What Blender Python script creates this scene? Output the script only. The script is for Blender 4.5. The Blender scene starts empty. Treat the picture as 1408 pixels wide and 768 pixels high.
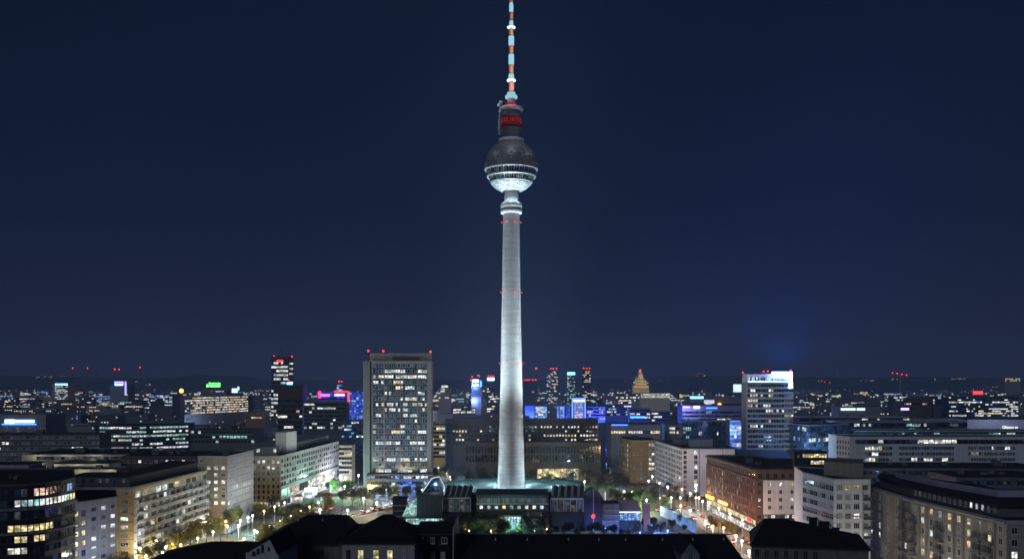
import bpy, math, random
from mathutils import Vector

scene = bpy.context.scene
C = scene.collection
rng = random.Random(11)
RAD = math.radians

# ------------------------------------------------------------------ camera
H, F, HY = 70.0, 1370.0, 523.0          # eye height, focal length in photo pixels, horizon row
cam_data = bpy.data.cameras.new('camera')
cam_data.sensor_width = 36.0
cam_data.lens = 36.0 * F / 1408.0
cam_data.shift_y = (HY - 384.0) / 1408.0
cam_data.clip_start = 1.0
cam_data.clip_end = 40000.0
cam = bpy.data.objects.new('camera', cam_data)
cam.location = (0, 0, H)
cam.rotation_euler = (RAD(90), 0, 0)
C.objects.link(cam)
scene.camera = cam

# ------------------------------------------------------------------ night sky
world = bpy.data.worlds.new('World')
scene.world = world
world.use_nodes = True
wt = world.node_tree
wt.nodes.clear()
w_out = wt.nodes.new('ShaderNodeOutputWorld')
w_bg = wt.nodes.new('ShaderNodeBackground')
w_add = wt.nodes.new('ShaderNodeAddShader')
w_sky_bg = wt.nodes.new('ShaderNodeBackground')
w_sky = wt.nodes.new('ShaderNodeTexSky')
w_sky.sky_type = 'NISHITA'
w_sky.sun_disc = False
w_sky.sun_elevation = RAD(-14)
w_sky.sun_rotation = RAD(204)
w_sky_bg.inputs['Strength'].default_value = 0.05
w_tc = wt.nodes.new('ShaderNodeTexCoord')
w_sep = wt.nodes.new('ShaderNodeSeparateXYZ')
w_ramp = wt.nodes.new('ShaderNodeValToRGB')
els = w_ramp.color_ramp.elements
els[0].position = 0.0
els[0].color = (0.0150, 0.0158, 0.0430, 1)
els[1].position = 1.0
els[1].color = (0.0020, 0.0045, 0.0155, 1)
for p, c in ((0.05, (0.0098, 0.0122, 0.0350)), (0.15, (0.0038, 0.0086, 0.0270)), (0.36, (0.0025, 0.0066, 0.0200))):
    e = els.new(p)
    e.color = c + (1,)
w_noise = wt.nodes.new('ShaderNodeTexNoise')
w_noise.inputs['Scale'].default_value = 2.2
w_noise.inputs['Detail'].default_value = 4
w_map = wt.nodes.new('ShaderNodeMapRange')
w_map.inputs['From Min'].default_value = 0.3
w_map.inputs['From Max'].default_value = 0.7
w_map.inputs['To Min'].default_value = 0.78
w_map.inputs['To Max'].default_value = 1.2
wt.links.new(w_tc.outputs['Generated'], w_sep.inputs[0])
wt.links.new(w_tc.outputs['Generated'], w_noise.inputs['Vector'])
wt.links.new(w_noise.outputs['Fac'], w_map.inputs['Value'])
wt.links.new(w_sep.outputs['Z'], w_ramp.inputs['Fac'])
wt.links.new(w_ramp.outputs['Color'], w_bg.inputs['Color'])
wt.links.new(w_map.outputs['Result'], w_bg.inputs['Strength'])
wt.links.new(w_sky.outputs['Color'], w_sky_bg.inputs['Color'])
wt.links.new(w_bg.outputs[0], w_add.inputs[0])
wt.links.new(w_sky_bg.outputs[0], w_add.inputs[1])
wt.links.new(w_add.outputs[0], w_out.inputs['Surface'])

# ------------------------------------------------------------------ the one faint "sun": moonlight and city glow from behind the camera
sun_data = bpy.data.lights.new('moon', 'SUN')
sun_data.energy = 0.52
sun_data.angle = RAD(12)
sun_data.color = (0.74, 0.85, 1.0)
sun = bpy.data.objects.new('moon', sun_data)
sun.rotation_euler = (RAD(73), 0, RAD(-24))
C.objects.link(sun)

# ------------------------------------------------------------------ exposure
scene.view_settings.view_transform = 'Standard'
scene.view_settings.look = 'None'
scene.view_settings.exposure = 0.0
scene.view_settings.gamma = 1.0
scene.view_settings.use_curve_mapping = False
scene.render.engine = 'CYCLES'
scene.cycles.max_bounces = 5
scene.cycles.diffuse_bounces = 2
scene.cycles.glossy_bounces = 2
scene.cycles.transmission_bounces = 2
scene.cycles.volume_bounces = 0
scene.cycles.sample_clamp_indirect = 2.0
scene.cycles.use_denoising = True

HAZE = 0.000105

# ================================================================== helpers
def px(x, d):
    return (x - 704.0) * d / F
def pt(x, d):
    return (px(x, d), d)
def pz(y, d):
    return H - (y - HY) * d / F
def dist(y, z):
    return (H - z) * F / (y - HY)

def tag(o, label=None, cat=None, group=None, kind=None):
    if label: o['label'] = label
    if cat: o['category'] = cat
    if group: o['group'] = group
    if kind: o['kind'] = kind
    return o

def empty(name, loc, label=None, cat=None, group=None, rz=0.0):
    o = bpy.data.objects.new(name, None)
    o.location = loc
    o.rotation_euler = (0, 0, rz)
    C.objects.link(o)
    return tag(o, label, cat, group)

class MB:
    """collects faces, then links them as ONE mesh object"""
    def __init__(s):
        s.v, s.f, s.m = [], [], []
    def face(s, pts, m=0):
        i = len(s.v)
        s.v.extend([tuple(p) for p in pts])
        s.f.append(tuple(range(i, i + len(pts))))
        s.m.append(m)
    def box(s, x0, x1, y0, y1, z0, z1, m=0):
        i = len(s.v)
        s.v += [(x0, y0, z0), (x1, y0, z0), (x1, y1, z0), (x0, y1, z0), (x0, y0, z1), (x1, y0, z1), (x1, y1, z1), (x0, y1, z1)]
        for f in ((0, 3, 2, 1), (4, 5, 6, 7), (0, 1, 5, 4), (1, 2, 6, 5), (2, 3, 7, 6), (3, 0, 4, 7)):
            s.f.append(tuple(i + k for k in f))
            s.m.append(m)
    def obox(s, a, b, half, z0, z1, m=0):
        """upright box round the ground segment a-b"""
        ax, ay = a; bx, by = b
        L = math.hypot(bx - ax, by - ay) or 1
        nx, ny = -(by - ay) / L * half, (bx - ax) / L * half
        s.prism([(ax - nx, ay - ny), (bx - nx, by - ny), (bx + nx, by + ny), (ax + nx, ay + ny)], z0, z1, m)
    def prism(s, poly, z0, z1, m=0, bottom=False):
        n = len(poly)
        area = sum(poly[k][0] * poly[(k + 1) % n][1] - poly[(k + 1) % n][0] * poly[k][1] for k in range(n))
        if area < 0: poly = poly[::-1]
        i = len(s.v)
        s.v += [(p[0], p[1], z0) for p in poly] + [(p[0], p[1], z1) for p in poly]
        for k in range(n):
            l = (k + 1) % n
            s.f.append((i + k, i + l, i + n + l, i + n + k)); s.m.append(m)
        s.f.append(tuple(i + n + k for k in range(n))); s.m.append(m)
        if bottom:
            s.f.append(tuple(i + k for k in reversed(range(n)))); s.m.append(m)
    def tube(s, p, q, r0, r1, n=6, m=0, cap=True):
        p, q = Vector(p), Vector(q)
        d = (q - p)
        if d.length < 1e-6: return
        d.normalize()
        u = d.orthogonal().normalized(); w = d.cross(u)
        i = len(s.v)
        for c, r in ((p, r0), (q, r1)):
            for k in range(n):
                a = 2 * math.pi * k / n
                s.v.append(tuple(c + u * (math.cos(a) * r) + w * (math.sin(a) * r)))
        for k in range(n):
            l = (k + 1) % n
            s.f.append((i + k, i + l, i + n + l, i + n + k)); s.m.append(m)
        if cap:
            s.f.append(tuple(i + n + k for k in range(n))); s.m.append(m)
            s.f.append(tuple(i + k for k in reversed(range(n)))); s.m.append(m)
    def lathe(s, prof, n=48, cx=0.0, cy=0.0, m=0):
        i = len(s.v)
        for r, z in prof:
            for k in range(n):
                a = 2 * math.pi * k / n
                s.v.append((cx + r * math.cos(a), cy + r * math.sin(a), z))
        for j in range(len(prof) - 1):
            for k in range(n):
                l = (k + 1) % n
                s.f.append((i + j * n + k, i + j * n + l, i + (j + 1) * n + l, i + (j + 1) * n + k)); s.m.append(m)
    def ball(s, c, r, m=0, seg=8, rings=6):
        i = len(s.v)
        for a in range(rings + 1):
            t = math.pi * a / rings
            for k in range(seg):
                u = 2 * math.pi * k / seg
                s.v.append((c[0] + r * math.sin(t) * math.cos(u), c[1] + r * math.sin(t) * math.sin(u), c[2] - r * math.cos(t)))
        for a in range(rings):
            for k in range(seg):
                l = (k + 1) % seg
                s.f.append((i + a * seg + k, i + a * seg + l, i + (a + 1) * seg + l, i + (a + 1) * seg + k)); s.m.append(m)
    def mesh(s, name, mats, smooth=False):
        me = bpy.data.meshes.new(name)
        me.from_pydata(s.v, [], s.f)
        for mt in (mats if isinstance(mats, (list, tuple)) else [mats]):
            me.materials.append(mt)
        me.polygons.foreach_set('material_index', s.m)
        if smooth:
            me.polygons.foreach_set('use_smooth', [True] * len(s.f))
        me.update()
        return me
    def build(s, name, mats, parent=None, smooth=False, loc=None):
        return place(name, s.mesh(name, mats, smooth), parent, loc)

def place(name, me, parent=None, loc=None, rz=0.0):
    o = bpy.data.objects.new(name, me)
    C.objects.link(o)
    if parent is not None: o.parent = parent
    if loc is not None: o.location = loc
    if rz: o.rotation_euler = (0, 0, rz)
    return o

def text_mesh(name, cu, parent):
    """turns a text curve into a plain mesh object"""
    tmp = bpy.data.objects.new('letter_curve', cu)
    C.objects.link(tmp)
    dg = bpy.context.evaluated_depsgraph_get()
    me = bpy.data.meshes.new_from_object(tmp.evaluated_get(dg))
    bpy.data.objects.remove(tmp)
    return place(name, me, parent)

# ------------------------------------------------------------------ materials
def _mat(name):
    m = bpy.data.materials.new(name)
    m.use_nodes = True
    nt = m.node_tree
    nt.nodes.clear()
    out = nt.nodes.new('ShaderNodeOutputMaterial')
    return m, nt, out

def surf(name, col, rough=0.8, amt=0.25, scale=0.25, streak=0.0, metal=0.0, bump=0.0, bscale=3.0, seams=None, spec=0.3, band=0.0):
    """a real surface: uneven weathered colour, optional vertical rain streaks, optional panel seams"""
    m, nt, out = _mat(name)
    N, L = nt.nodes.new, nt.links.new
    b = N('ShaderNodeBsdfPrincipled')
    b.inputs['Roughness'].default_value = rough
    b.inputs['Metallic'].default_value = metal
    b.inputs['Specular IOR Level'].default_value = spec
    g = N('ShaderNodeNewGeometry')
    n1 = N('ShaderNodeTexNoise')
    n1.inputs['Scale'].default_value = scale
    n1.inputs['Detail'].default_value = 6
    n1.inputs['Roughness'].default_value = 0.65
    L(g.outputs['Position'], n1.inputs['Vector'])
    mr = N('ShaderNodeMapRange')
    mr.inputs['From Min'].default_value = 0.25
    mr.inputs['From Max'].default_value = 0.75
    mr.inputs['To Min'].default_value = 1 - amt
    mr.inputs['To Max'].default_value = 1 + amt
    L(n1.outputs['Fac'], mr.inputs['Value'])
    fac = mr.outputs['Result']
    if streak:
        vm = N('ShaderNodeVectorMath'); vm.operation = 'MULTIPLY'
        vm.inputs[1].default_value = (1.3, 1.3, 0.05)
        L(g.outputs['Position'], vm.inputs[0])
        n2 = N('ShaderNodeTexNoise'); n2.inputs['Scale'].default_value = 1.0; n2.inputs['Detail'].default_value = 3
        L(vm.outputs[0], n2.inputs['Vector'])
        m2 = N('ShaderNodeMapRange')
        m2.inputs['From Min'].default_value = 0.3; m2.inputs['From Max'].default_value = 0.7
        m2.inputs['To Min'].default_value = 1 - streak; m2.inputs['To Max'].default_value = 1 + streak * 0.4
        L(n2.outputs['Fac'], m2.inputs['Value'])
        mm = N('ShaderNodeMath'); mm.operation = 'MULTIPLY'
        L(fac, mm.inputs[0]); L(m2.outputs['Result'], mm.inputs[1])
        fac = mm.outputs[0]
    if band:
        vm = N('ShaderNodeVectorMath'); vm.operation = 'MULTIPLY'
        vm.inputs[1].default_value = (0.10, 0.10, 0.9)
        L(g.outputs['Position'], vm.inputs[0])
        n3 = N('ShaderNodeTexNoise'); n3.inputs['Scale'].default_value = 1.0; n3.inputs['Detail'].default_value = 5; n3.inputs['Roughness'].default_value = 0.7
        L(vm.outputs[0], n3.inputs['Vector'])
        m4 = N('ShaderNodeMapRange')
        m4.inputs['From Min'].default_value = 0.35; m4.inputs['From Max'].default_value = 0.65
        m4.inputs['To Min'].default_value = 1 - band; m4.inputs['To Max'].default_value = 1 + band
        L(n3.outputs['Fac'], m4.inputs['Value'])
        mm = N('ShaderNodeMath'); mm.operation = 'MULTIPLY'
        L(fac, mm.inputs[0]); L(m4.outputs['Result'], mm.inputs[1])
        fac = mm.outputs[0]
    if seams:
        sp = N('ShaderNodeSeparateXYZ'); L(g.outputs['Position'], sp.inputs[0])
        md = N('ShaderNodeMath'); md.operation = 'PINGPONG'; md.inputs[1].default_value = seams / 2
        L(sp.outputs['Z'], md.inputs[0])
        lt = N('ShaderNodeMath'); lt.operation = 'LESS_THAN'; lt.inputs[1].default_value = 0.12
        L(md.outputs[0], lt.inputs[0])
        m3 = N('ShaderNodeMapRange'); m3.inputs['To Min'].default_value = 1.0; m3.inputs['To Max'].default_value = 0.88
        L(lt.outputs[0], m3.inputs['Value'])
        mm = N('ShaderNodeMath'); mm.operation = 'MULTIPLY'
        L(fac, mm.inputs[0]); L(m3.outputs['Result'], mm.inputs[1])
        fac = mm.outputs[0]
    vs = N('ShaderNodeVectorMath'); vs.operation = 'SCALE'
    vs.inputs[0].default_value = col
    L(fac, vs.inputs['Scale'])
    L(vs.outputs[0], b.inputs['Base Color'])
    if bump:
        nb = N('ShaderNodeTexNoise'); nb.inputs['Scale'].default_value = bscale; nb.inputs['Detail'].default_value = 4
        L(g.outputs['Position'], nb.inputs['Vector'])
        bp = N('ShaderNodeBump'); bp.inputs['Strength'].default_value = bump; bp.inputs['Distance'].default_value = 0.2
        L(nb.outputs['Fac'], bp.inputs['Height'])
        L(bp.outputs[0], b.inputs['Normal'])
    L(b.outputs[0], out.inputs['Surface'])
    return m

def lit(name, c1, c2, strength, cell=2.6, lo=0.22, hi=1.35):
    """a lit room behind glass: brightness and tint differ from room to room and inside each room"""
    m, nt, out = _mat(name)
    N, L = nt.nodes.new, nt.links.new
    g = N('ShaderNodeNewGeometry')
    sn = N('ShaderNodeVectorMath'); sn.operation = 'SNAP'
    sn.inputs[1].default_value = (cell, cell, 1.6)
    L(g.outputs['Position'], sn.inputs[0])
    wn = N('ShaderNodeTexWhiteNoise'); wn.noise_dimensions = '3D'
    L(sn.outputs[0], wn.inputs['Vector'])
    mx = N('ShaderNodeMix'); mx.data_type = 'RGBA'
    mx.inputs[6].default_value = c1 + (1,); mx.inputs[7].default_value = c2 + (1,)
    L(wn.outputs['Value'], mx.inputs[0])
    n = N('ShaderNodeTexNoise'); n.inputs['Scale'].default_value = 1.1; n.inputs['Detail'].default_value = 3
    L(g.outputs['Position'], n.inputs['Vector'])
    m1 = N('ShaderNodeMapRange')
    m1.inputs['From Min'].default_value = 0.36; m1.inputs['From Max'].default_value = 0.64
    m1.inputs['To Min'].default_value = 0.3; m1.inputs['To Max'].default_value = 1.35
    L(n.outputs['Fac'], m1.inputs['Value'])
    sp = N('ShaderNodeSeparateColor'); L(wn.outputs['Color'], sp.inputs[0])
    m2 = N('ShaderNodeMapRange'); m2.inputs['To Min'].default_value = lo * strength; m2.inputs['To Max'].default_value = hi * strength
    L(sp.outputs[1], m2.inputs['Value'])
    mm = N('ShaderNodeMath'); mm.operation = 'MULTIPLY'
    L(m1.outputs['Result'], mm.inputs[0]); L(m2.outputs['Result'], mm.inputs[1])
    e = N('ShaderNodeEmission')
    L(mx.outputs[2], e.inputs['Color']); L(mm.outputs[0], e.inputs['Strength'])
    L(e.outputs[0], out.inputs['Surface'])
    m.cycles.emission_sampling = 'NONE'
    return m

def glow(name, col, strength, sample=True):
    """a lamp, tube or sign face that gives off light"""
    m, nt, out = _mat(name)
    e = nt.nodes.new('ShaderNodeEmission')
    e.inputs['Color'].default_value = col + (1,)
    e.inputs['Strength'].default_value = strength
    nt.links.new(e.outputs[0], out.inputs['Surface'])
    m.cycles.emission_sampling = 'AUTO' if sample else 'NONE'
    return m

def glass(name, col=(0.012, 0.016, 0.022), rough=0.08, vary=0.5):
    m, nt, out = _mat(name)
    N, L = nt.nodes.new, nt.links.new
    b = N('ShaderNodeBsdfPrincipled')
    b.inputs['Roughness'].default_value = rough
    b.inputs['Specular IOR Level'].default_value = 0.6
    g = N('ShaderNodeNewGeometry')
    sn = N('ShaderNodeVectorMath'); sn.operation = 'SNAP'; sn.inputs[1].default_value = (1.4, 1.4, 1.6)
    L(g.outputs['Position'], sn.inputs[0])
    wn = N('ShaderNodeTexWhiteNoise'); L(sn.outputs[0], wn.inputs['Vector'])
    m1 = N('ShaderNodeMapRange'); m1.inputs['To Min'].default_value = 1 - vary; m1.inputs['To Max'].default_value = 1 + vary * 2
    L(wn.outputs['Value'], m1.inputs['Value'])
    vs = N('ShaderNodeVectorMath'); vs.operation = 'SCALE'; vs.inputs[0].default_value = col
    L(m1.outputs['Result'], vs.inputs['Scale']); L(vs.outputs[0], b.inputs['Base Color'])
    L(b.outputs[0], out.inputs['Surface'])
    return m

M = {
    'roof': surf('roof_felt', (0.016, 0.017, 0.020), 0.9, 0.4, 0.12),
    'roof_tile': surf('roof_tile', (0.010, 0.010, 0.012), 0.9, 0.35, 0.8, bump=0.4, bscale=2.5),
    'concrete': surf('concrete', (0.30, 0.30, 0.30), 0.85, 0.15, 0.2, 0.22, bump=0.15, seams=3.2),
    'white': surf('white_render', (0.52, 0.52, 0.55), 0.8, 0.10, 0.2, 0.16, seams=3.2),
    'lavender': surf('lavender_render', (0.60, 0.58, 0.72), 0.8, 0.08, 0.2, 0.12),
    'violet': surf('violet_grey_render', (0.26, 0.26, 0.37), 0.8, 0.12, 0.2, 0.2, seams=3.2),
    'pale_violet': surf('pale_violet_render', (0.36, 0.355, 0.47), 0.8, 0.12, 0.2, 0.2, seams=3.2),
    'grey': surf('grey_render', (0.27, 0.27, 0.29), 0.85, 0.15, 0.2, 0.22, seams=3.2),
    'dark_grey': surf('dark_grey_render', (0.10, 0.10, 0.11), 0.85, 0.2, 0.2, 0.2),
    'far_grey': surf('far_grey_render', (0.19, 0.195, 0.21), 0.85, 0.25, 0.05),
    'far_dark': surf('far_dark_render', (0.085, 0.09, 0.10), 0.85, 0.25, 0.05),
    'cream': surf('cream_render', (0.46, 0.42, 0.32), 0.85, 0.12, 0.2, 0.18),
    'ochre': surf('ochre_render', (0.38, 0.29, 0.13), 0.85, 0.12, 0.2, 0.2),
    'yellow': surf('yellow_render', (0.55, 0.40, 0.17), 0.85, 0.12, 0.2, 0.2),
    'tan_light': surf('pale_tan_render', (0.27, 0.245, 0.22), 0.85, 0.15, 0.2, 0.24, seams=3.2),
    'tan': surf('tan_render', (0.25, 0.22, 0.19), 0.85, 0.15, 0.2, 0.22, seams=3.2),
    'brick': surf('dark_red_brick', (0.105, 0.062, 0.046), 0.9, 0.2, 0.4, 0.2, bump=0.3, bscale=4),
    'brown': surf('brown_brick', (0.26, 0.15, 0.075), 0.9, 0.18, 0.3, 0.2),
    'dark_brown': surf('dark_brown_cladding', (0.065, 0.052, 0.045), 0.85, 0.2, 0.2, 0.2),
    'black': surf('black_metal', (0.012, 0.012, 0.014), 0.6, 0.2, 0.4),
    'metal': surf('pale_metal', (0.42, 0.44, 0.46), 0.5, 0.15, 0.5, metal=0.4),
    'teal_metal': surf('teal_copper', (0.035, 0.16, 0.17), 0.7, 0.25, 0.3, 0.2),
    'frame': surf('window_frame_white', (0.42, 0.42, 0.42), 0.6, 0.1, 0.5),
    'frame_dark': surf('window_frame_dark', (0.05, 0.05, 0.055), 0.5, 0.1, 0.5),
    'glass': glass('dark_window_glass'),
    'bluglass': glass('blue_curtain_glass', (0.035, 0.07, 0.12), 0.12, 0.6),
    'curtain': glass('curtained_window', (0.10, 0.115, 0.14), 0.35, 0.7),
    'warm': lit('lit_room_warm', (1.0, 0.72, 0.36), (1.0, 0.86, 0.60), 1.15),
    'ylw': lit('lit_room_yellow', (1.0, 0.80, 0.36), (1.0, 0.92, 0.55), 1.1),
    'wht': lit('lit_room_white', (1.0, 0.93, 0.76), (0.92, 0.97, 1.0), 1.2),
    'cool': lit('lit_office_cool', (0.72, 0.88, 1.0), (0.95, 1.0, 1.0), 1.1),
    'teal': lit('lit_office_teal', (0.30, 0.85, 0.80), (0.80, 1.0, 0.92), 0.85),
    'blu': lit('lit_room_blue', (0.12, 0.30, 1.0), (0.45, 0.70, 1.0), 0.95),
    'deep': lit('lit_facade_deep_blue', (0.03, 0.06, 1.0), (0.10, 0.20, 1.0), 0.75),
    'pink': lit('lit_room_pinkish', (1.0, 0.62, 0.52), (1.0, 0.82, 0.72), 0.9),
    'dim': lit('dimly_lit_room', (0.30, 0.42, 0.55), (0.70, 0.66, 0.55), 0.13),
    'gold_dim': lit('stone_floodlight_glow', (1.0, 0.60, 0.20), (1.0, 0.78, 0.42), 0.32, lo=0.5),  # palace stone glows by itself in place of floodlighting
    'gold': lit('palace_gold_glow', (1.0, 0.66, 0.22), (1.0, 0.85, 0.5), 0.9, lo=0.6),  # brighter glow for palace windows, also put on its spire and turrets
}

# ------------------------------------------------------------------ windows
_wm = {}
def window_mesh(w, h, pane, frame='frame', mull=1, rich=True):
    """frame ring, mullions and sill standing proud of the wall; local x along the wall, -y outwards, z up from the sill"""
    w, h = round(w, 2), round(h, 2)
    key = (w, h, pane, frame, mull, rich)
    if key in _wm: return _wm[key]
    b = MB()
    if rich:
        t = min(0.12, w * 0.08)
        b.box(-w / 2, -w / 2 + t, -0.12, 0, 0, h)
        b.box(w / 2 - t, w / 2, -0.12, 0, 0, h)
        b.box(-w / 2 + t, w / 2 - t, -0.12, 0, 0, t)
        b.box(-w / 2 + t, w / 2 - t, -0.12, 0, h - t, h)
        for k in range(mull):
            x = -w / 2 + w * (k + 1) / (mull + 1)
            b.box(x - 0.05, x + 0.05, -0.09, 0, t, h - t)
        b.box(-w / 2 - 0.1, w / 2 + 0.1, -0.22, 0, -0.12, 0)
        b.face([(-w / 2 + t, -0.04, t), (w / 2 - t, -0.04, t), (w / 2 - t, -0.04, h - t), (-w / 2 + t, -0.04, h - t)], 1)
    else:
        b.box(-w / 2, w / 2, -0.12, 0, 0, h, 1)
    me = b.mesh('window', [M[frame], M[pane]])
    _wm[key] = (me, b)
    return _wm[key]

def palette(p, rows, cols, keys, run=2.5, rowp=None):
    """which rooms are lit: runs of neighbouring windows, not single random ones"""
    g = {}
    for r in range(rows):
        c = 0
        pr = p if rowp is None else rowp[r % len(rowp)]
        while c < cols:
            n = max(1, int(rng.expovariate(1.0 / run) + 0.5))
            on = rng.random() < pr
            k = rng.choice(keys)
            for q in range(c, min(cols, c + n)):
                if on and rng.random() < 0.88: g[(r, q)] = k
            c += n
    return g

class Building:
    def __init__(s, name, label, front, z1, wall='grey', cat='building', back=None, depth=18.0, group=None, roof='roof', coping='concrete', coping_h=0.7, z0=0.0):
        """front: the wall line the street sees, left to right; three points make a corner block"""
        s.front = front
        if back is None:
            if len(front) == 3:
                a, c, b = front
                back = [(a[0] + b[0] - c[0], a[1] + b[1] - c[1])]
            else:
                a, b = front[-1], front[0]
                L = math.hypot(a[0] - b[0], a[1] - b[1]) or 1
                n = (-(a[1] - b[1]) / L * depth, (a[0] - b[0]) / L * depth)
                back = [(a[0] + n[0], a[1] + n[1]), (b[0] + n[0], b[1] + n[1])]
        poly = list(front) + list(back)
        cx = sum(p[0] for p in poly) / len(poly); cy = sum(p[1] for p in poly) / len(poly)
        s.c = (cx, cy)
        s.poly, s.z1, s.z0 = poly, z1, z0
        s.root = empty(name, (cx, cy, 0), label, cat, group)
        s.loc = lambda p: (p[0] - cx, p[1] - cy)
        s.lp = [s.loc(p) for p in poly]
        b = MB(); b.prism(s.lp, z0, z1)
        s.wall = b.build('wall', M[wall], s.root)
        # roof skin inside a real parapet
        ins = s.inset(0.45)
        r = MB(); r.face([(p[0], p[1], z1 + 0.02) for p in ins]); r.build('roof', M[roof], s.root)
        if coping_h:
            k = MB(); n = len(s.lp)
            out = s.inset(-0.12)
            for i in range(n):
                j = (i + 1) % n
                o0, o1, i0, i1 = out[i], out[j], ins[i], ins[j]
                z, zz = z1 + 0.004, z1 + coping_h
                k.face([(*o0, z), (*o1, z), (*o1, zz), (*o0, zz)])
                k.face([(*o0, zz), (*o1, zz), (*i1, zz), (*i0, zz)])
                k.face([(*i0, zz), (*i1, zz), (*i1, z), (*i0, z)])
                k.face([(*o0, z), (*i0, z), (*i1, z), (*o1, z)])
            k.build('parapet', M[coping], s.root)
        s.win = []
    def inset(s, d):
        P = s.lp; n = len(P)
        area = sum(P[k][0] * P[(k + 1) % n][1] - P[(k + 1) % n][0] * P[k][1] for k in range(n))
        sg = 1 if area > 0 else -1
        out = []
        for i in range(n):
            a, p, b = P[i - 1], P[i], P[(i + 1) % n]
            def nr(u, v):
                L = math.hypot(v[0] - u[0], v[1] - u[1]) or 1
                return (-(v[1] - u[1]) / L * sg, (v[0] - u[0]) / L * sg)
            n1, n2 = nr(a, p), nr(p, b)
            k = 1 + n1[0] * n2[0] + n1[1] * n2[1]
            if k < 0.2: k = 0.2
            out.append((p[0] + (n1[0] + n2[0]) * d / k, p[1] + (n1[1] + n2[1]) * d / k))
        return out
    def axes(s, seg):
        a, b = s.front[seg], s.front[seg + 1]
        L = math.hypot(b[0] - a[0], b[1] - a[1])
        return a, ((b[0] - a[0]) / L, (b[1] - a[1]) / L), L, math.atan2(b[1] - a[1], b[0] - a[0])
    def at(s, seg, u, out=0.0):
        """local point at distance u along a face, out metres in front of it"""
        a, t, L, rz = s.axes(seg)
        return s.loc((a[0] + t[0] * u + t[1] * out, a[1] + t[1] * u - t[0] * out))
    def windows(s, seg, cols, rows, fh, top, w, h, p=0.1, keys=('wht',), off=('glass',), frame='frame', mull=1, u0=0.0, u1=None, run=2.5, rowp=None, grid=None, rich=True, skip=None):
        """grid of windows; top = metres from the roof line down to the first window head"""
        a, t, L, rz = s.axes(seg)
        if u1 is None: u1 = L
        if u0 < 0: u0 += L
        if u1 <= 0: u1 += L
        pitch = (u1 - u0) / cols
        w = pitch * 0.97 if w == 1.01 else (w if w > 1.0001 else w * pitch)
        g = palette(p, rows, cols, keys, run, rowp) if grid is None else grid
        for r in range(rows):
            z = s.z1 - top - r * fh - h
            if z < s.z0 + 0.2: break
            for c in range(cols):
                if skip and skip(r, c): continue
                k = g.get((r, c)) or rng.choice(off)
                if k == 'none': continue
                q = s.at(seg, u0 + pitch * (c + 0.5))
                s.win.append((q, z, rz, w, h, k, frame, mull, rich))
    def done(s, keep=100, name='window'):
        def size(x):
            d = math.hypot(x[0][0] + s.c[0], x[0][1] + s.c[1])
            return -(x[3] * x[4]) / (d * d)
        ws = sorted(s.win, key=size)
        rest = MB(); mats, mi = [], {}
        for i, (q, z, rz, w, h, k, frame, mull, rich) in enumerate(ws):
            me, b = window_mesh(w, h, k, frame, mull, rich)
            if i < keep:
                place(name, me, s.root, (q[0], q[1], z), rz)
            else:
                ca, sa = math.cos(rz), math.sin(rz)
                i0 = len(rest.v)
                rest.v += [(q[0] + x * ca - y * sa, q[1] + x * sa + y * ca, z + zz) for x, y, zz in b.v]
                ids = []
                for nm in (frame, k):
                    if nm not in mi: mi[nm] = len(mats); mats.append(M[nm])
                    ids.append(mi[nm])
                rest.f += [tuple(i0 + v for v in f) for f in b.f]
                rest.m += [ids[m] for m in b.m]
        if rest.f:
            tag(rest.build(name, mats, s.root), kind='stuff')
        return s
    def strip(s, seg, u0, u1, z0, z1, out, mat, name):
        """a band (ledge, cornice, sign, canopy) along a face"""
        a, t, L, rz = s.axes(seg)
        if u0 < 0: u0 += L
        if u1 is None or u1 <= 0: u1 = (u1 or 0) + L
        b = MB()
        b.prism([s.at(seg, u0, 0.003), s.at(seg, u1, 0.003), s.at(seg, u1, out), s.at(seg, u0, out)], z0, z1, bottom=True)
        return b.build(name, mat if not isinstance(mat, str) else M[mat], s.root)
    def block(s, poly, z0, z1, wall, name, roof='roof'):
        """a set-back storey or lift house standing on the roof"""
        lp = [s.loc(p) for p in poly]
        b = MB(); b.prism(lp, z0, z1)
        o = b.build(name, M[wall], s.root)
        return o
    def gear(s, n=4):
        """roof plant: vent housings, pipes, a lift hut"""
        xs = [p for p in s.inset(3.0)]
        for k in range(n):
            ws = [rng.random() for _ in xs]; t = sum(ws)
            x = sum(p[0] * w for p, w in zip(xs, ws)) / t; y = sum(p[1] * w for p, w in zip(xs, ws)) / t
            a, tt, L, rz = s.axes(len(s.front) - 2)
            b = MB(); kind = rng.random()
            if kind < 0.5:
                w, d, h = rng.uniform(1.2, 3), rng.uniform(1, 2), rng.uniform(0.8, 1.6)
                b.box(-w / 2, w / 2, -d / 2, d / 2, 0, h); b.box(-w / 2 - .1, w / 2 + .1, -d / 2 - .1, d / 2 + .1, h, h + 0.12)
                nm = 'vent_housing'
            elif kind < 0.8:
                b.tube((0, 0, 0), (0, 0, 1.1), 0.25, 0.25, 8); b.tube((0, 0, 1.1), (0, 0, 1.4), 0.45, 0.3, 8)
                nm = 'vent_pipe'
            else:
                w, d, h = rng.uniform(3, 5), rng.uniform(2.5, 4), rng.uniform(1.8, 2.6)
                b.box(-w / 2, w / 2, -d / 2, d / 2, 0, h); b.box(-w / 2 - .2, w / 2 + .2, -d / 2 - .2, d / 2 + .2, h, h + 0.2)
                nm = 'lift_hut'
            place(nm, b.mesh(nm, M['dark_grey']), s.root, (x, y, s.z1 + 0.02), rz)

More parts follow.
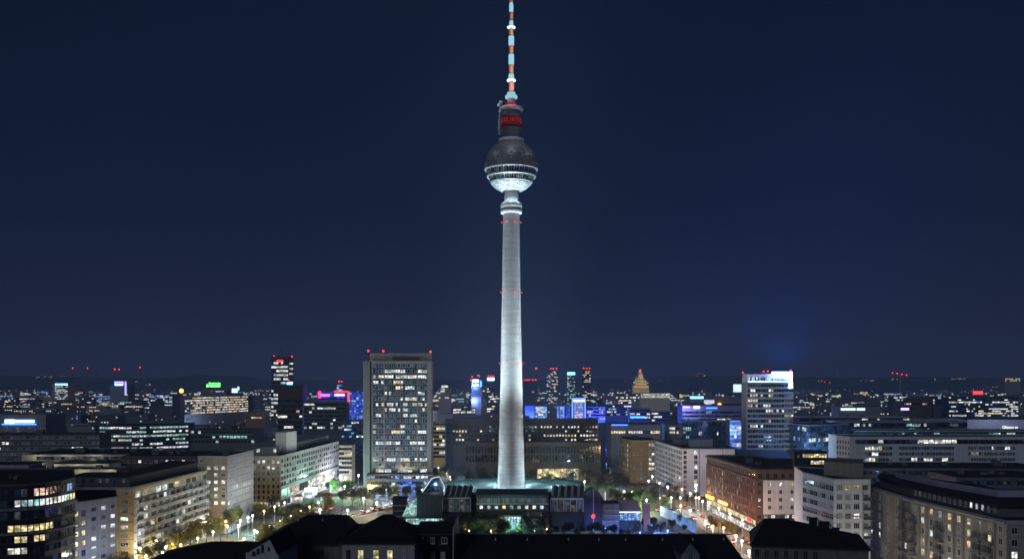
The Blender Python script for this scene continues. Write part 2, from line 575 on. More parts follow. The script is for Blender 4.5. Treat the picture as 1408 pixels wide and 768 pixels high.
def red_lamp(parent, loc, r=0.7, mast=2.0, base=0.0, mat=None):
    b = MB(); b.tube((0, 0, -mast), (0, 0, 0), 0.18, 0.14, 6)
    r *= .52; b.ball((0, 0, r * 0.6), r, 1)
    return place('warning_light', b.mesh('warning_light', [M['black'], mat or RED]), parent, loc)

RED = glow('red_warning_light', (1.0, 0.012, 0.012), 14.0)
SIGN_WHITE = glow('sign_tube_blue_white', (0.30, 0.55, 1.0), 9.0)
SIGN_BLUE = glow('sign_tube_blue', (0.03, 0.14, 1.0), 8.0)
SIGN_CYAN = glow('sign_tube_cyan', (0.12, 0.55, 1.0), 7.0)
SIGN_PINK = glow('sign_tube_magenta', (1.0, 0.06, 0.45), 6.0)
SIGN_GREEN = glow('sign_tube_green', (0.08, 1.0, 0.10), 14.0)
SIGN_RED = glow('sign_tube_red', (1.0, 0.015, 0.02), 8.0)
SIGN_ORANGE = glow('sign_tube_orange', (1.0, 0.26, 0.03), 9.0)
SHOP = glow('shop_light_white', (1.0, 0.95, 0.84), 1.6)

# ================================================================== ground, hills, roads
M['ground'] = surf('ground_paving', (0.075, 0.076, 0.076), 0.9, 0.45, 0.06, bump=0.2, bscale=1.0)
M['asphalt'] = surf('asphalt', (0.050, 0.050, 0.052), 0.7, 0.25, 0.3, bump=0.2)
M['kerb'] = surf('kerb_stone', (0.26, 0.26, 0.25), 0.85, 0.15, 0.5)
M['paint'] = surf('road_paint', (0.65, 0.65, 0.62), 0.7, 0.2, 0.6)
M['lawn'] = surf('lawn', (0.035, 0.060, 0.018), 0.95, 0.5, 0.2, bump=0.5, bscale=2.0)
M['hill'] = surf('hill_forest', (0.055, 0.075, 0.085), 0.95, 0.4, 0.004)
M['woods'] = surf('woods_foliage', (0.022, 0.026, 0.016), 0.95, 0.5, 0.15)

b = MB()
xs = [-7000, -4000, -1500, -700, -300, 0, 300, 700, 1500, 4000, 7000]
ys = [-150, 200, 400, 600, 900, 1500, 3000, 6000, 10500]
for i in range(len(xs) - 1):
    for j in range(len(ys) - 1):
        b.face([(xs[i], ys[j], 0), (xs[i + 1], ys[j], 0), (xs[i + 1], ys[j + 1], 0), (xs[i], ys[j + 1], 0)])
tag(b.build('ground', M['ground']), kind='structure')

# night air over the city: one closed box of thin even haze
hz = MB(); hz.box(-7050, 7050, -200, 10550, -4, 420)
hm, hnt, hout = _mat('night_haze')
hv = hnt.nodes.new('ShaderNodeVolumePrincipled')
hv.inputs['Color'].default_value = (0.40, 0.60, 1.0, 1)
hv.inputs['Density'].default_value = HAZE
hv.inputs['Anisotropy'].default_value = 0.0
hnt.links.new(hv.outputs[0], hout.inputs['Volume'])
tag(hz.build('haze', hm), kind='stuff')

# wooded ridge on the horizon
ridge = [(-250, 520), (-60, 516), (40, 516.3), (120, 518.2), (200, 520), (235, 518.6), (280, 515.6), (318, 516.4), (365, 520.5), (480, 521.5), (620, 522), (760, 522), (850, 520.5), (940, 516.2),
         (1010, 515.8), (1090, 518), (1200, 518.6), (1270, 517.6), (1340, 518.8), (1430, 518.4), (1650, 521)]
b = MB()
DD = 8500.0
prev = None
cols = []
x = ridge[0][0]
while x <= ridge[-1][0]:
    for (x0, y0), (x1, y1) in zip(ridge, ridge[1:]):
        if x0 <= x <= x1:
            t = (x - x0) / (x1 - x0); t = t * t * (3 - 2 * t)
            y = y0 + (y1 - y0) * t
    top = pz(y, DD) + rng.uniform(-2.5, 3.5)
    X = px(x, DD)
    cols.append([(X, DD - 1700, -2), (X + rng.uniform(-6, 6), DD - 1100, top * 0.45 + rng.uniform(-5, 5)), (X, DD - 500, top * 0.82 + rng.uniform(-4, 4)), (X, DD, top), (X, DD + 900, top * 0.5), (X, DD + 1700, -2)])
    x += 2.5
n = len(cols[0])
for c in cols: b.v += c
for i in range(len(cols) - 1):
    for j in range(n - 1):
        b.f.append((i * n + j, (i + 1) * n + j, (i + 1) * n + j + 1, i * n + j + 1)); b.m.append(0)
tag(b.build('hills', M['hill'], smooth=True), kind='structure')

def ribbon(name, pts, width, z, mat):
    """a road or path sheet along a centre line"""
    b = MB(); L, R = [], []
    for i, p in enumerate(pts):
        a = pts[max(0, i - 1)]; c = pts[min(len(pts) - 1, i + 1)]
        d = math.hypot(c[0] - a[0], c[1] - a[1])
        n = (-(c[1] - a[1]) / d * width / 2, (c[0] - a[0]) / d * width / 2)
        L.append((p[0] + n[0], p[1] + n[1])); R.append((p[0] - n[0], p[1] - n[1]))
    for i in range(len(pts) - 1):
        b.face([(*R[i], z), (*R[i + 1], z), (*L[i + 1], z), (*L[i], z)])
    return b, L, R

def curve_pts(ctrl, n=8):
    """Catmull-Rom through the control points"""
    out = []
    P = [ctrl[0]] + list(ctrl) + [ctrl[-1]]
    for i in range(1, len(P) - 2):
        for k in range(n):
            t = k / n
            q = []
            for a in (0, 1):
                p0, p1, p2, p3 = P[i - 1][a], P[i][a], P[i + 1][a], P[i + 2][a]
                q.append(0.5 * (2 * p1 + (p2 - p0) * t + (2 * p0 - 5 * p1 + 4 * p2 - p3) * t * t + (3 * p1 - p0 - 3 * p2 + p3) * t ** 3))
            out.append(tuple(q))
    out.append(tuple(ctrl[-1]))
    return out

ROADS = {}
def road(name, ctrl, width, lanes=2, z=0.008):
    pts = curve_pts(ctrl)
    ROADS[name] = pts
    b, L, R = ribbon(name, pts, width, z, None)
    tag(b.build('road', M['asphalt']), kind='structure')
    k = MB()
    for side in (L, R):
        for p, q in zip(side, side[1:]): k.obox(p, q, 0.16, 0.0, 0.13)
    tag(k.build('kerb', M['kerb']), kind='structure')
    mk = MB(); s = 0.0
    for p, q in zip(pts, pts[1:]):
        d = math.hypot(q[0] - p[0], q[1] - p[1])
        u = ((q[0] - p[0]) / d, (q[1] - p[1]) / d)
        nx, ny = -u[1], u[0]
        x = 0.0
        while x + 3 < d:
            for off in ([0] if lanes == 2 else [-width / 6, width / 6]):
                cx, cy = p[0] + u[0] * x + nx * off, p[1] + u[1] * x + ny * off
                mk.face([(cx - nx * .08, cy - ny * .08, z + 0.006), (cx + u[0] * 3 - nx * .08, cy + u[1] * 3 - ny * .08, z + 0.006), (cx + u[0] * 3 + nx * .08, cy + u[1] * 3 + ny * .08, z + 0.006), (cx + nx * .08, cy + ny * .08, z + 0.006)])
            x += 8
    if mk.f: tag(mk.build('road_markings', M['paint']), kind='structure')
    return pts

def ground_pt(x, y):
    d = dist(y, 0.0)
    return pt(x, d)

road('avenue', [(-122, 290), (-117, 375), (-111, 450), (-103, 520), (-97, 600), (-91, 690), (-80, 850)], 15, 4)
road('curve', [ground_pt(380, 728), ground_pt(470, 711), ground_pt(530, 697), ground_pt(600, 684), ground_pt(700, 677), ground_pt(820, 676), ground_pt(905, 688)], 13, 2, 0.012)
road('shop_street', [(104, 330), (100, 400), (97, 470), (93, 536), (88, 620), (84, 720), (78, 900)], 13, 2)
road('cross_street', [ground_pt(870, 702), ground_pt(930, 701), ground_pt(990, 702), (150, 560)], 11, 2, 0.012)
for poly in ([ground_pt(415, 705), ground_pt(500, 690), ground_pt(495, 672), ground_pt(430, 684)],
             [ground_pt(840, 712), ground_pt(930, 708), ground_pt(925, 682), ground_pt(845, 684)],
             [ground_pt(600, 681), ground_pt(690, 673), ground_pt(690, 660), ground_pt(600, 662)],
             [ground_pt(725, 671), ground_pt(840, 672), ground_pt(840, 660), ground_pt(725, 660)],
             [ground_pt(560, 742), ground_pt(860, 742), ground_pt(880, 718), ground_pt(590, 716)]):
    b = MB(); b.prism(poly, -0.1, 0.05)
    tag(b.build('lawn', M['lawn']), kind='structure')

# ================================================================== television tower
TX, TY = px(703, 500), 500.0
S = 500.0 / F
def tz(y): return H + (HY - y) * S

M['shaft'] = surf('tower_concrete', (0.38, 0.40, 0.41), 0.85, 0.10, 0.25, 0.12, bump=0.5, bscale=0.8, seams=4.8, band=0.16)
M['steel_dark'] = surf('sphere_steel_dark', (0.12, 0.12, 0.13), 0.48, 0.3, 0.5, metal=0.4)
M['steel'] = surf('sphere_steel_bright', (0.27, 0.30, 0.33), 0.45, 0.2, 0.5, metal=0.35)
M['drum'] = surf('drum_cladding', (0.06, 0.06, 0.065), 0.6, 0.3, 0.5)
M['deck'] = surf('deck_pale', (0.34, 0.35, 0.37), 0.7, 0.15, 0.5)
M['red_paint'] = surf('red_paint', (0.42, 0.08, 0.05), 0.7, 0.2, 0.6)
M['orange_band'] = surf('antenna_red_white_paint', (0.40, 0.16, 0.10), 0.7, 0.3, 0.8)
M['cyan_band'] = glow('antenna_lit_band', (0.36, 0.70, 0.88), 0.95)
M['obst'] = glow('red_obstacle_light', (1.0, 0.02, 0.06), 3.0)
M['ring_white'] = glow('antenna_ring_light', (0.75, 0.95, 1.0), 1.7)
M['ring_cyan'] = glow('antenna_ring_cyan', (0.40, 0.80, 0.90), 0.75)
M['red_deck'] = glow('red_beacon_panel', (1.0, 0.06, 0.10), 0.34)
M['sign_red_panel'] = glow('dim_red_sign_panel', (1.0, 0.02, 0.03), 0.035)
M['sign_red_letter'] = glow('red_sign_letter', (1.0, 0.05, 0.06), 0.26)

tower = empty('television_tower', (TX, TY, 0), 'tall slender pale floodlit television tower with a steel sphere and striped antenna', 'tower')

def lathe(name, prof_px, mat, n=64, parent=tower, smooth=True, cap=False):
    b = MB()
    p = [(r * S, tz(y)) for y, r in prof_px]
    b.lathe(p, n)
    o = b.build(name, M[mat], parent, smooth)
    return o

# shaft, gently flared to the foot, as many rings so that the concrete lifts can be read
prof = [(740, 26), (722, 22.6), (700, 20.6), (677, 19.1), (640, 17.9), (580, 16.3), (480, 14.0), (400, 12.7), (310, 11.3), (291, 11.0)]
b = MB(); ring = []
for (y0, r0), (y1, r1) in zip(prof, prof[1:]):
    nn = max(1, int((y0 - y1) / 8))
    for k in range(nn):
        t = k / nn
        ring.append(((r0 + (r1 - r0) * t) * S, tz(y0 + (y1 - y0) * t)))
ring.append((11.0 * S, tz(291)))
b.lathe(ring, 72)
b.build('shaft', M['shaft'], tower, True)
b = MB()
for k in range(1):
    b.box(-1.0, 1.0, -0.4, 0.4, 0, 7.5)
b.build('service_ladder', M['metal'], tower, loc=(-3.6, -5.9, tz(677)))
# collar deck below the sphere
lathe('neck', [(294, 9.6), (279, 9.6), (262, 9.8)], 'deck')
lathe('collar', [(293, 11.0), (292.5, 14.6), (288.2, 14.8), (288, 13.0), (286.6, 13.0), (286.4, 14.6), (281, 14.4), (279.4, 13.8), (279.2, 9.0)], 'deck')
lathe('collar_light', [(293.6, 11.2), (293.6, 14.2), (293.1, 14.3), (293.1, 11.2)], 'ring_white')
# sphere
SC, SR = tz(229.0), 36.4 * S
def sphere_part(name, lat0, lat1, rows, seg, raise_, mat, rad=SR):
    b = MB()
    for r in range(rows):
        a0 = RAD(lat0 + (lat1 - lat0) * r / rows); a1 = RAD(lat0 + (lat1 - lat0) * (r + 1) / rows)
        off = 0.5 * (r % 2)
        for k in range(seg):
            u0, u1 = 2 * math.pi * (k + off) / seg, 2 * math.pi * (k + 1 + off) / seg
            P = lambda a, u, q=1.0: (rad * q * math.cos(a) * math.cos(u), rad * q * math.cos(a) * math.sin(u), SC + rad * q * math.sin(a))
            c = P((a0 + a1) / 2 + (a1 - a0) * rng.uniform(-.18, .18), (u0 + u1) / 2 + (u1 - u0) * rng.uniform(-.18, .18), 1 + raise_ * rng.uniform(.5, 1.3))
            quad = [P(a0, u0), P(a0, u1), P(a1, u1), P(a1, u0)]
            for q in range(4):
                b.face([quad[q], quad[(q + 1) % 4], c])
    return b.build(name, M[mat], tower)
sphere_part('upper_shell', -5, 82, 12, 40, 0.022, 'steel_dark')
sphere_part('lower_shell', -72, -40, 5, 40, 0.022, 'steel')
# viewing storeys: two sloping rings of windows between pale bands
def ring_at(lat, q=1.0): return (SR * q * math.cos(RAD(lat)), SC + SR * q * math.sin(RAD(lat)))
b = MB()
b.lathe([ring_at(-40, .985), ring_at(-40, 1.005), ring_at(-36, 1.005), ring_at(-36, .97)], 72)
b.lathe([ring_at(-25.5, .97), ring_at(-25.5, 1.006), ring_at(-20, 1.006), ring_at(-20, .97)], 72)
b.lathe([ring_at(-9, .97), ring_at(-9, 1.0), ring_at(-7.8, 1.016), ring_at(-5.5, 1.012), ring_at(-4.5, .98)], 72)
b.build('shell_band', M['steel'], tower, True)
for l0, l1 in ((-36, -25.5), (-20, -9)):
    g = MB(); lo, hi = ring_at(l0, .965), ring_at(l1, .965)
    for k in range(60):                      # dark panes, a few dimly lit, and the pale bars between them: one skin
        u0, u1 = 2 * math.pi * k / 60, 2 * math.pi * (k + 1) / 60
        w = .011 if k % 2 else .022
        edge = (lo[0] * 1.03, lo[1]), (hi[0] * 1.03, hi[1])
        for a0, a1, q0, q1, mm in ((u0, u0 + w, 1.03, 1.03, 1), (u0 + w, u1, 1.0, 1.0, 2 if rng.random() < .22 else 0)):
            g.face([(lo[0] * q0 * math.cos(a0), lo[0] * q0 * math.sin(a0), lo[1]), (lo[0] * q1 * math.cos(a1), lo[0] * q1 * math.sin(a1), lo[1]), (hi[0] * q1 * math.cos(a1), hi[0] * q1 * math.sin(a1), hi[1]), (hi[0] * q0 * math.cos(a0), hi[0] * q0 * math.sin(a0), hi[1])], mm)
    g.build('window_ring', [M['glass'], M['steel'], M['dim']], tower)
# drum above the sphere
lathe('lower_gallery', [(196, 12), (195.6, 17.4), (192.4, 17.8), (191.4, 17.2), (191.2, 12)], 'deck')
lathe('drum', [(193, 13.9), (187, 13.9), (186.6, 14.4), (183.6, 14.4), (183.2, 13.5), (178, 13.4), (177.6, 14.1), (175, 14.1), (174.6, 13.3), (161, 13.2), (160.6, 13.8), (158, 13.8), (157.6, 13.4), (151, 13.2)], 'drum')
lathe('upper_gallery', [(153.4, 12), (153, 15.4), (151, 16.6), (149, 16.4), (148.2, 15.6), (148, 5)], 'deck')
lathe('red_deck', [(147.9, 14.9), (147.7, 6)], 'red_deck')
sg = lathe('sign_band', [(171, 13.45), (162.5, 13.45)], 'sign_red_panel')
lathe('lower_sign_band', [(176.8, 14.25), (173.6, 14.25)], 'sign_red_panel')
word = 'DELEKTO'
for i, ch in enumerate(word * 3):
    a = RAD(-90 - 52 + i * 17.1)
    cu = bpy.data.curves.new('letter', 'FONT')
    cu.body = ch; cu.size = 3.2; cu.extrude = 0.06; cu.align_x = 'CENTER'
    cu.materials.append(M['sign_red_letter'])
    o = text_mesh('letter', cu, sg)
    r = 13.75 * S
    o.location = (r * math.cos(a), r * math.sin(a), tz(170.2))
    o.rotation_euler = (RAD(90), 0, a + RAD(90))
# dishes and cable run on the left side of the drum
b = MB()
b.tube((-16.6 * S, -1, tz(186)), (-16.0 * S, -1, tz(150)), 0.16, 0.16)
b.tube((-18.2 * S, -1.4, tz(180)), (-16.4 * S, -1, tz(156)), 0.12, 0.12)
for y in range(152, 188, 4): b.tube((-16.6 * S, -1, tz(y)), (-13.0 * S, -1, tz(y + 2)), 0.08, 0.08)
for k in range(7):
    t = k / 7
    b.tube(((-18.6 + 0.3 * math.sin(k)) * S, -1.2, tz(166 + k * 3)), (-13.5 * S, -0.5, tz(168 + k * 3)), 0.07, 0.07)
b.build('cable_frame', M['metal'], tower)
for (x, y, r) in ((-14.4, 142.5, 1.0), (-16.8, 146.5, 1.0), (-15.6, 155, 0.8)):
    b = MB(); b.ball((0, 0, 0), r, 0, 10, 8)
    b.tube((0, 0, -0.2), (0.9, 0.4, -1.6), 0.25, 0.2)
    b.build('dish_antenna', M['steel'], tower, True, (x * S, -2.0, tz(y)))
# antenna
lathe('antenna_foot', [(148, 6.2), (141.5, 6.2), (141.2, 5.6), (136, 5.4)], 'deck', 24)
lathe('beacon_drum', [(146.5, 6.4), (142, 6.4)], 'red_deck', 24)
lathe('ring_platform', [(136, 5), (135.4, 8.2), (133, 8.6), (131.6, 8.0), (131.4, 4.5)], 'ring_cyan', 32)
lathe('ring_platform', [(131.4, 5.6), (127.4, 5.6), (127.2, 4.2)], 'ring_cyan', 32)
lathe('ring_light', [(112.2, 4), (112.0, 5.8), (110.8, 6.3), (109.8, 5.8), (109.6, 4)], 'ring_white', 32)
lathe('ring_light', [(39.0, 4), (38.8, 5.4), (38, 5.9), (37.2, 5.4), (37.0, 3)], 'ring_white', 32)
def ar(y):
    return 3.8 if y > 112 else 3.4 if y > 38 else 2.4 if y > -30 else 1.5
bands = [(128, 113, 'o'), (108.8, 102, 'c'), (102, 89, 'o'), (89, 75, 'c'), (75, 63, 'o'), (63, 50, 'c'), (50, 40.5, 'o'), (36.2, 29, 'c'), (29, 17, 'o'), (17, 4.5, 'c'), (4.5, -12, 'o'), (-12, -28, 'c'), (-30, -50, 'o'), (-50, -72, 'c'), (-72, -100, 'o')]
b = MB(); b.lathe([(2.3 * S, tz(140)), (2.2 * S, tz(38)), (1.6 * S, tz(-30)), (0.7 * S, tz(-112)), (0.01, tz(-113))], 12)
b.build('antenna_core', M['deck'], tower, True)
for y0, y1, k in bands:
    r = ar((y0 + y1) / 2) 
    q = MB(); q.lathe([(2.0 * S, tz(y0)), (r * S, tz(y0) + .05), (r * S, tz(y1) - .05), (2.0 * S, tz(y1))], 16)
    if k == 'c':
        yy = y0 - 1.2
        while yy > y1 + 1:
            for a in range(8):
                an = a * math.pi / 4
                q.ball((r * 1.06 * S * math.cos(an), r * 1.06 * S * math.sin(an), tz(yy)), 0.26, 0, 5, 4)
            yy -= 2.6
    q.build('antenna_band', M['orange_band' if k == 'o' else 'cyan_band'], tower)
for y, r in ((306, 11.5), (402, 12.9), (499, 14.5)):
    for a in (-90 - 85, -90 - 28, -90 + 22, -90 + 85, 45, 135):
        q = MB(); q.tube((0, 0, 0), (0.4 * math.cos(RAD(a)), 0.4 * math.sin(RAD(a)), 0), 0.12, 0.12, 5); q.ball((0.55 * math.cos(RAD(a)), 0.55 * math.sin(RAD(a)), 0), 0.33, 1)
        q.build('warning_light', [M['black'], M['obst']], tower, loc=(r * S * math.cos(RAD(a)), r * S * math.sin(RAD(a)), tz(y)))

def spot(parent, loc, aim, energy, size=40, col=(0.9, 0.97, 1.0), blend=1.0, r=0.4):
    l = bpy.data.lights.new('spot_beam', 'SPOT')
    l.energy = energy; l.spot_size = RAD(size); l.spot_blend = blend; l.color = col; l.shadow_soft_size = r
    o = bpy.data.objects.new('spot_beam', l); C.objects.link(o)
    if parent is not None: o.parent = parent
    o.location = loc
    o.rotation_euler = (Vector(aim) - Vector(loc)).to_track_quat('-Z', 'Y').to_euler()
    return o
def bulb(parent, loc, energy, col=(1, 1, 1), r=0.3):  # point light, shared by real lamps and added fill lights
    l = bpy.data.lights.new('point_light', 'POINT')
    l.energy = energy; l.color = col; l.shadow_soft_size = r
    o = bpy.data.objects.new('point_light', l); C.objects.link(o)
    if parent is not None: o.parent = parent
    o.location = loc
    return o

FLOOD_HI, FLOOD_LO = 620000, 60000
def floodlight(loc, aim, energy, size, label, group, col=(0.78, 0.94, 1.0)):
    """a box-shaped floodlight on a bracket"""
    t = empty('floodlight', loc, label, 'floodlight', group)
    d = (Vector(aim) - Vector(loc)); yaw = math.atan2(d.y, d.x) - math.pi / 2
    t.rotation_euler = (0, 0, yaw)
    b = MB(); b.box(-0.5, 0.5, -0.25, 0.25, 0.35, 1.0); b.box(-0.6, -0.52, -0.1, 0.1, 0, 0.8); b.box(0.52, 0.6, -0.1, 0.1, 0, 0.8)
    b.build('housing', M['black'], t)
    b = MB(); b.face([(-0.45, -0.2, 1.01), (0.45, -0.2, 1.01), (0.45, 0.2, 1.01), (-0.45, 0.2, 1.01)])
    b.build('lens', M['ring_white'], t)
    l = math.hypot(d.x, d.y)
    spot(t, (0, 0.1, 1.3), (0, l, d.z), energy, size, col)
for a in (-168, -145, -35, -12, 50, 130):
    p = (TX + 62 * math.cos(RAD(a)), TY + 62 * math.sin(RAD(a)), 0.06)
    if a < -100: p = (p[0], p[1], 8.0)
    floodlight((TX + 33 * math.cos(RAD(a)), TY + 33 * math.sin(RAD(a)), 17.2), (TX, TY, 150), FLOOD_HI, 46, 'box floodlight on the round pavilion roof aimed up the tower', 'floodlights round the tower')
for a in (-172, -8):
    floodlight((TX + 33 * math.cos(RAD(a)), TY + 33 * math.sin(RAD(a)), 17.2), (TX, TY, 45), FLOOD_LO, 110, 'box floodlight on the round pavilion roof aimed up the tower', 'floodlights round the tower')
for a in (-135, -90, -45, 20, 160):
    bulb(tower, (13.6 * S * math.cos(RAD(a)), 13.6 * S * math.sin(RAD(a)), tz(278)), 330, (0.70, 0.90, 1.0))
bulb(tower, (0.4, -10.5, tz(262)), 420, (0.75, 0.93, 1.0), 0.3)
for y, e in ((120, 1500), (95, 900), (69, 900), (45, 900), (23, 700), (0, 700)):
    bulb(tower, (1.0, -5.0, tz(y)), e, (1.0, 0.9, 0.85))
for x in (-13, 0, 13): bulb(tower, (x, -15 + abs(x) * .3, tz(205)), 500, (0.7, 0.85, 1.0))
bulb(tower, (0, -7, tz(148) + 1.0), 300, (1.0, 0.15, 0.2))
bulb(tower, (-9, -6, tz(140)), 900, (0.8, 0.95, 1.0))
bulb(tower, (6, -11, tz(170)), 700, (0.8, 0.9, 1.0))

# ================================================================== pavilion round the foot of the tower
pav = empty('tower_pavilion', (TX, TY, 0), 'round low pavilion with teal rim and pale dished roof around the tower foot', 'pavilion')
M['teal_bright'] = lit('teal_glow_panel', (.15, .75, .85), (.7, 1.0, 1.0), 1.1, cell=1.2, lo=.3)
M['garden_dim'] = lit('garden_glow_greenish', (.35, .5, .12), (.8, .8, .3), .35, cell=1.2, lo=.1)
M['garden_cool'] = lit('garden_glow_cool', (.2, .35, .5), (.8, .8, .75), .35, cell=1.2, lo=.1)
M['pav_wall'] = surf('pavilion_wall_dark', (0.045, 0.055, 0.06), 0.7, 0.25, 0.4, 0.2)
M['dish'] = surf('pavilion_roof_sheet', (0.30, 0.33, 0.34), 0.5, 0.2, 0.4, metal=0.2)
b = MB()
seg = 96
for k in range(seg):
    a0, a1 = 2 * math.pi * k / seg, 2 * math.pi * (k + 1) / seg
    am = (a0 + a1) / 2
    for r0, z0, r1, z1 in ((7.0, 14.2, 20.0, 15.2), (20.0, 15.2, 34.6, 16.9)):
        P = lambda r, a, z: (r * math.cos(a), r * math.sin(a), z)
        lift = 0.35
        b.face([P(r0, a0, z0), P(r1, a0, z1), P(r1, am, z1 + lift), P(r0, am, z0 + lift * .3)])
        b.face([P(r0, am, z0 + lift * .3), P(r1, am, z1 + lift), P(r1, a1, z1), P(r0, a1, z0)])
b.build('roof', M['dish'], pav)
b = MB(); b.lathe([(34.6, 16.6), (34.7, 17.6), (36.6, 17.8), (37.0, 17.2), (36.8, 15.4), (35.2, 15.0)], 96)
b.build('rim', M['teal_metal'], pav, True)
b = MB(); b.lathe([(33.0, 0), (33.0, 16.6)], 96)
b.build('wall', M['pav_wall'], pav)
for a in range(-170, 190, 30):
    bulb(pav, (11.2 * math.cos(RAD(a)), 11.2 * math.sin(RAD(a)), 15.7), 600, (0.70, 0.92, 1.0), .2)
for a in (-160, -20, 25, 65, 115, 155):
    bulb(pav, (24 * math.cos(RAD(a)), 24 * math.sin(RAD(a)), 19.0), 2600, (0.50, 0.92, 1.0))
# low front wing under the roof
FY = 455.0 - TY
def fx(x, d=455.0): return px(x, d) - TX
def fz(y, d=455.0): return pz(y, d)
b = MB(); b.box(fx(655), fx(754), FY, FY + 22, 0, fz(680)); b.build('front_wing', M['pav_wall'], pav)
b = MB(); b.box(fx(654), fx(755), FY - 1.1, FY - .02, 0, fz(702)); b.build('front_plinth', M['black'], pav)
b = MB(); b.box(fx(653.5), fx(755.5), FY - 0.9, FY + 22, fz(680) + .004, fz(678.4)); b.build('front_wing_roof', M['roof'], pav)
b = MB(); b.box(fx(654), fx(755), FY - 0.5, FY - 0.003, fz(692.5), fz(691.4)); b.build('front_ledge', M['metal'], pav)
for k in range(11):
    x = fx(657 + k * 9.4)
    q = MB(); q.box(x - 0.07, x + 0.07, FY - 0.35, FY - 0.003, fz(691.3), fz(683.5)); q.build('mullion', M['metal'], pav)
for k in range(10):
    x0, x1 = fx(658 + k * 9.4), fx(665 + k * 9.4)
    g = MB(); g.box(x0, x1, FY - 0.2, FY - 0.004, fz(691), fz(684)); g.build('dark_window', M['curtain'], pav)
for k, mt in enumerate(('wht', 'teal', 'cool', 'ylw', 'teal', 'teal', 'cool', 'wht', 'cool')):
    x0 = fx(659.5 + k * 10.4)
    g = MB(); g.box(x0, x0 + 1.5, FY - 0.2, FY - 0.004, fz(698.8), fz(694.5)); g.build('lit_window', M[mt], pav)
b = MB(); b.box(fx(725), fx(745), FY - 1.4, FY - 1.12, fz(710), fz(702.6)); b.build('display_wall', M['dim'], pav)

def pleated_wing(x0, x1, ytop, yeave, ybot, label):
    d = 459.0
    X0, X1 = px(x0, d), px(x1, d)
    cx = (X0 + X1) / 2
    t = empty('folded_roof_hall', (cx, d, 0), label, 'hall')
    w = (X1 - X0); n = 5
    b = MB(); b.box(-w / 2 + .3, w / 2 - .3, 0.4, 14, 0, pz(yeave, d)); b.build('wall', M['pav_wall'], t)
    ze, zt = pz(yeave, d), pz(ytop, d)
    for k in range(n):
        u0, u1 = -w / 2 + w * k / n, -w / 2 + w * (k + 1) / n
        um = u0 + (u1 - u0) * 0.42
        r = MB()
        r.face([(u0, -0.8, ze), (um, -0.8, ze + 1.3), (um + 1.0, 9, zt + .9), (u0 + 1.0, 9, zt)], 0)
        r.face([(um, -0.8, ze + 1.3), (u1, -0.8, ze), (u1 + 1.0, 9, zt), (um + 1.0, 9, zt + .9)], 1)
        r.face([(u0, -0.8, ze), (u1, -0.8, ze), (um, -0.8, ze + 1.3)], 1)
        r.build('roof_fold', [M['metal'], M['pav_wall']], t)
    b = MB(); b.box(-w / 2, w / 2, -0.5, 0.39, ze - 0.7, ze - 0.004); b.build('eave_beam', M['metal'], t)
    b = MB(); b.box(-w / 2 - .4, w / 2 + .4, -1.0, .36, 0, pz(703, d)); b.build('plinth', M['black'], t)
    for k in range(6):
        x = -w / 2 + w * k / 5
        c = MB(); c.box(x - .16, x + .16, -0.3, 0.02, 0, ze - 0.71); c.build('column', M['metal'], t)
    for k in range(5):
        x = -w / 2 + w * (k + .5) / 5
        g = MB(); g.box(x - w / 14, x + w / 14, 0.2, 0.395, pz(ybot, d), ze - 1.0); g.build('window', M['curtain' if k not in (1, 3) else 'dim'], t)
    return t
# glowing panels added under the front wing to give the glow behind the planting
for (x0, x1, y0, y1, mt, nm) in ((694, 716, 710.5, 727, 'teal_bright', 'entrance_glow_panel'), (652, 686, 716, 728, 'garden_dim', 'garden_glow_panel'), (728, 750, 714, 727, 'garden_cool', 'garden_glow_panel')):
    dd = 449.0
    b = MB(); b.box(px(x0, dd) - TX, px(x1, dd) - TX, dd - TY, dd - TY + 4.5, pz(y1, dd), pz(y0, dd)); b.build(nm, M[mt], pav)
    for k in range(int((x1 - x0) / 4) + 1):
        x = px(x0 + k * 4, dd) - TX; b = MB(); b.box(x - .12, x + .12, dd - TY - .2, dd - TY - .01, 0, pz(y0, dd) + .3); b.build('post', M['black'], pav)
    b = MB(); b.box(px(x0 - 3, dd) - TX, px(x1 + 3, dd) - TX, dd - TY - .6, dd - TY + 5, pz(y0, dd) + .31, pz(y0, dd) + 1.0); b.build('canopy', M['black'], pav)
pleated_wing(608, 647, 671, 683, 704, 'glass hall with a folded metal roof left of the tower foot')
pleated_wing(757, 802, 671, 684, 704, 'glass hall with a folded metal roof right of the tower foot')

# faceted glass entrance and teal glass foyer at the left
d = 462.0
gl = empty('glass_entrance', (px(592, d), d, 0), 'faceted glass entrance with white lit edges at the left end of the pavilion', 'glass roof')
def q(x, y, dy=0): return (px(x, d + dy) - px(592, d), dy, pz(y, d + dy))
P0, P1, P2, P3, P4 = q(577, 681), q(611, 679), q(594, 657, 7), q(604, 655, 7), q(614, 674, 12)
P5, P6 = q(574, 679, 14), q(606, 656, 14)
b = MB()
b.face([P0, q(602, 680), P3, P2], 0); b.face([q(602, 680), P1, P3], 1); b.face([P1, P4, P3], 1); b.face([P0, P2, P6, P5], 1); b.face([P2, P3, P6], 1); b.face([P3, P4, P6], 1)
b.build('glass_skin', [M['bluglass'], M['curtain']], gl)
EDGE = glow('edge_light_white', (0.7, 0.85, 1.0), 1.3)
for a_, c_ in ((P0, P2), (P2, P3), (P3, P4), (P3, P1), (P2, q(602, 680)), (q(602, 680), q(578, 681))):
    e = MB(); e.tube(a_, c_, 0.18, 0.18, 5); e.build('edge_light', EDGE if c_ in (P4, P3, P2) else M['metal'], gl)
bulb(gl, (2, 4, 22), 600, (0.7, 0.85, 1.0))
fo = empty('glass_foyer', (px(584, 452), 452, 0), 'low foyer below the faceted entrance with a teal glowing glass side', 'foyer')
d2 = 452.0
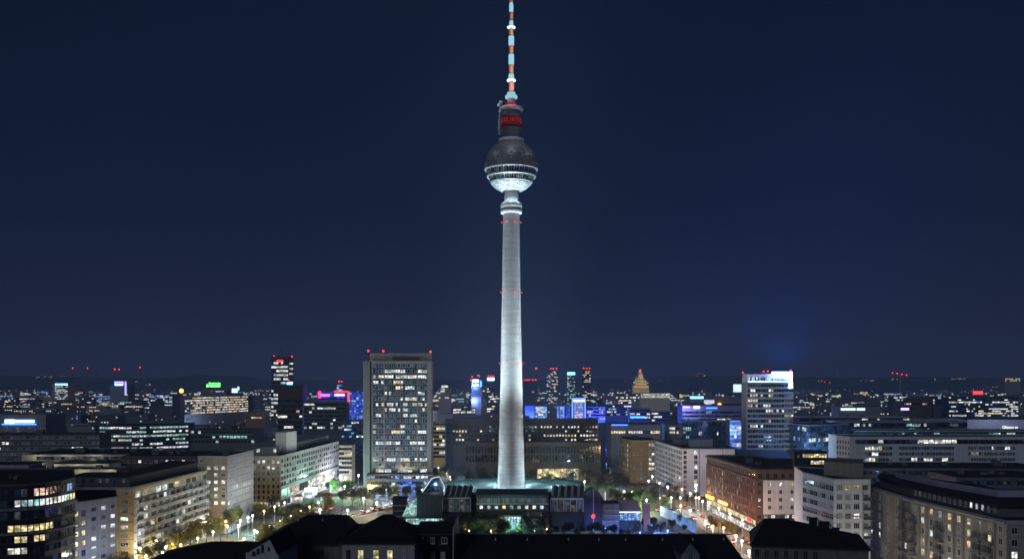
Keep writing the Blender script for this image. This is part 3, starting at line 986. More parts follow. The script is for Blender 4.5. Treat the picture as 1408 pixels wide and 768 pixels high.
def f2(x, dy=0): return px(x, d2 + dy) - px(584, d2)
b = MB(); b.prism([(f2(573), 0.5), (f2(608), 0.5), (f2(608, 20), 20), (f2(573, 20), 20)], 0, pz(680, d2)); b.build('wall', M['pav_wall'], fo)
b = MB()
b.face([(f2(553), 0, pz(709, d2)), (f2(573), 0, pz(709, d2)), (f2(573), 0.4, pz(684, d2)), (f2(562), 0.4, pz(690, d2))], 0)
b.face([(f2(553), 0, pz(709, d2)), (f2(562), 0.4, pz(690, d2)), (f2(573), 0.4, pz(684, d2)), (f2(570, 16), 16, pz(684, d2 + 16))], 1)
b.build('sloped_glass', [M['teal'], M['bluglass']], fo)
for x in (558, 563, 568):
    e = MB(); e.tube((f2(x), -0.1, pz(709, d2)), (f2(x + 1.5), 0.25, pz(690 - (x - 563) * 0.6, d2)), 0.12, 0.12, 4); e.build('glazing_bar', M['metal'], fo)
b = MB(); b.box(f2(556), f2(619), -6, -2, 0, pz(710.5, d2 - 4)); b.build('corridor', M['pav_wall'], fo)
for k in range(9):
    x = 558 + k * 6.7
    g = MB(); g.box(px(x, 446) - px(584, d2), px(x + 5.9, 446) - px(584, d2), -6.2, -6.004, pz(720, 446), pz(712.3, 446)); g.build('lit_window', M['teal'], fo)
bulb(fo, (f2(562), -3.5, 12), 500, (0.4, 1.0, 0.95))
# curved shell at the right end, dark kiosks, blue lit kiosk
sh = empty('vaulted_hall', (px(816, 465), 465, 0), 'dark barrel vaulted hall at the right end of the pavilion', 'hall')
b = MB(); w = 5.2; n = 14
prof = [(-w + 2 * w * k / n, pz(690, 465) + 6.0 * math.sin(math.pi * k / n) ** 0.7) for k in range(n + 1)]
for k in range(n):
    (x0, z0), (x1, z1) = prof[k], prof[k + 1]
    b.face([(x0, 0, z0), (x1, 0, z1), (x1, 14, z1), (x0, 14, z0)])
b.build('vault', M['bluglass'], sh)
b = MB(); b.face([(x, 0.3, z - 0.2) for x, z in prof][::-1] + [(-w, .3, 0), (w, .3, 0)]); b.build('end_wall', M['pav_wall'], sh)
for x in (-4.9, 0.0, 4.9):
    c = MB(); c.box(x - .15, x + .15, -0.2, 0.25, 0, pz(690, 465) + (0 if x else 5.6)); c.build('column', M['metal'], sh)
e = MB(); e.box(5.3, 5.6, -0.4, -0.1, pz(690, 465), pz(676, 465)); e.build('light_tube', EDGE, sh)
e = MB(); e.ball((-0.6, -6, pz(709, 459)), 0.75); e.build('warning_light', RED, sh)
for (x0, x1, y0, y1, dd, mt, nm, lb) in ((830, 851, 692, 720, 455, 'dark_grey', 'kiosk', 'plain grey kiosk beside the vaulted hall'), (540, 558, 686, 706, 470, 'black', 'ticket_kiosk', 'black stepped kiosk with pale ledges left of the glass foyer')):
    k = empty(nm, (px((x0 + x1) / 2, dd), dd, 0), lb, 'kiosk')
    w = (x1 - x0) * dd / F / 2
    b = MB(); b.box(-w, w, 0, 9, 0, pz(y0, dd)); b.build('wall', M[mt], k)
    b = MB(); b.box(-w - .4, w + .4, -.4, 9.4, pz(y0, dd) + .004, pz(y0, dd) + .5); b.build('roof', M['roof'], k)
    for j in range(4):
        z = pz(y0, dd) * (0.25 + 0.18 * j)
        s_ = MB(); s_.box(-w - .3, w + .3, -.3, -.004, z, z + .25); s_.build('ledge', M['concrete'], k)
bk = empty('blue_lit_kiosk', (px(866, 462), 462, 0), 'glass kiosk glowing bright blue right of the pavilion', 'kiosk')
w = 4.8
b = MB(); b.box(-w, w, 0.3, 8, 0, pz(703, 462)); b.build('wall', M['black'], bk)
b = MB(); b.face([(-w - .3, -.5, pz(702, 462)), (w + .3, -.5, pz(702, 462)), (w - .8, 7, pz(690, 462)), (-w + .4, 7, pz(690, 462))]); b.face([(-w - .3, -.5, pz(702, 462) - .2), (-w + .4, 7, pz(690, 462) - .2), (w - .8, 7, pz(690, 462) - .2), (w + .3, -.5, pz(702, 462) - .2)]); b.build('roof', M['violet'], bk)
for k in range(5):
    x = -w + 2 * w * (k + .5) / 5
    g = MB(); g.box(x - .8, x + .8, 0.05, 0.296, pz(714.5, 462), pz(704.2, 462)); g.build('lit_window', M['blu'], bk)
e = MB(); e.box(-w, w, -.1, 0.04, pz(703.9, 462), pz(703.1, 462)); e.build('light_tube', SIGN_WHITE, bk)
bulb(bk, (0, -4, 4.0), 1500, (0.12, 0.25, 1.0)); bulb(bk, (9, -1, 5.0), 900, (0.35, 0.2, 1.0))
bp_ = empty('brick_gate_pier', (px(889, 464), 464, 0), 'narrow brick pier lit orange on one edge beside the blue kiosk', 'pier')
b = MB(); b.box(-1.5, 1.5, 0, 3, 0, pz(692, 464)); b.build('pier', M['brick'], bp_)
b = MB(); b.box(-1.8, 1.8, -.3, 3.3, pz(692, 464) + .004, pz(690.8, 464)); b.build('cap', M['concrete'], bp_)
bulb(bp_, (3.2, -1.5, 8), 150, (1.0, 0.45, 0.2))
# pool terrace in front
b = MB(); b.prism([ground_pt(655, 738), ground_pt(850, 738), ground_pt(842, 728), ground_pt(660, 730)], -0.1, 0.06)
tag(b.build('terrace', M['asphalt']), kind='structure')

# ================================================================== buildings
KEEP = []          # picture boxes that nearer filler blocks must leave free: (x0, x1, ytop, d)
def keepout(front, z1):
    for p in (front,):
        xs = [704 + q[0] / q[1] * F for q in p]
        d = min(q[1] for q in p)
        KEEP.append((min(xs), max(xs), HY + (H - z1) * F / d, d))

_bal = {}
def balcony_mesh(w, depth, front, slab='concrete', divider=True):
    k = (round(w, 2), depth, front, slab, divider)
    if k not in _bal:
        b = MB()
        b.box(-w / 2, w / 2, -depth, -0.01, -0.2, -0.02, 0)
        b.box(-w / 2 + .02, w / 2 - .02, -depth, -depth + 0.08, -0.016, 0.95, 1)
        b.box(-w / 2, w / 2, -depth - .05, -depth + .13, 0.955, 1.02, 0)
        if divider: b.box(-w / 2, -w / 2 + 0.26, -depth + .14, -0.01, -0.016, 2.7, 0)
        _bal[k] = b.mesh('balcony', [M[slab], M[front]])
    return _bal[k]

def add(bd, seg=0):
    keepout(bd.front, bd.z1)
    return bd

# ---------------------------------------------------------------- left foreground
# curved dark glass office
fr = [pt(-60, 286), pt(-20, 288), pt(10, 290), pt(38, 292), pt(62, 296), pt(84, 303), pt(103, 312)]
o1 = Building('glass_office', 'dark curved glass office with yellow and cyan lit floors in the lower left corner', fr, 39.3, 'black', back=[pt(101, 345), pt(-60, 345)], coping='dark_grey', coping_h=0.5)
M['slab'] = surf('floor_slab_edge', (0.16, 0.17, 0.18), 0.7, 0.15, 0.4)
rows = [(0.9, 2.4), (4.1, 2.1), (7.4, 2.4), (11.4, 2.1), (14.7, 2.0), (18.0, 2.0), (21.3, 2.0)]
for seg in range(6):
    a, t, L, rz = o1.axes(seg)
    nn = max(2, round(L / 1.75)); u = L / nn
    for r, (top, h) in enumerate(rows):
        for c in range(nn):
            x = 704 + F * (a[0] + t[0] * u * (c + .5)) / (a[1] + t[1] * u * (c + .5))
            k = 'glass' if rng.random() < .6 else 'bluglass'
            if r == 0:
                if 44 < x < 63: k = 'pink'
                elif x > 92 or (30 < x < 36): k = 'dim' if rng.random() < .6 else 'blu'
                elif rng.random() < .25: k = 'dim'
            elif r == 1 and 20 < x < 106:
                k = 'cool' if x < 62 else ('wht' if x < 92 else 'warm')
                if rng.random() < .15: k = 'teal'
            elif r == 1 and x < 4: k = 'wht'
            elif r == 2 and rng.random() < .15: k = 'dim'
            elif r == 3 and 9 < x < 74: k = 'ylw'
            elif r == 3 and 82 < x < 92: k = 'dim'
            elif r == 4 and (24 < x < 41): k = 'ylw'
            elif r == 4 and 48 < x < 70: k = 'warm' if rng.random() < .7 else 'dim'
            elif r == 5 and 12 < x < 41: k = 'wht'
            elif r == 5 and 46 < x < 58 and rng.random() < .5: k = 'teal'
            q_ = o1.at(seg, u * (c + .5))
            o1.win.append((q_, 39.3 - top - h, rz, u * .96, h, k, 'frame_dark', 0, True))
    o1.strip(seg, 0, None, 39.3 - 7.2, 39.3 - 6.4, 0.9, 'slab', 'floor_ledge')
    o1.strip(seg, 0, None, 39.3 - 14.2, 39.3 - 13.7, 1.2, 'slab', 'floor_ledge')
    o1.strip(seg, 0, None, 39.3 - 17.5, 39.3 - 17.0, 0.7, 'black', 'floor_ledge')
    o1.strip(seg, 0, None, 39.3 - 10.9, 39.3 - 10.2, 0.7, 'black', 'floor_ledge')
o1.done(); o1.gear(3); add(o1)

# slim violet block with a lit stair corner
o2 = add(Building('office_block', 'slim violet grey block with a yellow lit corner stair beside the dark glass office', [pt(97, 322), pt(111, 326), pt(161, 341)], 30.0, 'pale_violet', depth=16, back=[pt(159, 362), pt(97, 362)], coping='grey', coping_h=0.5))
g = {(r, 1): 'ylw' for r in (0, 2, 3, 4)}; g.update({(r, 0): 'none' for r in range(8)})
o2.strip(0, 0, 1.6, 0.0, 30.6, 0.35, 'concrete', 'corner_pier')
for r in range(6):
    z = 30 - 2.6 - r * 3.25
    o2.win.append((o2.at(0, 2.5), z - 1.7, o2.axes(0)[3], 1.5, 1.9, 'warm' if r in (0, 2, 3, 4) else 'ylw', 'frame_dark', 0, True))
    o2.win.append((o2.at(1, 1.1), z - 1.7, o2.axes(1)[3], 1.7, 1.9, ('dim', 'ylw', 'warm', 'ylw', 'dim', 'dim')[r], 'frame_dark', 1, True))
def o2grid():
    return palette(.4, 7, 3, ('wht', 'cool', 'wht'))
o2.windows(1, 3, 7, 3.25, 1.9, 2.1, 1.5, u0=3.4, grid=palette(.5, 7, 3, ('wht', 'cool', 'wht'), 1.2), off=('curtain', 'curtain', 'glass'), mull=2, frame='frame')
o2.done()

# long apartment slab with balconies and ochre end
zc = 29.5
o3 = add(Building('apartment_slab', 'long apartment slab with rows of balconies and an ochre street end', [pt(98, 374), pt(184, 375), pt(284, 449)], zc, 'ochre', coping='concrete', coping_h=0.6))
a, t, L, rz = o3.axes(1)
o3.windows(0, 3, 9, 3.2, 1.0, 2.9, 1.7, u0=7.2, u1=-1.0, p=.0, off=('curtain', 'curtain', 'glass'), mull=2, grid={(3, 2): 'cool', (4, 2): 'wht', (2, 2): 'dim', (0, 0): 'dim', (0, 1): 'dim', (6, 2): 'dim', (8, 2): 'wht'})
for r in range(1, 9, 1):
    o3.strip(0, -6.2, 0, zc - r * 3.2 - .1, zc - r * 3.2 + .12, 0.12, 'tan', 'string_course')
o3.strip(0, 0, None, zc - .45, zc + .05, 0.5, 'concrete', 'cornice'); o3.strip(1, 0, None, zc - .45, zc + .05, 0.5, 'concrete', 'cornice')
bf = MB(); bf.prism([o3.at(1, .4, .004), o3.at(1, L, .004), o3.at(1, L, .02), o3.at(1, .4, .02)], 0, zc - 3.4); bf.build('recess_shade_sheet', M['dark_grey'], o3.root)  # dark grey sheet standing in for the shade behind the balconies
nb = 12; u = L / nb
gg = palette(.16, 9, nb, ('wht', 'cool', 'dim', 'dim'), 1.1)
gg.update({(0, 0): 'wht', (0, 3): 'cool', (0, 6): 'warm', (1, 4): 'cool', (2, 1): 'wht', (3, 1): 'wht', (3, 8): 'wht', (4, 2): 'ylw', (5, 0): 'cool'})
for r in range(9):
    z = zc - 0.6 - (r + 1) * 3.15
    if z < .5: break
    for c in range(nb):
        k = gg.get((r, c)) or rng.choice(('curtain', 'curtain', 'glass'))
        o3.win.append((o3.at(1, u * (c + .56), .02), z + .15, rz, u * .78, 2.35, k, 'frame', 2, True))
        if r:
            p_ = o3.at(1, u * (c + .5), .02)
            place('balcony', balcony_mesh(u * .98, 1.3, 'grey', 'white'), o3.root, (p_[0], p_[1], z), rz)
c_ = [pt(100, 384), pt(180, 384), pt(273, 450)]
o3.block([pt(96, 383), pt(179, 383), pt(272, 449), (px(272, 449) - 16, 458), (px(170, 395), 398), (px(96, 383), 398)], zc + .1, zc + 3.6, 'dark_grey', 'roof_storey')
b = MB(); pl = [o3.loc(p) for p in (pt(94, 382), pt(179.5, 382), pt(273, 448), (px(273, 449) - 16, 459), (px(170, 395), 399), (px(94, 383), 399))]
b.prism(pl, zc + 3.604, zc + 3.95); b.build('roof_storey_cover', [M['roof']], o3.root)
for i in range(7):
    x = 104 + i * 11
    q_ = o3.loc(pt(x, 382.9)); o3.win.append((q_, zc + 1.2, 0, 1.6, 1.8, rng.choice(('glass', 'bluglass', 'dim')), 'frame_dark', 1, True))
o3.done(); o3.gear(5)

# block with a violet side (behind the slab), and its long low wing to the left
o4 = add(Building('office_block', 'six storey corner block with lit brownish end and violet grey side behind the balcony slab', [pt(272, 457), pt(312, 457), pt(348, 496)], 35.0, 'tan', coping='concrete', coping_h=0.5))
o4.windows(0, 4, 7, 3.2, 0.9, 1.8, 1.7, p=.0, grid={(1, 1): 'wht', (1, 2): 'wht', (1, 3): 'wht', (2, 2): 'wht', (3, 1): 'wht', (3, 2): 'wht', (3, 3): 'wht', (4, 2): 'wht', (5, 2): 'wht', (6, 1): 'wht', (6, 2): 'wht', (6, 3): 'warm'}, off=('none', 'dim', 'curtain'), mull=1)
vb = MB(); ln = o4.axes(1)[2]; vb.prism([o4.at(1, 0.02, .003), o4.at(1, ln, .003), o4.at(1, ln, .18), o4.at(1, 0.02, .18)], 0, 34.9); vb.build('side_cladding', M['violet'], o4.root)
for r in range(8):
    for c in range(10):
        q_ = o4.at(1, ln * (c + .5) / 10, .18)
        o4.win.append((q_, 35 - 1.0 - r * 3.2 - 1.9, o4.axes(1)[3], ln / 10 * .6, 1.9, 'cool' if (r == 4 and c in (2, 3)) or rng.random() < .03 else 'curtain', 'frame', 0, True))
for r in range(8): o4.strip(1, 0, None, 35 - .55 - r * 3.2, 35 - .25 - r * 3.2, .3, 'violet', 'string_course')
o4.done(); o4.gear(4)
o4b = add(Building('low_wing', 'long dark low wing with a few lit windows running behind the balcony slab', [pt(166, 462), pt(271, 462)], 34.6, 'dark_brown', depth=40, coping='dark_grey', coping_h=.4))
o4b.windows(0, 14, 1, 3.2, 1.2, 1.5, 1.5, grid={(0, 3): 'wht', (0, 6): 'dim', (0, 8): 'cool', (0, 9): 'cool', (0, 11): 'warm'}, off=('glass',))
o4b.done(); o4b.gear(7)

# yellow-fronted corner block with a long grey street side
z5 = 28.4
o5 = add(Building('street_block', 'long grey street block with a yellow corner front and pale lift tower on top', [pt(346, 548), pt(386, 548), pt(466, 680)], z5, 'grey', coping='concrete', coping_h=.5))
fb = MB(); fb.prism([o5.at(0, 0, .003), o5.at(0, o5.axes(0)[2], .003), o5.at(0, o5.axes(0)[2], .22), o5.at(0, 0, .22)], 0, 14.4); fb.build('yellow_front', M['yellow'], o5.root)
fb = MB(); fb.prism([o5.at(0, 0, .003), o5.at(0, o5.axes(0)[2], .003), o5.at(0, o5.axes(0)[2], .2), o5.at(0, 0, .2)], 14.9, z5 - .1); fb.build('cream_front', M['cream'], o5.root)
o5.strip(0, -.3, None, 14.42, 14.88, .8, 'dark_grey', 'cornice'); o5.strip(1, 0, None, 12.0, 12.4, .7, 'dark_grey', 'cornice')
L0 = o5.axes(0)[2]
for r in range(4):
    for c in range(6):
        q_ = o5.at(0, L0 * (c + .5) / 6, .2)
        k = 'wht' if (r, c) in ((0, 2), (0, 1), (0, 4), (0, 5), (1, 4), (1, 3), (1, 0)) else rng.choice(('glass', 'dim', 'curtain'))
        o5.win.append((q_, z5 - 2.0 - r * 3.2 - 1.9, 0, 1.5, 1.9, k, 'frame', 1, True))
for r in range(3):
    for c in range(6):
        q_ = o5.at(0, L0 * (c + .5) / 6, .22)
        o5.win.append((q_, 14.0 - 1.2 - r * 3.0 - 1.7, 0, 1.1, 1.8, 'glass', 'frame_dark', 1, True))
for c in range(5):
    q_ = o5.at(0, L0 * (c + .5) / 5, .22)
    o5.win.append((q_, 0.8, 0, 2.5, 2.6, 'wht' if c != 1 else 'warm', 'frame_dark', 0, True))
o5.windows(1, 26, 5, 3.2, 1.6, 2.3, 1.9, p=.0, grid={(1, 15): 'wht'}, off=('glass', 'glass', 'curtain', 'glass'), frame='frame_dark', mull=0)
o5.windows(1, 22, 1, 3.2, 18.5, 1.01, 4.6, p=.75, keys=('pink', 'wht', 'cool', 'dim'), off=('curtain',), mull=1, run=2)
o5.windows(1, 22, 1, 3.2, 24.0, 1.01, 3.4, p=.9, keys=('wht', 'wht', 'cool', 'pink'), off=('dim',), mull=0, run=2)
o5.block([pt(350, 560), pt(381, 560), pt(452, 684), (px(452, 684) - 22, 690), (px(345, 580), 590)], z5 + .03, z5 + 4.2, 'grey', 'roof_storey')
o5.win.append((o5.loc(pt(355, 559.8)), z5 + 1.3, 0, 2.0, 2.0, 'wht', 'frame', 1, True)); o5.win.append((o5.loc(pt(378, 559.8)), z5 + 1.3, 0, 1.8, 2.0, 'wht', 'frame', 1, True))
o5.block([pt(379, 570), pt(394, 570), pt(408, 586), pt(392, 596), (px(379, 570) - 1, 592)], z5 + .05, pz(594, 570), 'white', 'lift_tower')
for (x, dd, mt, nm) in ((407, 572, SIGN_PINK, 'pink'), (428, 600, SIGN_WHITE, 'white')): pass
o5.done(); o5.gear(4)

# ---------------------------------------------------------------- left middle: terraces and offices
o6 = add(Building('terraced_block', 'stepped cream terrace block with strips of dark windows left of the balcony slab', [pt(30, 482), pt(180, 482)], 34.0, 'cream', depth=46, coping='concrete', coping_h=.4))
o6.windows(0, 26, 1, 3.2, 0.6, 1.01, 1.6, u0=7, u1=-1, p=.25, keys=('dim',), off=('glass', 'bluglass', 'curtain'), mull=0, frame='frame_dark')
o6.done(); o6.gear(6)
for u in (8, 22, 36): bulb(o6.root, (*o6.at(0, u, 4), 33.5), 420, (1, .95, .7))
o6b = add(Building('terraced_block', 'lower cream terrace strip with one bright window in front of the upper terrace', [pt(62, 448), pt(150, 448)], 32.2, 'cream', depth=30, coping='concrete', coping_h=.5))
o6b.windows(0, 16, 1, 3.2, 0.5, 1.01, 1.5, p=.0, grid={(0, 7): 'wht', (0, 8): 'wht', (0, 4): 'dim'}, off=('glass', 'curtain', 'dim'), mull=0, frame='frame_dark')
o6b.done(); o6b.gear(3)
for u in (4, 14, 24): bulb(o6b.root, (*o6b.at(0, u, 3.5), 32.0), 420, (1, .98, .65))
o6c = add(Building('terraced_block', 'pale low terrace wall with dark planters directly behind the curved glass office', [pt(63, 420), pt(160, 420)], 32.4, 'cream', depth=14, coping='concrete', coping_h=.35))
o6c.windows(0, 12, 1, 3.2, 1.2, 1.3, 1.1, p=.0, grid={(0, 8): 'dim'}, off=('glass', 'none'), mull=0, frame='frame_dark')
o6c.done(); o6c.gear(2)
for u in (5, 16, 27): bulb(o6c.root, (*o6c.at(0, u, 3.5), 33.0), 420, (1, .96, .65))
o6d = add(Building('stepped_block', 'cream and dark boxes at the left edge above the curved glass office', [pt(-40, 405), pt(40, 405)], pz(640, 405), 'violet', depth=22, coping='concrete', coping_h=.4))
o6d.block([pt(-30, 398), pt(10, 398), pt(10, 404.9), pt(-30, 404.9)], 0, pz(650, 398), 'cream', 'front_box')
o6d.block([pt(41, 402), pt(63, 402), pt(63, 416), pt(41, 416)], 0, pz(643, 402), 'dark_grey', 'stair_box')
o6d.block([pt(30, 403), pt(40.5, 403), pt(40.5, 404.9), pt(30, 404.9)], 0, pz(648, 403), 'cream', 'narrow_box')  # narrow cream box beside the dark stair box
o6d.done()
o7 = add(Building('residential_block', 'dark grey residential block with scattered lit windows under the blue sign hall', [pt(-60, 585), pt(137, 592)], 38.0, 'dark_grey', depth=22, coping='dark_grey', coping_h=.4))
o7.windows(0, 34, 6, 3.2, .8, 1.9, 1.7, p=.13, keys=('wht', 'cool', 'ylw', 'dim'), off=('glass', 'curtain'), run=1.6, u0=2, mull=1, rowp=[.12, .2, .14, .16, .05, .05])
o7.done(); o7.gear(5)
o7b = add(Building('teal_office', 'long glass office with bright teal lit floors in the left middle', [pt(137, 805), pt(192, 805), pt(259, 830)], 33.4, 'dark_grey', back=[(px(259, 830) - 4, 860), (px(137, 805), 850)], coping='teal_metal', coping_h=.5))
for sg_ in (0, 1):
    o7b.windows(sg_, 15, 7, 3.3, .7, 1.01, 1.7, p=.8, keys=('teal', 'teal', 'cool', 'wht'), off=('bluglass', 'glass'), frame='frame_dark', mull=0, run=4, rowp=[.9, .55, .8, .7, .9, .5, .3])
o7b.done()
o7c = add(Building('dark_block', 'dark block with three bright square windows right of the teal office', [pt(262, 760), pt(350, 760)], pz(600, 760) + 5, 'far_dark', depth=30, coping='dark_grey', coping_h=.4))
o7c.windows(0, 18, 3, 3.6, .6, 2.0, 1.8, p=.12, keys=('wht', 'cool', 'teal'), off=('glass',), run=1.5, mull=0, rich=False)
o7c.done(); o7c.gear(4)
o8 = add(Building('sign_hall', 'pale grey hall with a long blue white light sign at the left edge', [pt(-60, 905), pt(63, 905)], 39.0, 'grey', depth=40, coping='concrete', coping_h=.5))
for (x0, x1, y0, y1) in ((7, 20, 576.5, 581.5), (21, 47, 577, 580.5)):
    o8.strip(0, px(x0, 905) - px(-60, 905), px(x1, 905) - px(-60, 905), pz(y1, 905), pz(y0, 905), .5, SIGN_WHITE, 'sign_bar')
o8.strip(0, px(3, 905) - px(-60, 905), px(50, 905) - px(-60, 905), pz(583.4, 905), pz(582.4, 905), .8, SIGN_BLUE, 'sign_glow_strip')
for k in range(22): o8.win.append((o8.at(0, 5 + k * 3.4), 22, 0, 2.0, 6.0, 'curtain' if k % 3 else 'dim', 'frame_dark', 0, False))
o8.done()

# ---------------------------------------------------------------- hotel tower and its neighbours
D = 600
zt = pz(497, D)
ho = add(Building('hotel_tower', 'wide glass high rise with broken rows of lit windows left of the television tower', [pt(511, D), pt(589, D)], zt, 'bluglass', depth=14, coping='concrete', coping_h=.6))
for (x0, x1, nm, out, back) in ((498, 507.5, 'side_slab', -4, 24), (589.2, 593, 'side_slab', 1.2, 13)):
    b = MB(); b.prism([ho.loc((px(x0, D), D - out)), ho.loc((px(x1, D), D - out)), ho.loc((px(x1, D), D + back)), ho.loc((px(x0, D), D + back))], 0, zt + .4); b.build(nm, M['grey'], ho.root)
b = MB(); b.prism([ho.loc(p) for p in ((px(507, D), D + 5), (px(591, D), D + 5), (px(591, D), D + 13), (px(507, D), D + 13))], zt + .1, pz(485, D)); b.build('plant_storey', M['concrete'], ho.root)
b = MB(); b.prism([ho.loc(p) for p in ((px(538, D), D + 4.7), (px(576, D), D + 4.7), (px(576, D), D + 4.99), (px(538, D), D + 4.99))], zt + 1, zt + 3.4); b.build('louvre_panel', M['dark_grey'], ho.root)
hw = px(589, D) - px(511, D)
for (u, w_) in ((0, .7), (hw * .215, .45), (hw * .5, .25), (hw * .80, .45), (hw - .7, .7)):
    ho.strip(0, u, u + w_, 8, zt, .5, 'grey', 'pilaster')
ho.strip(0, 0, hw, zt - 1.0, zt + .1, .6, 'concrete', 'cornice')
rowp = [0, .75, .9, .3, .5, .5, .5, .55, .45, .3, .25, .15, .65, .4, .65, .45, .15, .95, .1, .6, .55]
for r in range(22):
    z = zt - 1.3 - r * 3.32 - 2.1
    for (u0, u1, n_) in ((.9, hw * .215, 4), (hw * .215 + .5, hw * .5, 7), (hw * .5 + .3, hw * .8, 7), (hw * .8 + .5, hw - .8, 4)):
        pr = rowp[r % len(rowp)] * rng.choice((0.5, 1, 1.3))
        g = palette(pr, 1, n_, ('wht', 'cool', 'wht', 'cool', 'warm', 'cool') if r > 7 else ('wht', 'cool', 'wht', 'warm'), 2.2)
        for c in range(n_):
            w_ = (u1 - u0) / n_
            ho.win.append((ho.at(0, u0 + w_ * (c + .5)), z, 0, w_ * .94, 2.05, g.get((0, c)) or rng.choice(('bluglass', 'bluglass', 'curtain', 'glass', 'dim')), 'metal', 0, True))
    ho.strip(0, .8, hw - .8, z - .95, z - .45, .25, 'bluglass', 'spandrel')
for (x, y) in ((506.5, 482.5), (527, 482.5), (592, 483.5)):
    p_ = ho.loc(pt(x, D + (4 if x < 510 else 6))); red_lamp(ho.root, (p_[0], p_[1], pz(y, D)), .95, 6.0)
ho.done()
po = add(Building('hotel_podium', 'low podium with blue white lit rows in front of the wide high rise', [pt(504, 588), pt(594, 588)], pz(652, 588), 'dark_grey', depth=11, coping='dark_grey', coping_h=.4))
po.windows(0, 16, 4, 3.4, .6, 1.01, 1.8, p=.4, keys=('cool', 'cool', 'wht', 'blu'), off=('glass',), frame='frame_dark', run=2)
po.done()

def box_tower(name, label, x0, x1, ytop, d, wall='far_grey', depth=None, cols=6, rows=8, fh=3.5, top=1.5, p=.4, keys=('wht',), off=('glass',), cat='building', w=1.01, h=1.8, group=None, rowp=None, run=2, wallmat=None, rich=False, keep=100, side=None, z1=None, coping='dark_grey', u0=0.0, u1=None):
    z1 = pz(ytop, d) if z1 is None else z1
    fr = [pt(x0, d), pt(x1, d)] if side is None else [pt(x0, d), pt(side, d), pt(x1, d + 30)]
    bd = Building(name, label, fr, z1, wall, cat=cat, depth=depth or max(12, px(x1, d) - px(x0, d)), group=group, coping=coping, coping_h=.5)
    if cols: bd.windows(0, cols, rows, fh, top, w, h, p=p, keys=keys, off=off, frame='frame_dark', mull=0, rich=rich, rowp=rowp, run=run, u0=u0, u1=u1)
    bd.done(keep)
    keepout(fr, z1)
    return bd

t1 = box_tower('dark_tower', 'slim dark tower with white lit floors, red roof lights and two thin masts', 373, 396, 490, 1300, 'dark_brown', cols=7, rows=26, fh=5.2, top=7, p=.3, keys=('wht', 'cool'), h=2.6, rowp=[.95, .95, .55, .8, .6, .5, .4, .3], run=4)
b = MB(); b.prism([t1.loc(p) for p in (pt(396, 1302), pt(404, 1302), pt(404, 1325), pt(396, 1325))], 0, pz(492, 1300)); b.build('side_wing', M['dark_brown'], t1.root)
for k, y in enumerate((499, 506, 513, 525)):
    b = MB(); b.box(*[v for v in (px(397.5, 1300) - t1.c[0], px(402.5, 1300) - t1.c[0])], 1301.6 - t1.c[1], 1301.99 - t1.c[1], pz(y + 1.6, 1300), pz(y - .6, 1300)); b.build('window', M['wht'], t1.root)
for x, y in ((376.5, 489.8), (401, 490.2)): red_lamp(t1.root, (px(x, 1300) - t1.c[0], 2 - t1.c[1] + 1300, pz(y, 1300)), 1.3, 3)
b = MB(); b.box(px(381, 1300) - t1.c[0], px(389, 1300) - t1.c[0], 1299.4 - t1.c[1], 1299.99 - t1.c[1], pz(497, 1300), pz(494.8, 1300)); b.build('red_sign', SIGN_RED, t1.root)
for x in (382, 393.5):
    b = MB(); b.tube((px(x, 1300) - t1.c[0], 8, pz(490, 1300)), (px(x, 1300) - t1.c[0], 8, pz(477, 1300)), .3, .15, 5); b.build('mast', M['black'], t1.root)
t2 = box_tower('brown_tower', 'squat dark brown tower with scattered lit windows in front of the slim dark tower', 382, 416, 529, 950, 'dark_brown', cols=8, rows=14, fh=5.0, top=14, p=.22, keys=('wht', 'warm'), h=2.2, run=2)
b = MB(); b.box(-4, 1, -8, -6, pz(529, 950), pz(525, 950)); b.build('blue_sign', SIGN_CYAN, t2.root)
red_lamp(t2.root, (-3, -5, pz(522.5, 950)), .7, 3)
# blue entertainment complex
c1 = box_tower('blue_lit_complex', 'dark complex crowned with glowing blue and magenta signs left of the high rise', 436, 478, 539, 1050, 'far_dark', depth=30, cols=10, rows=8, fh=4.6, top=6, p=.18, keys=('wht', 'teal', 'warm'), h=2.0)
for (x0, x1, y0, y1, mt, nm) in ((436, 476, 539, 547, M['deep'], 'blue_sign_band'), (440, 453, 541.5, 544.5, SIGN_PINK, 'magenta_sign'), (460, 474, 541, 544, glow('sign_tube_lilac', (.8, .45, 1.0), 2.6), 'lilac_sign'), (438.6, 441, 537, 547, SIGN_RED, 'red_fin'), (460, 477, 537.2, 538.8, SIGN_RED, 'red_sign_line')):
    b = MB(); yy = 1049.2 if nm != 'blue_sign_band' else 1049.7
    b.box(px(x0, 1050) - c1.c[0], px(x1, 1050) - c1.c[0], yy - c1.c[1], 1049.99 - c1.c[1] if nm == 'blue_sign_band' else 1049.65 - c1.c[1], pz(y1, 1050), pz(y0, 1050)); b.build(nm, mt, c1.root)
bulb(c1.root, (px(457, 1050) - c1.c[0], -40, 60), 30000, (.25, .15, 1.0))
c2 = box_tower('blue_glass_tower', 'bright deep blue glass slab with a red edge beside the wide high rise', 478, 500, 538, 1000, 'far_dark', depth=20, cols=12, rows=14, fh=2.6, top=.4, p=.93, keys=('deep',), off=('deep', 'blu'), h=2.2, run=5)
b = MB(); b.box(-px(498, 1000) + px(487, 1000), -px(498, 1000) + px(487, 1000) + 1.6, -11, -10.2, pz(552, 1000), pz(538, 1000)); b.build('red_edge', SIGN_RED, c2.root)
bulb(c2.root, (-10, -30, 30), 40000, (.05, .12, 1.0)); bulb(c2.root, (0, -40, 12), 30000, (.2, .4, 1.0))
t3 = box_tower('small_beacon_tower', 'small round beacon tower glowing blue white with red lamps over the blue complex', 463, 471, 527.5, 1500, 'far_grey', cols=3, rows=3, fh=3.2, p=.9, keys=('cool', 'blu'), h=2.2)
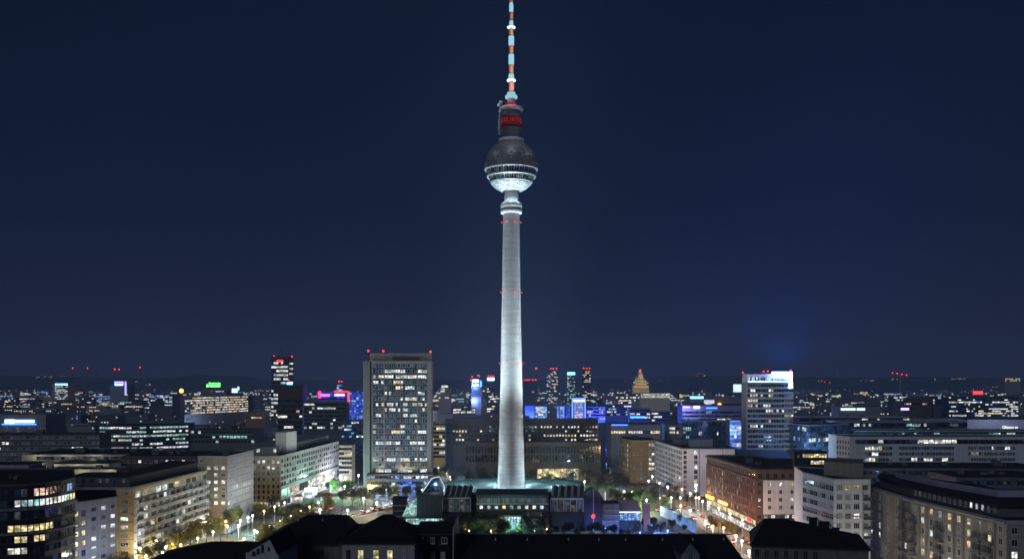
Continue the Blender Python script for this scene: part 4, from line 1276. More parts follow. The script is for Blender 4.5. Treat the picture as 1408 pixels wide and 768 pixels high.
red_lamp(t3.root, (-2, 0, pz(524.5, 1500)), 1.4, 3); red_lamp(t3.root, (2, 0, pz(524.5, 1500)), 1.2, 3)
c4 = box_tower('dark_row', 'dark low office row with a few teal windows below the blue complex', 418, 476, 553, 930, 'far_dark', depth=18, cols=16, rows=7, fh=3.6, top=1, p=.15, keys=('teal', 'wht', 'cool'), h=1.6, run=1.4)
c5 = box_tower('dark_gable_house', 'low block glowing blue from street lights at the foot of the blue glass slab', 470, 500, 578, 860, 'bluglass', depth=14, cols=9, rows=6, fh=3.0, top=.8, p=.35, keys=('blu', 'cool'), off=('bluglass',), h=1.6, run=1.5)
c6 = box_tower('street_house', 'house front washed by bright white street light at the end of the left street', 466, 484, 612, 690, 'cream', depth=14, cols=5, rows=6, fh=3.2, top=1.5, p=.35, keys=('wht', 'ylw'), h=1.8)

# ---------------------------------------------------------------- distance, left of the tower
f1 = box_tower('pale_tower', 'pale office tower with a cyan light strip on its roof edge near the left horizon', 71, 93, 527, 2500, 'grey', cols=8, rows=10, fh=3.8, top=3, p=.35, keys=('cool', 'wht'), off=('curtain', 'glass'), h=2.0, rowp=[.5, .7, .5, .8], u0=8)
b = MB(); b.box(px(76, 2500) - f1.c[0], px(93, 2500) - f1.c[0], 2499 - f1.c[1], 2499.9 - f1.c[1], pz(529, 2500), pz(527, 2500)); b.build('light_strip', SIGN_CYAN, f1.root)
f2_ = box_tower('sign_tower', 'small tower with a magenta and blue roof sign below two chimneys on the left horizon', 151, 176, 529.5, 2600, 'violet', cols=7, rows=8, fh=3.6, top=2, p=.1, keys=('cool',), off=('curtain',), h=1.6)
for (x0, x1, y0, y1, mt, nm) in ((157.5, 170, 524, 529.5, SIGN_BLUE, 'blue_sign'), (159.5, 169, 525, 527.4, SIGN_PINK, 'magenta_sign'), (158.5, 169, 528, 529.4, SIGN_WHITE, 'white_sign'), (171.5, 174, 524, 543, glow('sign_tube_violet', (.5, .45, 1.0), 1.6), 'light_column')):
    b = MB(); o_ = {'blue_sign': 1.0, 'light_column': .4}.get(nm, 1.6); b.box(px(x0, 2600) - f2_.c[0], px(x1, 2600) - f2_.c[0], 2600 - o_ - f2_.c[1], 2600.1 - o_ - f2_.c[1] + .2, pz(y1, 2600), pz(y0, 2600)); b.build(nm, mt, f2_.root)
box_tower('blue_window_block', 'low block dotted with bright blue white windows on the left plain', 205, 237, 542.5, 1700, 'far_dark', cols=15, rows=7, fh=2.6, top=.8, p=.75, keys=('cool', 'blu', 'cool'), h=1.6, run=3)
fg = Building('lit_grid_block', 'long block with a full grid of golden lit windows on the left plain', [pt(254, 1420), pt(262, 1440), pt(341, 1560)], 47, 'cream', coping='concrete', coping_h=.6, back=[pt(345, 1590), pt(256, 1500)])
fg.windows(1, 34, 7, 3.6, 1.2, 1.01, 2.1, p=.97, keys=('warm', 'warm', 'wht'), off=('glass',), frame='cream', mull=0, rich=True)
fg.windows(0, 3, 7, 3.6, 1.2, 1.01, 2.1, p=.3, keys=('wht',), frame='cream', mull=0)
fg.done(); keepout(fg.front, 47)
box_tower('dim_block', 'dim grey block joined to the right end of the golden grid block', 341.5, 358, 543.5, 1572, 'far_grey', cols=6, rows=6, p=.08, keys=('dim',), h=1.8)
box_tower('small_lit_hall', 'small brownish hall lit from below near the golden grid block', 338, 360, 566, 1080, 'brown', depth=14, cols=9, rows=1, fh=3.5, top=5.5, p=.8, keys=('warm', 'wht'), h=1.4)
gs = box_tower('sign_block', 'dark low block carrying a glowing green rooftop sign', 276, 312, 536, 2100, 'far_dark', depth=25, cols=9, rows=2, fh=4, top=2, p=.15, keys=('cool',), h=1.6)
def glyphs(root, x0, x1, y0, y1, d, n, mt, cx, cy):
    """a word too small to read: one letter shape after another, each a few strokes"""
    X0, X1 = px(x0, d) - cx, px(x1, d) - cx
    Z0, Z1 = pz(y1, d), pz(y0, d); p = (X1 - X0) / n; yy = d - 1.5 - cy
    for k in range(n):
        b = MB(); a = X0 + p * (k + .12); c = X0 + p * (k + .86); w_ = (c - a) * .26; hh = Z1 - Z0; zt_ = Z1 if k % 3 == 0 else Z1 - hh * .22
        b.box(a, a + w_, yy, yy + .5, Z0, zt_)
        if k % 2 == 0: b.box(c - w_, c, yy, yy + .5, Z0, Z1 - hh * .25)
        b.box(a + w_, c - w_, yy, yy + .5, zt_ - hh * .2, zt_)
        if k % 3 != 1: b.box(a + w_, c - w_, yy, yy + .5, Z0, Z0 + hh * .2)
        b.build('letter', mt, root)
glyphs(gs.root, 284, 304, 528.4, 531.6, 2100, 8, SIGN_GREEN, *gs.c); glyphs(gs.root, 287.5, 304, 525.8, 527.6, 2100, 8, SIGN_GREEN, *gs.c)
b = MB()
for x in (286, 294, 302): b.tube((px(x, 2100) - gs.c[0], 2099 - gs.c[1], pz(537, 2100)), (px(x, 2100) - gs.c[0], 2099 - gs.c[1], pz(526, 2100)), .3, .3, 5)
b.build('sign_frame', M['black'], gs.root)
bs = box_tower('blue_sign_block', 'far block with a blue white square sign right of the green sign', 317, 331, 540, 1950, 'far_dark', cols=4, rows=1, p=.1)
b = MB(); b.box(px(318.5, 1950) - bs.c[0], px(326.5, 1950) - bs.c[0], -9, -8.4, pz(539.6, 1950), pz(533.6, 1950)); b.build('sign', glow('sign_box_blue_white', (.55, .7, 1.0), 2.2), bs.root)
b = MB(); b.box(px(326.8, 1950) - bs.c[0], px(328.4, 1950) - bs.c[0], -9, -8.4, pz(536, 1950), pz(531.2, 1950)); b.build('sign_fin', SIGN_CYAN, bs.root)
os_ = box_tower('orange_sign_block', 'far low block with a round orange light left of the golden grid block', 243, 256, 541, 2000, 'far_dark', cols=3, rows=1, p=.2)
b = MB(); b.ball((0, -10, pz(537, 2000)), 4.2, 0, 12, 8); b.build('orange_light', SIGN_ORANGE, os_.root)
for i, (x, y0, d, lb) in enumerate(((100, 506.5, 4200, 'thin mast with a red lamp above the left hills, first from the left'), (120.5, 506.5, 4200, 'thin mast with a red lamp between two others on the left hills'), (193, 505.5, 4200, 'red tipped mast standing alone right of the magenta sign tower'), (133, 510, 4600, 'unlit thin mast on the left hills'), (158.3, 508, 3900, 'left one of the pair of chimneys over the magenta sign tower'), (164, 508, 3900, 'right one of the pair of chimneys over the magenta sign tower'),
        (737.5, 507.5, 2600, 'tall mast with a red tip right of the television tower'))):
    m_ = empty('chimney' if i in (4, 5) else 'radio_mast', (px(x, d), d, 0), lb, 'chimney' if i in (4, 5) else 'mast', None)
    b = MB(); r_ = 4.0 if i in (4, 5) else 2.6; b.tube((0, 0, 0), (0, 0, pz(y0, d)), r_, r_ * .6, 8); b.build('shaft', M['far_grey' if i in (4, 5) else 'far_dark'], m_)
    if i != 3:
        b = MB(); b.ball((0, -2, pz(y0, d) + 2), 2.1 if d > 3000 else 1.6); b.build('warning_light', RED, m_)

# ---------------------------------------------------------------- between the high rise and the tower
box_tower('white_crowned_block', 'grey office block with a bright white crown just right of the wide high rise', 603, 620, 533, 1500, 'grey', cols=6, rows=5, fh=3.2, top=1.0, p=.7, keys=('wht', 'dim', 'wht'), off=('curtain',), h=1.8)
wc = box_tower('crown_storey', 'bright white lantern storey on top of the grey office block', 607, 616, 529, 1504, 'far_grey', cols=4, rows=1, fh=3, top=.5, p=1.0, keys=('wht',), h=3.2)
b1 = box_tower('blue_lit_tower', 'tall blue floodlit tower with red beacons left of the television tower', 648, 662, 521, 1700, 'violet', cols=5, rows=6, fh=3.6, top=9.5, p=.15, keys=('cool', 'blu'), off=('bluglass',), h=2.0)
for (y0, y1, mt) in ((521.5, 525, SIGN_WHITE), (528, 530.5, SIGN_WHITE)):
    b = MB(); b.box(px(650, 1700) - b1.c[0], px(658, 1700) - b1.c[0], 1699.2 - b1.c[1], 1699.9 - b1.c[1], pz(y1, 1700), pz(y0, 1700)); b.build('white_sign', mt, b1.root)
b = MB(); b.box(px(660, 1700) - b1.c[0], px(662.5, 1700) - b1.c[0], 1699 - b1.c[1], 1699.9 - b1.c[1], pz(531, 1700), pz(524, 1700)); b.build('blue_sign', SIGN_BLUE, b1.root)
bulb(b1.root, (-4, -14, 35), 30000, (.2, .35, 1.0)); bulb(b1.root, (-4, -14, 60), 25000, (.2, .35, 1.0))
for x, y in ((647, 522.5), (649, 518), (657, 516.5), (659, 517)): red_lamp(b1.root, (px(x, 1700) - b1.c[0], 0, pz(y, 1700)), 1.5, 5)
box_tower('brown_tower', 'slim brownish tower between two bright roof signs left of the television tower', 663.5, 669.5, 532, 1650, 'tan', cols=2, rows=6, p=.1, keys=('warm',), h=2.0)
b3 = box_tower('sign_tower', 'dark tower with a white crown sign and red beacons touching the television tower left edge', 669.5, 681, 518, 1600, 'far_dark', cols=5, rows=10, fh=4.0, top=18, p=.5, keys=('cool', 'wht', 'warm'), h=2.2, run=1.5)
b = MB(); b.box(-px(675.2, 1600) + px(670, 1600), -px(675.2, 1600) + px(679.5, 1600), -7.9, -7.1, pz(522.8, 1600), pz(519, 1600)); b.build('white_sign', SIGN_WHITE, b3.root)
for x in (671.5, 675, 678.5): red_lamp(b3.root, (px(x, 1600) - b3.c[0], 0, pz(517, 1600)), 1.3, 2)
box_tower('ribbon_block', 'low block with two bright white window rows left of the television tower', 623, 653, 561, 1150, 'far_dark', depth=20, cols=14, rows=2, fh=3.0, top=.6, p=.95, keys=('wht',), h=1.9, run=4)
m1 = box_tower('slab_block', 'long dark slab block with warm lit windows crossing behind the television tower', 622, 822, 576.5, 780, 'dark_brown', depth=18, cols=48, rows=5, fh=3.35, top=4.8, p=.3, keys=('warm', 'wht', 'warm'), off=('glass',), h=1.7, w=1.6, run=1.8, rich=True, rowp=[.35, .3, .4, .2, .05], keep=100)
for s_ in (0, 40): m1.gear(3)
b = MB(); b.prism([m1.loc(p) for p in (pt(822.3, 780), pt(833, 792), pt(833, 815), pt(822.3, 797))], 0, 36); b.build('end_wall', M['concrete'], m1.root)
m2 = box_tower('columned_hall', 'lower dark brown hall with upright ribs in front of the long slab block', 640, 826, 609, 700, 'dark_brown', depth=16, cols=44, rows=2, fh=6.2, top=2.0, p=.03, keys=('dim',), off=('glass',), h=5.0, w=2.0, rich=True)
for k in range(45):
    u = (px(826, 700) - px(640, 700)) * k / 44
    if k < 44: m2.strip(0, u, u + .4, 9, 26, .5, 'dark_brown', 'rib')
m2.strip(0, 50, 80, .6, 8.2, .3, M['gold'] if False else M['ylw'], 'lit_foyer')
for k in range(8): m2.strip(0, 50 + k * 4.2, 50.4 + k * 4.2, .3, 8.4, .6, 'dark_brown', 'foyer_column')
for k, (x, y, mt) in enumerate(((604, 600, 'ylw'), (601, 583, 'wht'))): pass
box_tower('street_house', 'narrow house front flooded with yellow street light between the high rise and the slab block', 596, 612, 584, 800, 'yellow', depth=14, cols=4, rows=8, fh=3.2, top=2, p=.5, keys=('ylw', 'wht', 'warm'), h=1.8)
box_tower('dark_row', 'dark low row with a blue lit end below the ribbon block', 612, 640, 577, 900, 'far_dark', depth=18, cols=8, rows=3, fh=3.4, top=4, p=.25, keys=('wht', 'dim'), h=1.6)

# ---------------------------------------------------------------- right of the tower: skyline
def sky_tower(label, x0, x1, y0, d, wall, cols, rows, fh, p, keys, reds, name='residential_tower', crown=None, off=('glass',)):
    t = box_tower(name, label, x0, x1, y0, d, wall, cols=cols, rows=rows, fh=fh, top=fh, p=p, keys=keys, off=off, h=fh * .55, run=1.3)
    for x in reds: red_lamp(t.root, (px(x, d) - t.c[0], -2, pz(y0 - 1.2, d)), d / 1300, 3)
    if crown:
        b = MB(); b.box(px(x0, d) - t.c[0], px(x1, d) - t.c[0], d - 1.5 - t.c[1], d - .1 - t.c[1], pz(y0 + 3.4, d), pz(y0, d)); b.build('crown_light', crown, t.root)
    return t
sky_tower('dark block with a row of red lamps under the tall mast', 721, 738, 523.5, 2300, 'far_dark', 5, 8, 4.0, .12, ('warm',), (721.5, 725, 728, 733, 737))
sky_tower('dotted residential high rise with red crown lamps, the tallest behind the blue lit hall', 757, 767, 508, 2400, 'far_grey', 6, 20, 4.2, .42, ('wht', 'warm', 'cool'), (757.5, 761, 765.5))
sky_tower('lower dotted wing attached to the left of the red crowned high rise', 752, 756.5, 513, 2400, 'far_grey', 3, 20, 4.2, .45, ('wht', 'cool'), ())
sky_tower('slim high rise with a glowing cyan crown right of the television tower', 780, 790.5, 511.5, 2200, 'far_grey', 6, 18, 4.0, .55, ('teal', 'cool', 'teal'), (), crown=SIGN_CYAN)
sky_tower('dark dotted high rise with three red lamps right of the cyan crowned one', 801, 812, 507.5, 2600, 'far_dark', 6, 20, 4.4, .35, ('wht', 'warm'), (803, 807.5, 811))
h1 = box_tower('blue_hall', 'deep blue floodlit windowless hall right of the television tower', 722, 735, 557.5, 1010, 'violet', depth=14, cols=0)
bulb(h1.root, (0, -14, 30), 60000, (.03, .09, 1.0))
h2 = box_tower('blue_screen_hall', 'bright periwinkle lit screen wall beside the deep blue hall', 736.5, 752, 558, 1000, 'violet', depth=14, cols=9, rows=7, fh=2.2, top=.6, p=1.0, keys=('blu', 'cool', 'blu'), off=('blu',), h=2.05, w=1.2)
h3 = box_tower('blue_striped_hall', 'hall with upright blue light strips left of the outlined blue tower', 766, 784, 557.5, 1020, 'violet', depth=14, cols=9, rows=1, fh=14, top=.6, p=.7, keys=('blu', 'deep', 'blu'), off=('deep', 'glass'), h=12.5, w=.9)
bulb(h3.root, (0, -12, 28), 40000, (.05, .1, 1.0))
h4 = box_tower('blue_outlined_tower', 'short tower outlined by blue light tubes with a full bright window grid', 786.5, 805, 547, 980, 'violet', depth=13, cols=8, rows=9, fh=2.35, top=3.6, p=.95, keys=('pink', 'cool', 'blu'), off=('blu',), h=1.7, u0=2.6, u1=-2.6)
for (x0, x1, y0, y1, nm) in ((786.5, 805, 547, 548, 'light_tube'), (788.5, 803.5, 549.5, 551.5, 'sign_bar'), (786.5, 787.4, 548.2, 574, 'light_tube'), (804.1, 805, 548.2, 574, 'light_tube')):
    b = MB(); b.box(px(x0, 980) - h4.c[0], px(x1, 980) - h4.c[0], -13 / 2 - 1.0, -13 / 2 - .25, pz(y1, 980), pz(y0, 980)); b.build(nm, glow('tube_blue', (.16, .35, 1.0), 2.6) if nm == 'light_tube' else SIGN_WHITE, h4.root)
bulb(h4.root, (-18, -16, 28), 60000, (.05, .1, 1.0)); bulb(h4.root, (22, -16, 26), 60000, (.06, .1, 1.0))
box_tower('blue_lit_row', 'row of houses washed in blue light right of the outlined blue tower', 807, 832, 559, 990, 'violet', depth=14, cols=9, rows=4, fh=3.2, top=1, p=.35, keys=('blu', 'cool', 'pink'), h=1.7, run=1.2)
box_tower('blue_window_row', 'dark block dotted with pale blue windows right of the blue lit houses', 832, 868, 556, 1080, 'far_dark', depth=16, cols=14, rows=4, fh=3.0, top=1, p=.5, keys=('cool', 'blu'), h=1.5, run=1.4)
for x, d, z, e in ((812, 960, 14, 60000), (826, 930, 12, 60000), (842, 1010, 16, 60000), (858, 1040, 16, 45000), (832, 860, 10, 30000)):  # point lights on poles, added to strengthen the blue glow here
    t_ = empty('added_light_pole', (px(x, d), d, 0), 'pole with an added blue light among the blue lit houses right of the tower', 'mast', 'added blue lights')
    b = MB(); b.tube((0, 0, 0), (0, 0, z), .2, .12, 6); b.build('pole', M['metal'], t_)
    b = MB(); b.ball((0, 0, z + .4), .8, 0, 8, 6); b.build('lamp', glow('added_lamp_blue', (.12, .25, 1.0), 12.0, False), t_)
    bulb(t_, (0, 0, z + 1.8), e, (.05, .12, 1.0), .6)
# golden domed palace on the horizon
pa = empty('domed_palace', (px(881, 3300), 3300, 0), 'golden floodlit domed palace with a red tip on the right horizon', 'palace')
def pp(x): return px(x, 3300) - px(881, 3300)
M['gold_stone_glow'] = M['gold']
tiers = [(871, 891.5, 533, 529.6, 'base_storey'), (873.5, 889, 529.5, 525.6, 'main_storey'), (876.2, 886, 525.5, 521.8, 'upper_storey'), (878.3, 883.6, 521.7, 514.5, 'tower_storey'), (879.2, 882.6, 514.4, 511.6, 'lantern_storey')]
for (x0, x1, y0, y1, nm) in tiers:
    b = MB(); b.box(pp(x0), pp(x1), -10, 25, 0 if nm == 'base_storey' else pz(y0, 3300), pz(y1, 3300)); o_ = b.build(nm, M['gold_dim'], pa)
    b = MB(); b.box(pp(x0) - .8, pp(x1) + .8, -11, 26, pz(y1, 3300) + .01, pz(y1, 3300) + 1.2); b.build('cornice', M['far_dark'], o_)
    nn = int((x1 - x0) / 1.3)
    for k in range(nn):
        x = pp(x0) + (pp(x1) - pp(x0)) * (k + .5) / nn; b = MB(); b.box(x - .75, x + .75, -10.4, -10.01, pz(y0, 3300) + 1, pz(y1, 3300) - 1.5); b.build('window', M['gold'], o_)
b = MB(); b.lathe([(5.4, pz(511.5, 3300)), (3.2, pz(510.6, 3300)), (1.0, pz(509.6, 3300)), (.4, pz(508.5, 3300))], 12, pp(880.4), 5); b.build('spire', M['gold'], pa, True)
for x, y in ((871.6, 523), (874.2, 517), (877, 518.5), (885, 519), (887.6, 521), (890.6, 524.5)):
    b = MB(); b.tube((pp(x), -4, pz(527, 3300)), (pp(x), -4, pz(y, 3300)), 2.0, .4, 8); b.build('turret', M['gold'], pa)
b = MB(); b.ball((pp(880), -3, pz(509, 3300)), 2.8); b.build('warning_light', RED, pa)
keepout([pt(869, 3300), pt(893, 3300)], pz(528, 3300))
box_tower('white_lit_arcade', 'long brightly lit white arcade building below the golden dome', 881, 921, 540, 1500, 'cream', depth=20, cols=22, rows=2, fh=3.6, top=.8, p=1.0, keys=('wht',), off=('wht',), h=2.6, w=1.3)
box_tower('lit_arcade_wing', 'dimmer low wing with small lit windows left of the white arcade', 847, 880, 541, 1520, 'far_grey', depth=20, cols=12, rows=3, fh=4.2, top=.8, p=.5, keys=('wht', 'warm'), h=1.8, run=1.5)
box_tower('lit_shop_row', 'low row of warm lit shop windows beneath the lit arcade wing', 850, 868, 549, 1400, 'far_dark', depth=16, cols=9, rows=2, fh=3.0, top=.6, p=.8, keys=('warm', 'wht'), h=1.7)
for i, (x, y, lb) in enumerate(((866, 562, 'dark office with broken white window rows behind the grey flat hall, the left one'), (896, 566, 'dark office with scattered white windows behind the grey flat hall, the right one'))):
    box_tower('dark_office', lb, x, x + 28, y, 1000, 'far_dark', depth=16, cols=12, rows=3, fh=3.4, top=.8, p=.55, keys=('wht', 'cool'), h=1.5, run=3)

# ---------------------------------------------------------------- right middle
g1 = box_tower('flat_hall', 'grey flat roofed hall with a lit ribbon of windows and a blue roof line', 840, 908, 583.5, 760, 'concrete', depth=30, cols=20, rows=1, fh=3.4, top=4.6, p=.6, keys=('wht', 'wht', 'warm'), off=('curtain',), h=2.2, run=5, rich=True)
b = MB(); b.box(px(841, 760) - g1.c[0], px(863, 760) - g1.c[0], 759.6 - g1.c[1], 759.99 - g1.c[1], pz(584, 760), pz(583.2, 760)); b.build('blue_roof_line', SIGN_BLUE, g1.root)
b = MB(); b.box(px(872, 760) - g1.c[0], px(893, 760) - g1.c[0], 10, 10.5, pz(582, 760) + 3.4, pz(582, 760) + 4.6); b.build('blue_roof_sign', SIGN_BLUE, g1.root)
g1.gear(3)
box_tower('grey_cube', 'small grey cube building with two warm window rows', 914, 938, 583, 790, 'concrete', depth=16, cols=5, rows=2, fh=3.2, top=2.4, p=.85, keys=('warm', 'wht'), off=('glass',), h=1.7, w=1.5, run=3, u0=4, u1=-3)
box_tower('teal_fin_office', 'office of dark teal glass with pale upright fins', 943, 1003, 579, 760, 'bluglass', depth=16, cols=24, rows=7, fh=3.3, top=1.0, p=.1, keys=('teal', 'cool', 'dim'), off=('bluglass', 'glass', 'bluglass'), h=2.9, w=1.1, rich=True, coping='concrete')
gp_ = box_tower('periwinkle_block', 'pale blue glowing glass block left of the grid tower', 1003.5, 1019, 578, 720, 'violet', depth=14, cols=5, rows=9, fh=3.0, top=1.0, p=.5, keys=('blu', 'cool'), off=('bluglass',), h=2.3, run=1.5)
bulb(gp_.root, (-3, -14, 14), 16000, (.3, .45, 1.0)); bulb(gp_.root, (-3, -12, 34), 12000, (.3, .45, 1.0))
g4 = box_tower('media_block', 'violet lit block with white and lilac roof signs left of the grid tower', 938, 1019, 557.5, 900, 'violet', depth=26, cols=22, rows=4, fh=3.4, top=5.0, p=.25, keys=('cool', 'wht', 'blu'), off=('glass', 'bluglass'), h=1.8, run=4)
LILAC = glow('sign_tube_pale_lilac', (.6, .5, 1.0), 2.2)
for (x0, x1, y0, y1, mt, nm) in ((939, 948.5, 558.5, 560.3, LILAC, 'lilac_sign'), (954, 962, 558, 561, SIGN_WHITE, 'white_sign'), (971, 986, 560, 561, SIGN_BLUE, 'blue_line'), (942, 957.5, 577, 580.5, SIGN_WHITE, 'white_banner')):
    b = MB(); b.box(px(x0, 900) - g4.c[0], px(x1, 900) - g4.c[0], -13.9, -13.2, pz(y1, 900), pz(y0, 900)); b.build(nm, mt, g4.root)
bulb(g4.root, (-26, -24, 45), 20000, (.4, .35, 1.0))
g5 = box_tower('roof_sign_block', 'dark block with a cyan roof sign and a pale screen', 948, 1018, 545.5, 1200, 'far_dark', depth=24, cols=16, rows=2, fh=3.4, top=8, p=.12, keys=('cool',), h=1.6)
for (x0, x1, y0, y1, mt, nm) in ((949, 967, 544.8, 547.5, SIGN_CYAN, 'cyan_sign'), (968, 982, 549.5, 554.5, glow('pale_screen', (.75, .78, 1.0), .9), 'pale_screen')):
    b = MB(); b.box(px(x0, 1200) - g5.c[0], px(x1, 1200) - g5.c[0], -13, -12.3, pz(y1, 1200), pz(y0, 1200)); b.build(nm, mt, g5.root)
b = MB(); b.ball((px(989, 1200) - g5.c[0], -14, pz(556.5, 1200)), 2.4, 0, 12, 8); b.build('orange_light', SIGN_ORANGE, g5.root)
g6 = box_tower('cube_sign_block', 'far block with a glowing pale blue cube sign beside the grid tower', 1006, 1020, 539, 1500, 'far_dark', cols=4, rows=2, p=.2, keys=('cool',))
b = MB(); b.box(px(1009, 1500) - g6.c[0], px(1018.5, 1500) - g6.c[0], -12, -4, pz(538.5, 1500), pz(528, 1500)); b.build('cube_sign', glow('cube_sign_blue_white', (.55, .72, 1.0), 1.6), g6.root)

# grid tower with the lit crown
D = 650
zg = pz(525.5, D)
gt = add(Building('grid_tower', 'grey concrete grid tower with a blazing white roof sign on the right', [pt(1019.5, D + 22), pt(1026.5, D), pt(1091, D)], zg, 'concrete', coping='concrete', coping_h=.4))
wm = px(1091, D) - px(1026.5, D)
glit = {(0, 4): 'dim', (1, 1): 'wht', (1, 2): 'wht', (1, 8): 'wht', (1, 9): 'wht', (2, 1): 'wht', (2, 2): 'wht', (2, 3): 'wht', (2, 5): 'ylw', (2, 8): 'ylw', (2, 9): 'ylw', (3, 0): 'warm', (3, 1): 'wht', (3, 2): 'wht', (3, 3): 'wht', (4, 0): 'warm', (4, 1): 'warm', (4, 3): 'pink', (4, 6): 'wht', (4, 7): 'wht', (4, 8): 'warm', (5, 7): 'wht', (5, 8): 'wht', (5, 9): 'ylw', (5, 11): 'wht', (5, 13): 'wht', (6, 1): 'dim', (7, 7): 'dim', (7, 8): 'pink', (8, 1): 'cool', (8, 2): 'wht', (8, 3): 'wht', (8, 5): 'cool', (12, 4): 'blu', (12, 5): 'cool', (13, 5): 'cool', (13, 6): 'cool', (13, 7): 'cool'}
gt.windows(1, 14, 19, 3.32, .9, 1.55, 1.9, u0=.6, u1=wm * .80, grid=glit, off=('glass', 'glass', 'bluglass'), frame='frame_dark', mull=0)
gt.windows(1, 1, 19, 3.32, .9, wm * .19, 1.6, u0=wm * .81, u1=wm - .2, grid={(6, 0): 'ylw'}, off=('dim', 'curtain', 'glass'), frame='frame_dark', mull=4)
for r in range(19): gt.strip(1, wm * .805, wm - .1, zg - .7 - r * 3.32, zg - .15 - r * 3.32, .4, 'concrete', 'balcony_band')
zc_ = pz(514, D)
b = MB(); b.prism([gt.loc(p) for p in (pt(1026.8, D + .8), pt(1087.5, D + .8), (px(1087.5, D), D + 13), (px(1026.8, D), D + 13))], zg + .05, zc_); b.build('crown_storey', M['lavender'], gt.root)
cw = MB(); cw.box(px(1029, D) - gt.c[0], px(1085, D) - gt.c[0], D + .5 - gt.c[1], D + .79 - gt.c[1], pz(524.6, D), pz(524.0, D)); cw.build('cove_light', SIGN_WHITE, gt.root)
for k in range(26):
    x = 1030 + k * 2.1
    hh = 5.2 if k < 13 else 4.2 - (k - 13) * .15
    f_ = MB(); f_.box(px(x, D) - gt.c[0], px(x + 1.2, D) - gt.c[0], D + .45 - gt.c[1], D + .78 - gt.c[1], pz(523.8, D), pz(523.8 - hh, D)); f_.build('crown_window', M['cool' if rng.random() < .8 else 'bluglass'], gt.root)
LSIGN = glow('roof_sign_blaze', (.10, .32, 1.0), 60.0)
ls = MB(); ls.box(px(1061, D) - gt.c[0], px(1089, D) - gt.c[0], D - .9 - gt.c[1], D - .2 - gt.c[1], pz(516, D), pz(511, D)); ls.box(px(1084.6, D) - gt.c[0], px(1089, D) - gt.c[0], D - .9 - gt.c[1], D - .2 - gt.c[1], pz(533, D), pz(516.02, D)); ls.build('roof_sign', LSIGN, gt.root)
g_ = spot(gt.root, (px(1078, D) - gt.c[0], D + 3 - gt.c[1], pz(510, D) + 1), (px(1080, D) - gt.c[0], D + 3 - gt.c[1], 300), 700000, 180, (.02, .25, 1.0), 1.0, 1.5)  # added upward beam, only lights the haze into a halo over the sign
for x, y in ((1023.5, 512.5), (1052, 511), (1058, 510.3), (1089.5, 509.2)): red_lamp(gt.root, (px(x, D) - gt.c[0], D + 4 - gt.c[1], pz(y, D)), .75, 3)
bulb(gt.root, (px(1050, D) - gt.c[0], D - 12 - gt.c[1], zc_ + 4), 2500, (.55, .7, 1.0)); bulb(gt.root, (px(1100, D) - gt.c[0], D - 14 - gt.c[1], 62), 3500, (.2, .4, 1.0))
gt.done()

# glass buildings right of the grid tower
gb = add(Building('blue_glass_block', 'blue glass office block with bright white windows right of the grid tower', [pt(1091, 640), pt(1112, 618), pt(1169, 640)], 42, 'bluglass', coping='metal', coping_h=.4, back=[(px(1169, 640), 668), (px(1091, 640), 668)]))
gb.windows(1, 18, 8, 3.3, 1.0, 1.01, 2.6, p=.2, keys=('cool', 'cool', 'wht'), off=('bluglass', 'bluglass', 'glass'), frame='frame_dark', mull=0, rowp=[.25, .1, .7, .1, .12, .1], run=3)
gb.windows(0, 7, 8, 3.3, 1.0, 1.01, 2.6, p=.3, keys=('cool', 'blu'), off=('bluglass',), frame='frame_dark', mull=0, run=1.5)
bulb(gb.root, (px(1098, 618) - gb.c[0], -36, 30), 22000, (.35, .6, 1.0)); bulb(gb.root, (px(1140, 618) - gb.c[0], -34, 20), 18000, (.4, .7, 1.0)); gb.done(); gb.gear(3)
yb = add(Building('yellow_window_block', 'low dark block with two rows of yellow lit windows before the blue glass office', [pt(1092, 548), pt(1137, 548)], pz(621, 548), 'black', depth=14, coping='black', coping_h=.4))
yb.windows(0, 12, 2, 3.7, .9, 1.01, 2.2, grid={**{(0, c): 'ylw' for c in range(3, 12)}, **{(1, c): 'ylw' for c in range(6, 12)}, (0, 1): 'dim'}, off=('glass',), frame='frame_dark', mull=0); yb.done()
tb = add(Building('long_white_block', 'long white office block with window bands in the right middle', [pt(1150, 578), pt(1169, 566), pt(1440, 566)], 37.8, 'white', coping='white', coping_h=.5, back=[(px(1440, 566), 590), (px(1152, 578), 595)]))
W = tb.axes(1)[2]
def X(x): return px(x, 566) - px(1169, 566)
tb.windows(1, 34, 1, 3.3, 1.2, 1.01, 2.3, u0=X(1176), u1=W, grid={(0, 4): 'cool', (0, 11): 'wht', (0, 12): 'wht', (0, 13): 'wht', (0, 14): 'wht', (0, 15): 'wht', (0, 16): 'wht', (0, 17): 'wht'}, off=('glass', 'bluglass', 'glass'), frame='frame_dark', mull=0)
G1 = {(0, 0): 'cool', (0, 1): 'ylw', (0, 2): 'wht', (0, 3): 'cool', (0, 4): 'warm', (1, 2): 'wht', (1, 3): 'wht', (2, 0): 'wht', (2, 1): 'wht', (2, 2): 'ylw', (2, 3): 'dim', (3, 3): 'dim'}
tb.windows(1, 8, 6, 3.25, 5.0, 1.01, 2.2, u0=X(1189), u1=X(1227), grid=G1, off=('glass', 'dim', 'curtain'), frame='white', mull=1)
G2 = {(2, c): 'wht' for c in (4, 5, 8, 9, 10)}; G2.update({(2, 14): 'wht', (3, 14): 'wht', (2, 15): 'wht'})
tb.windows(1, 18, 6, 3.25, 5.0, 1.01, 2.0, u0=X(1236), u1=X(1312), grid=G2, off=('glass', 'glass', 'curtain', 'bluglass'), frame='white', mull=1)
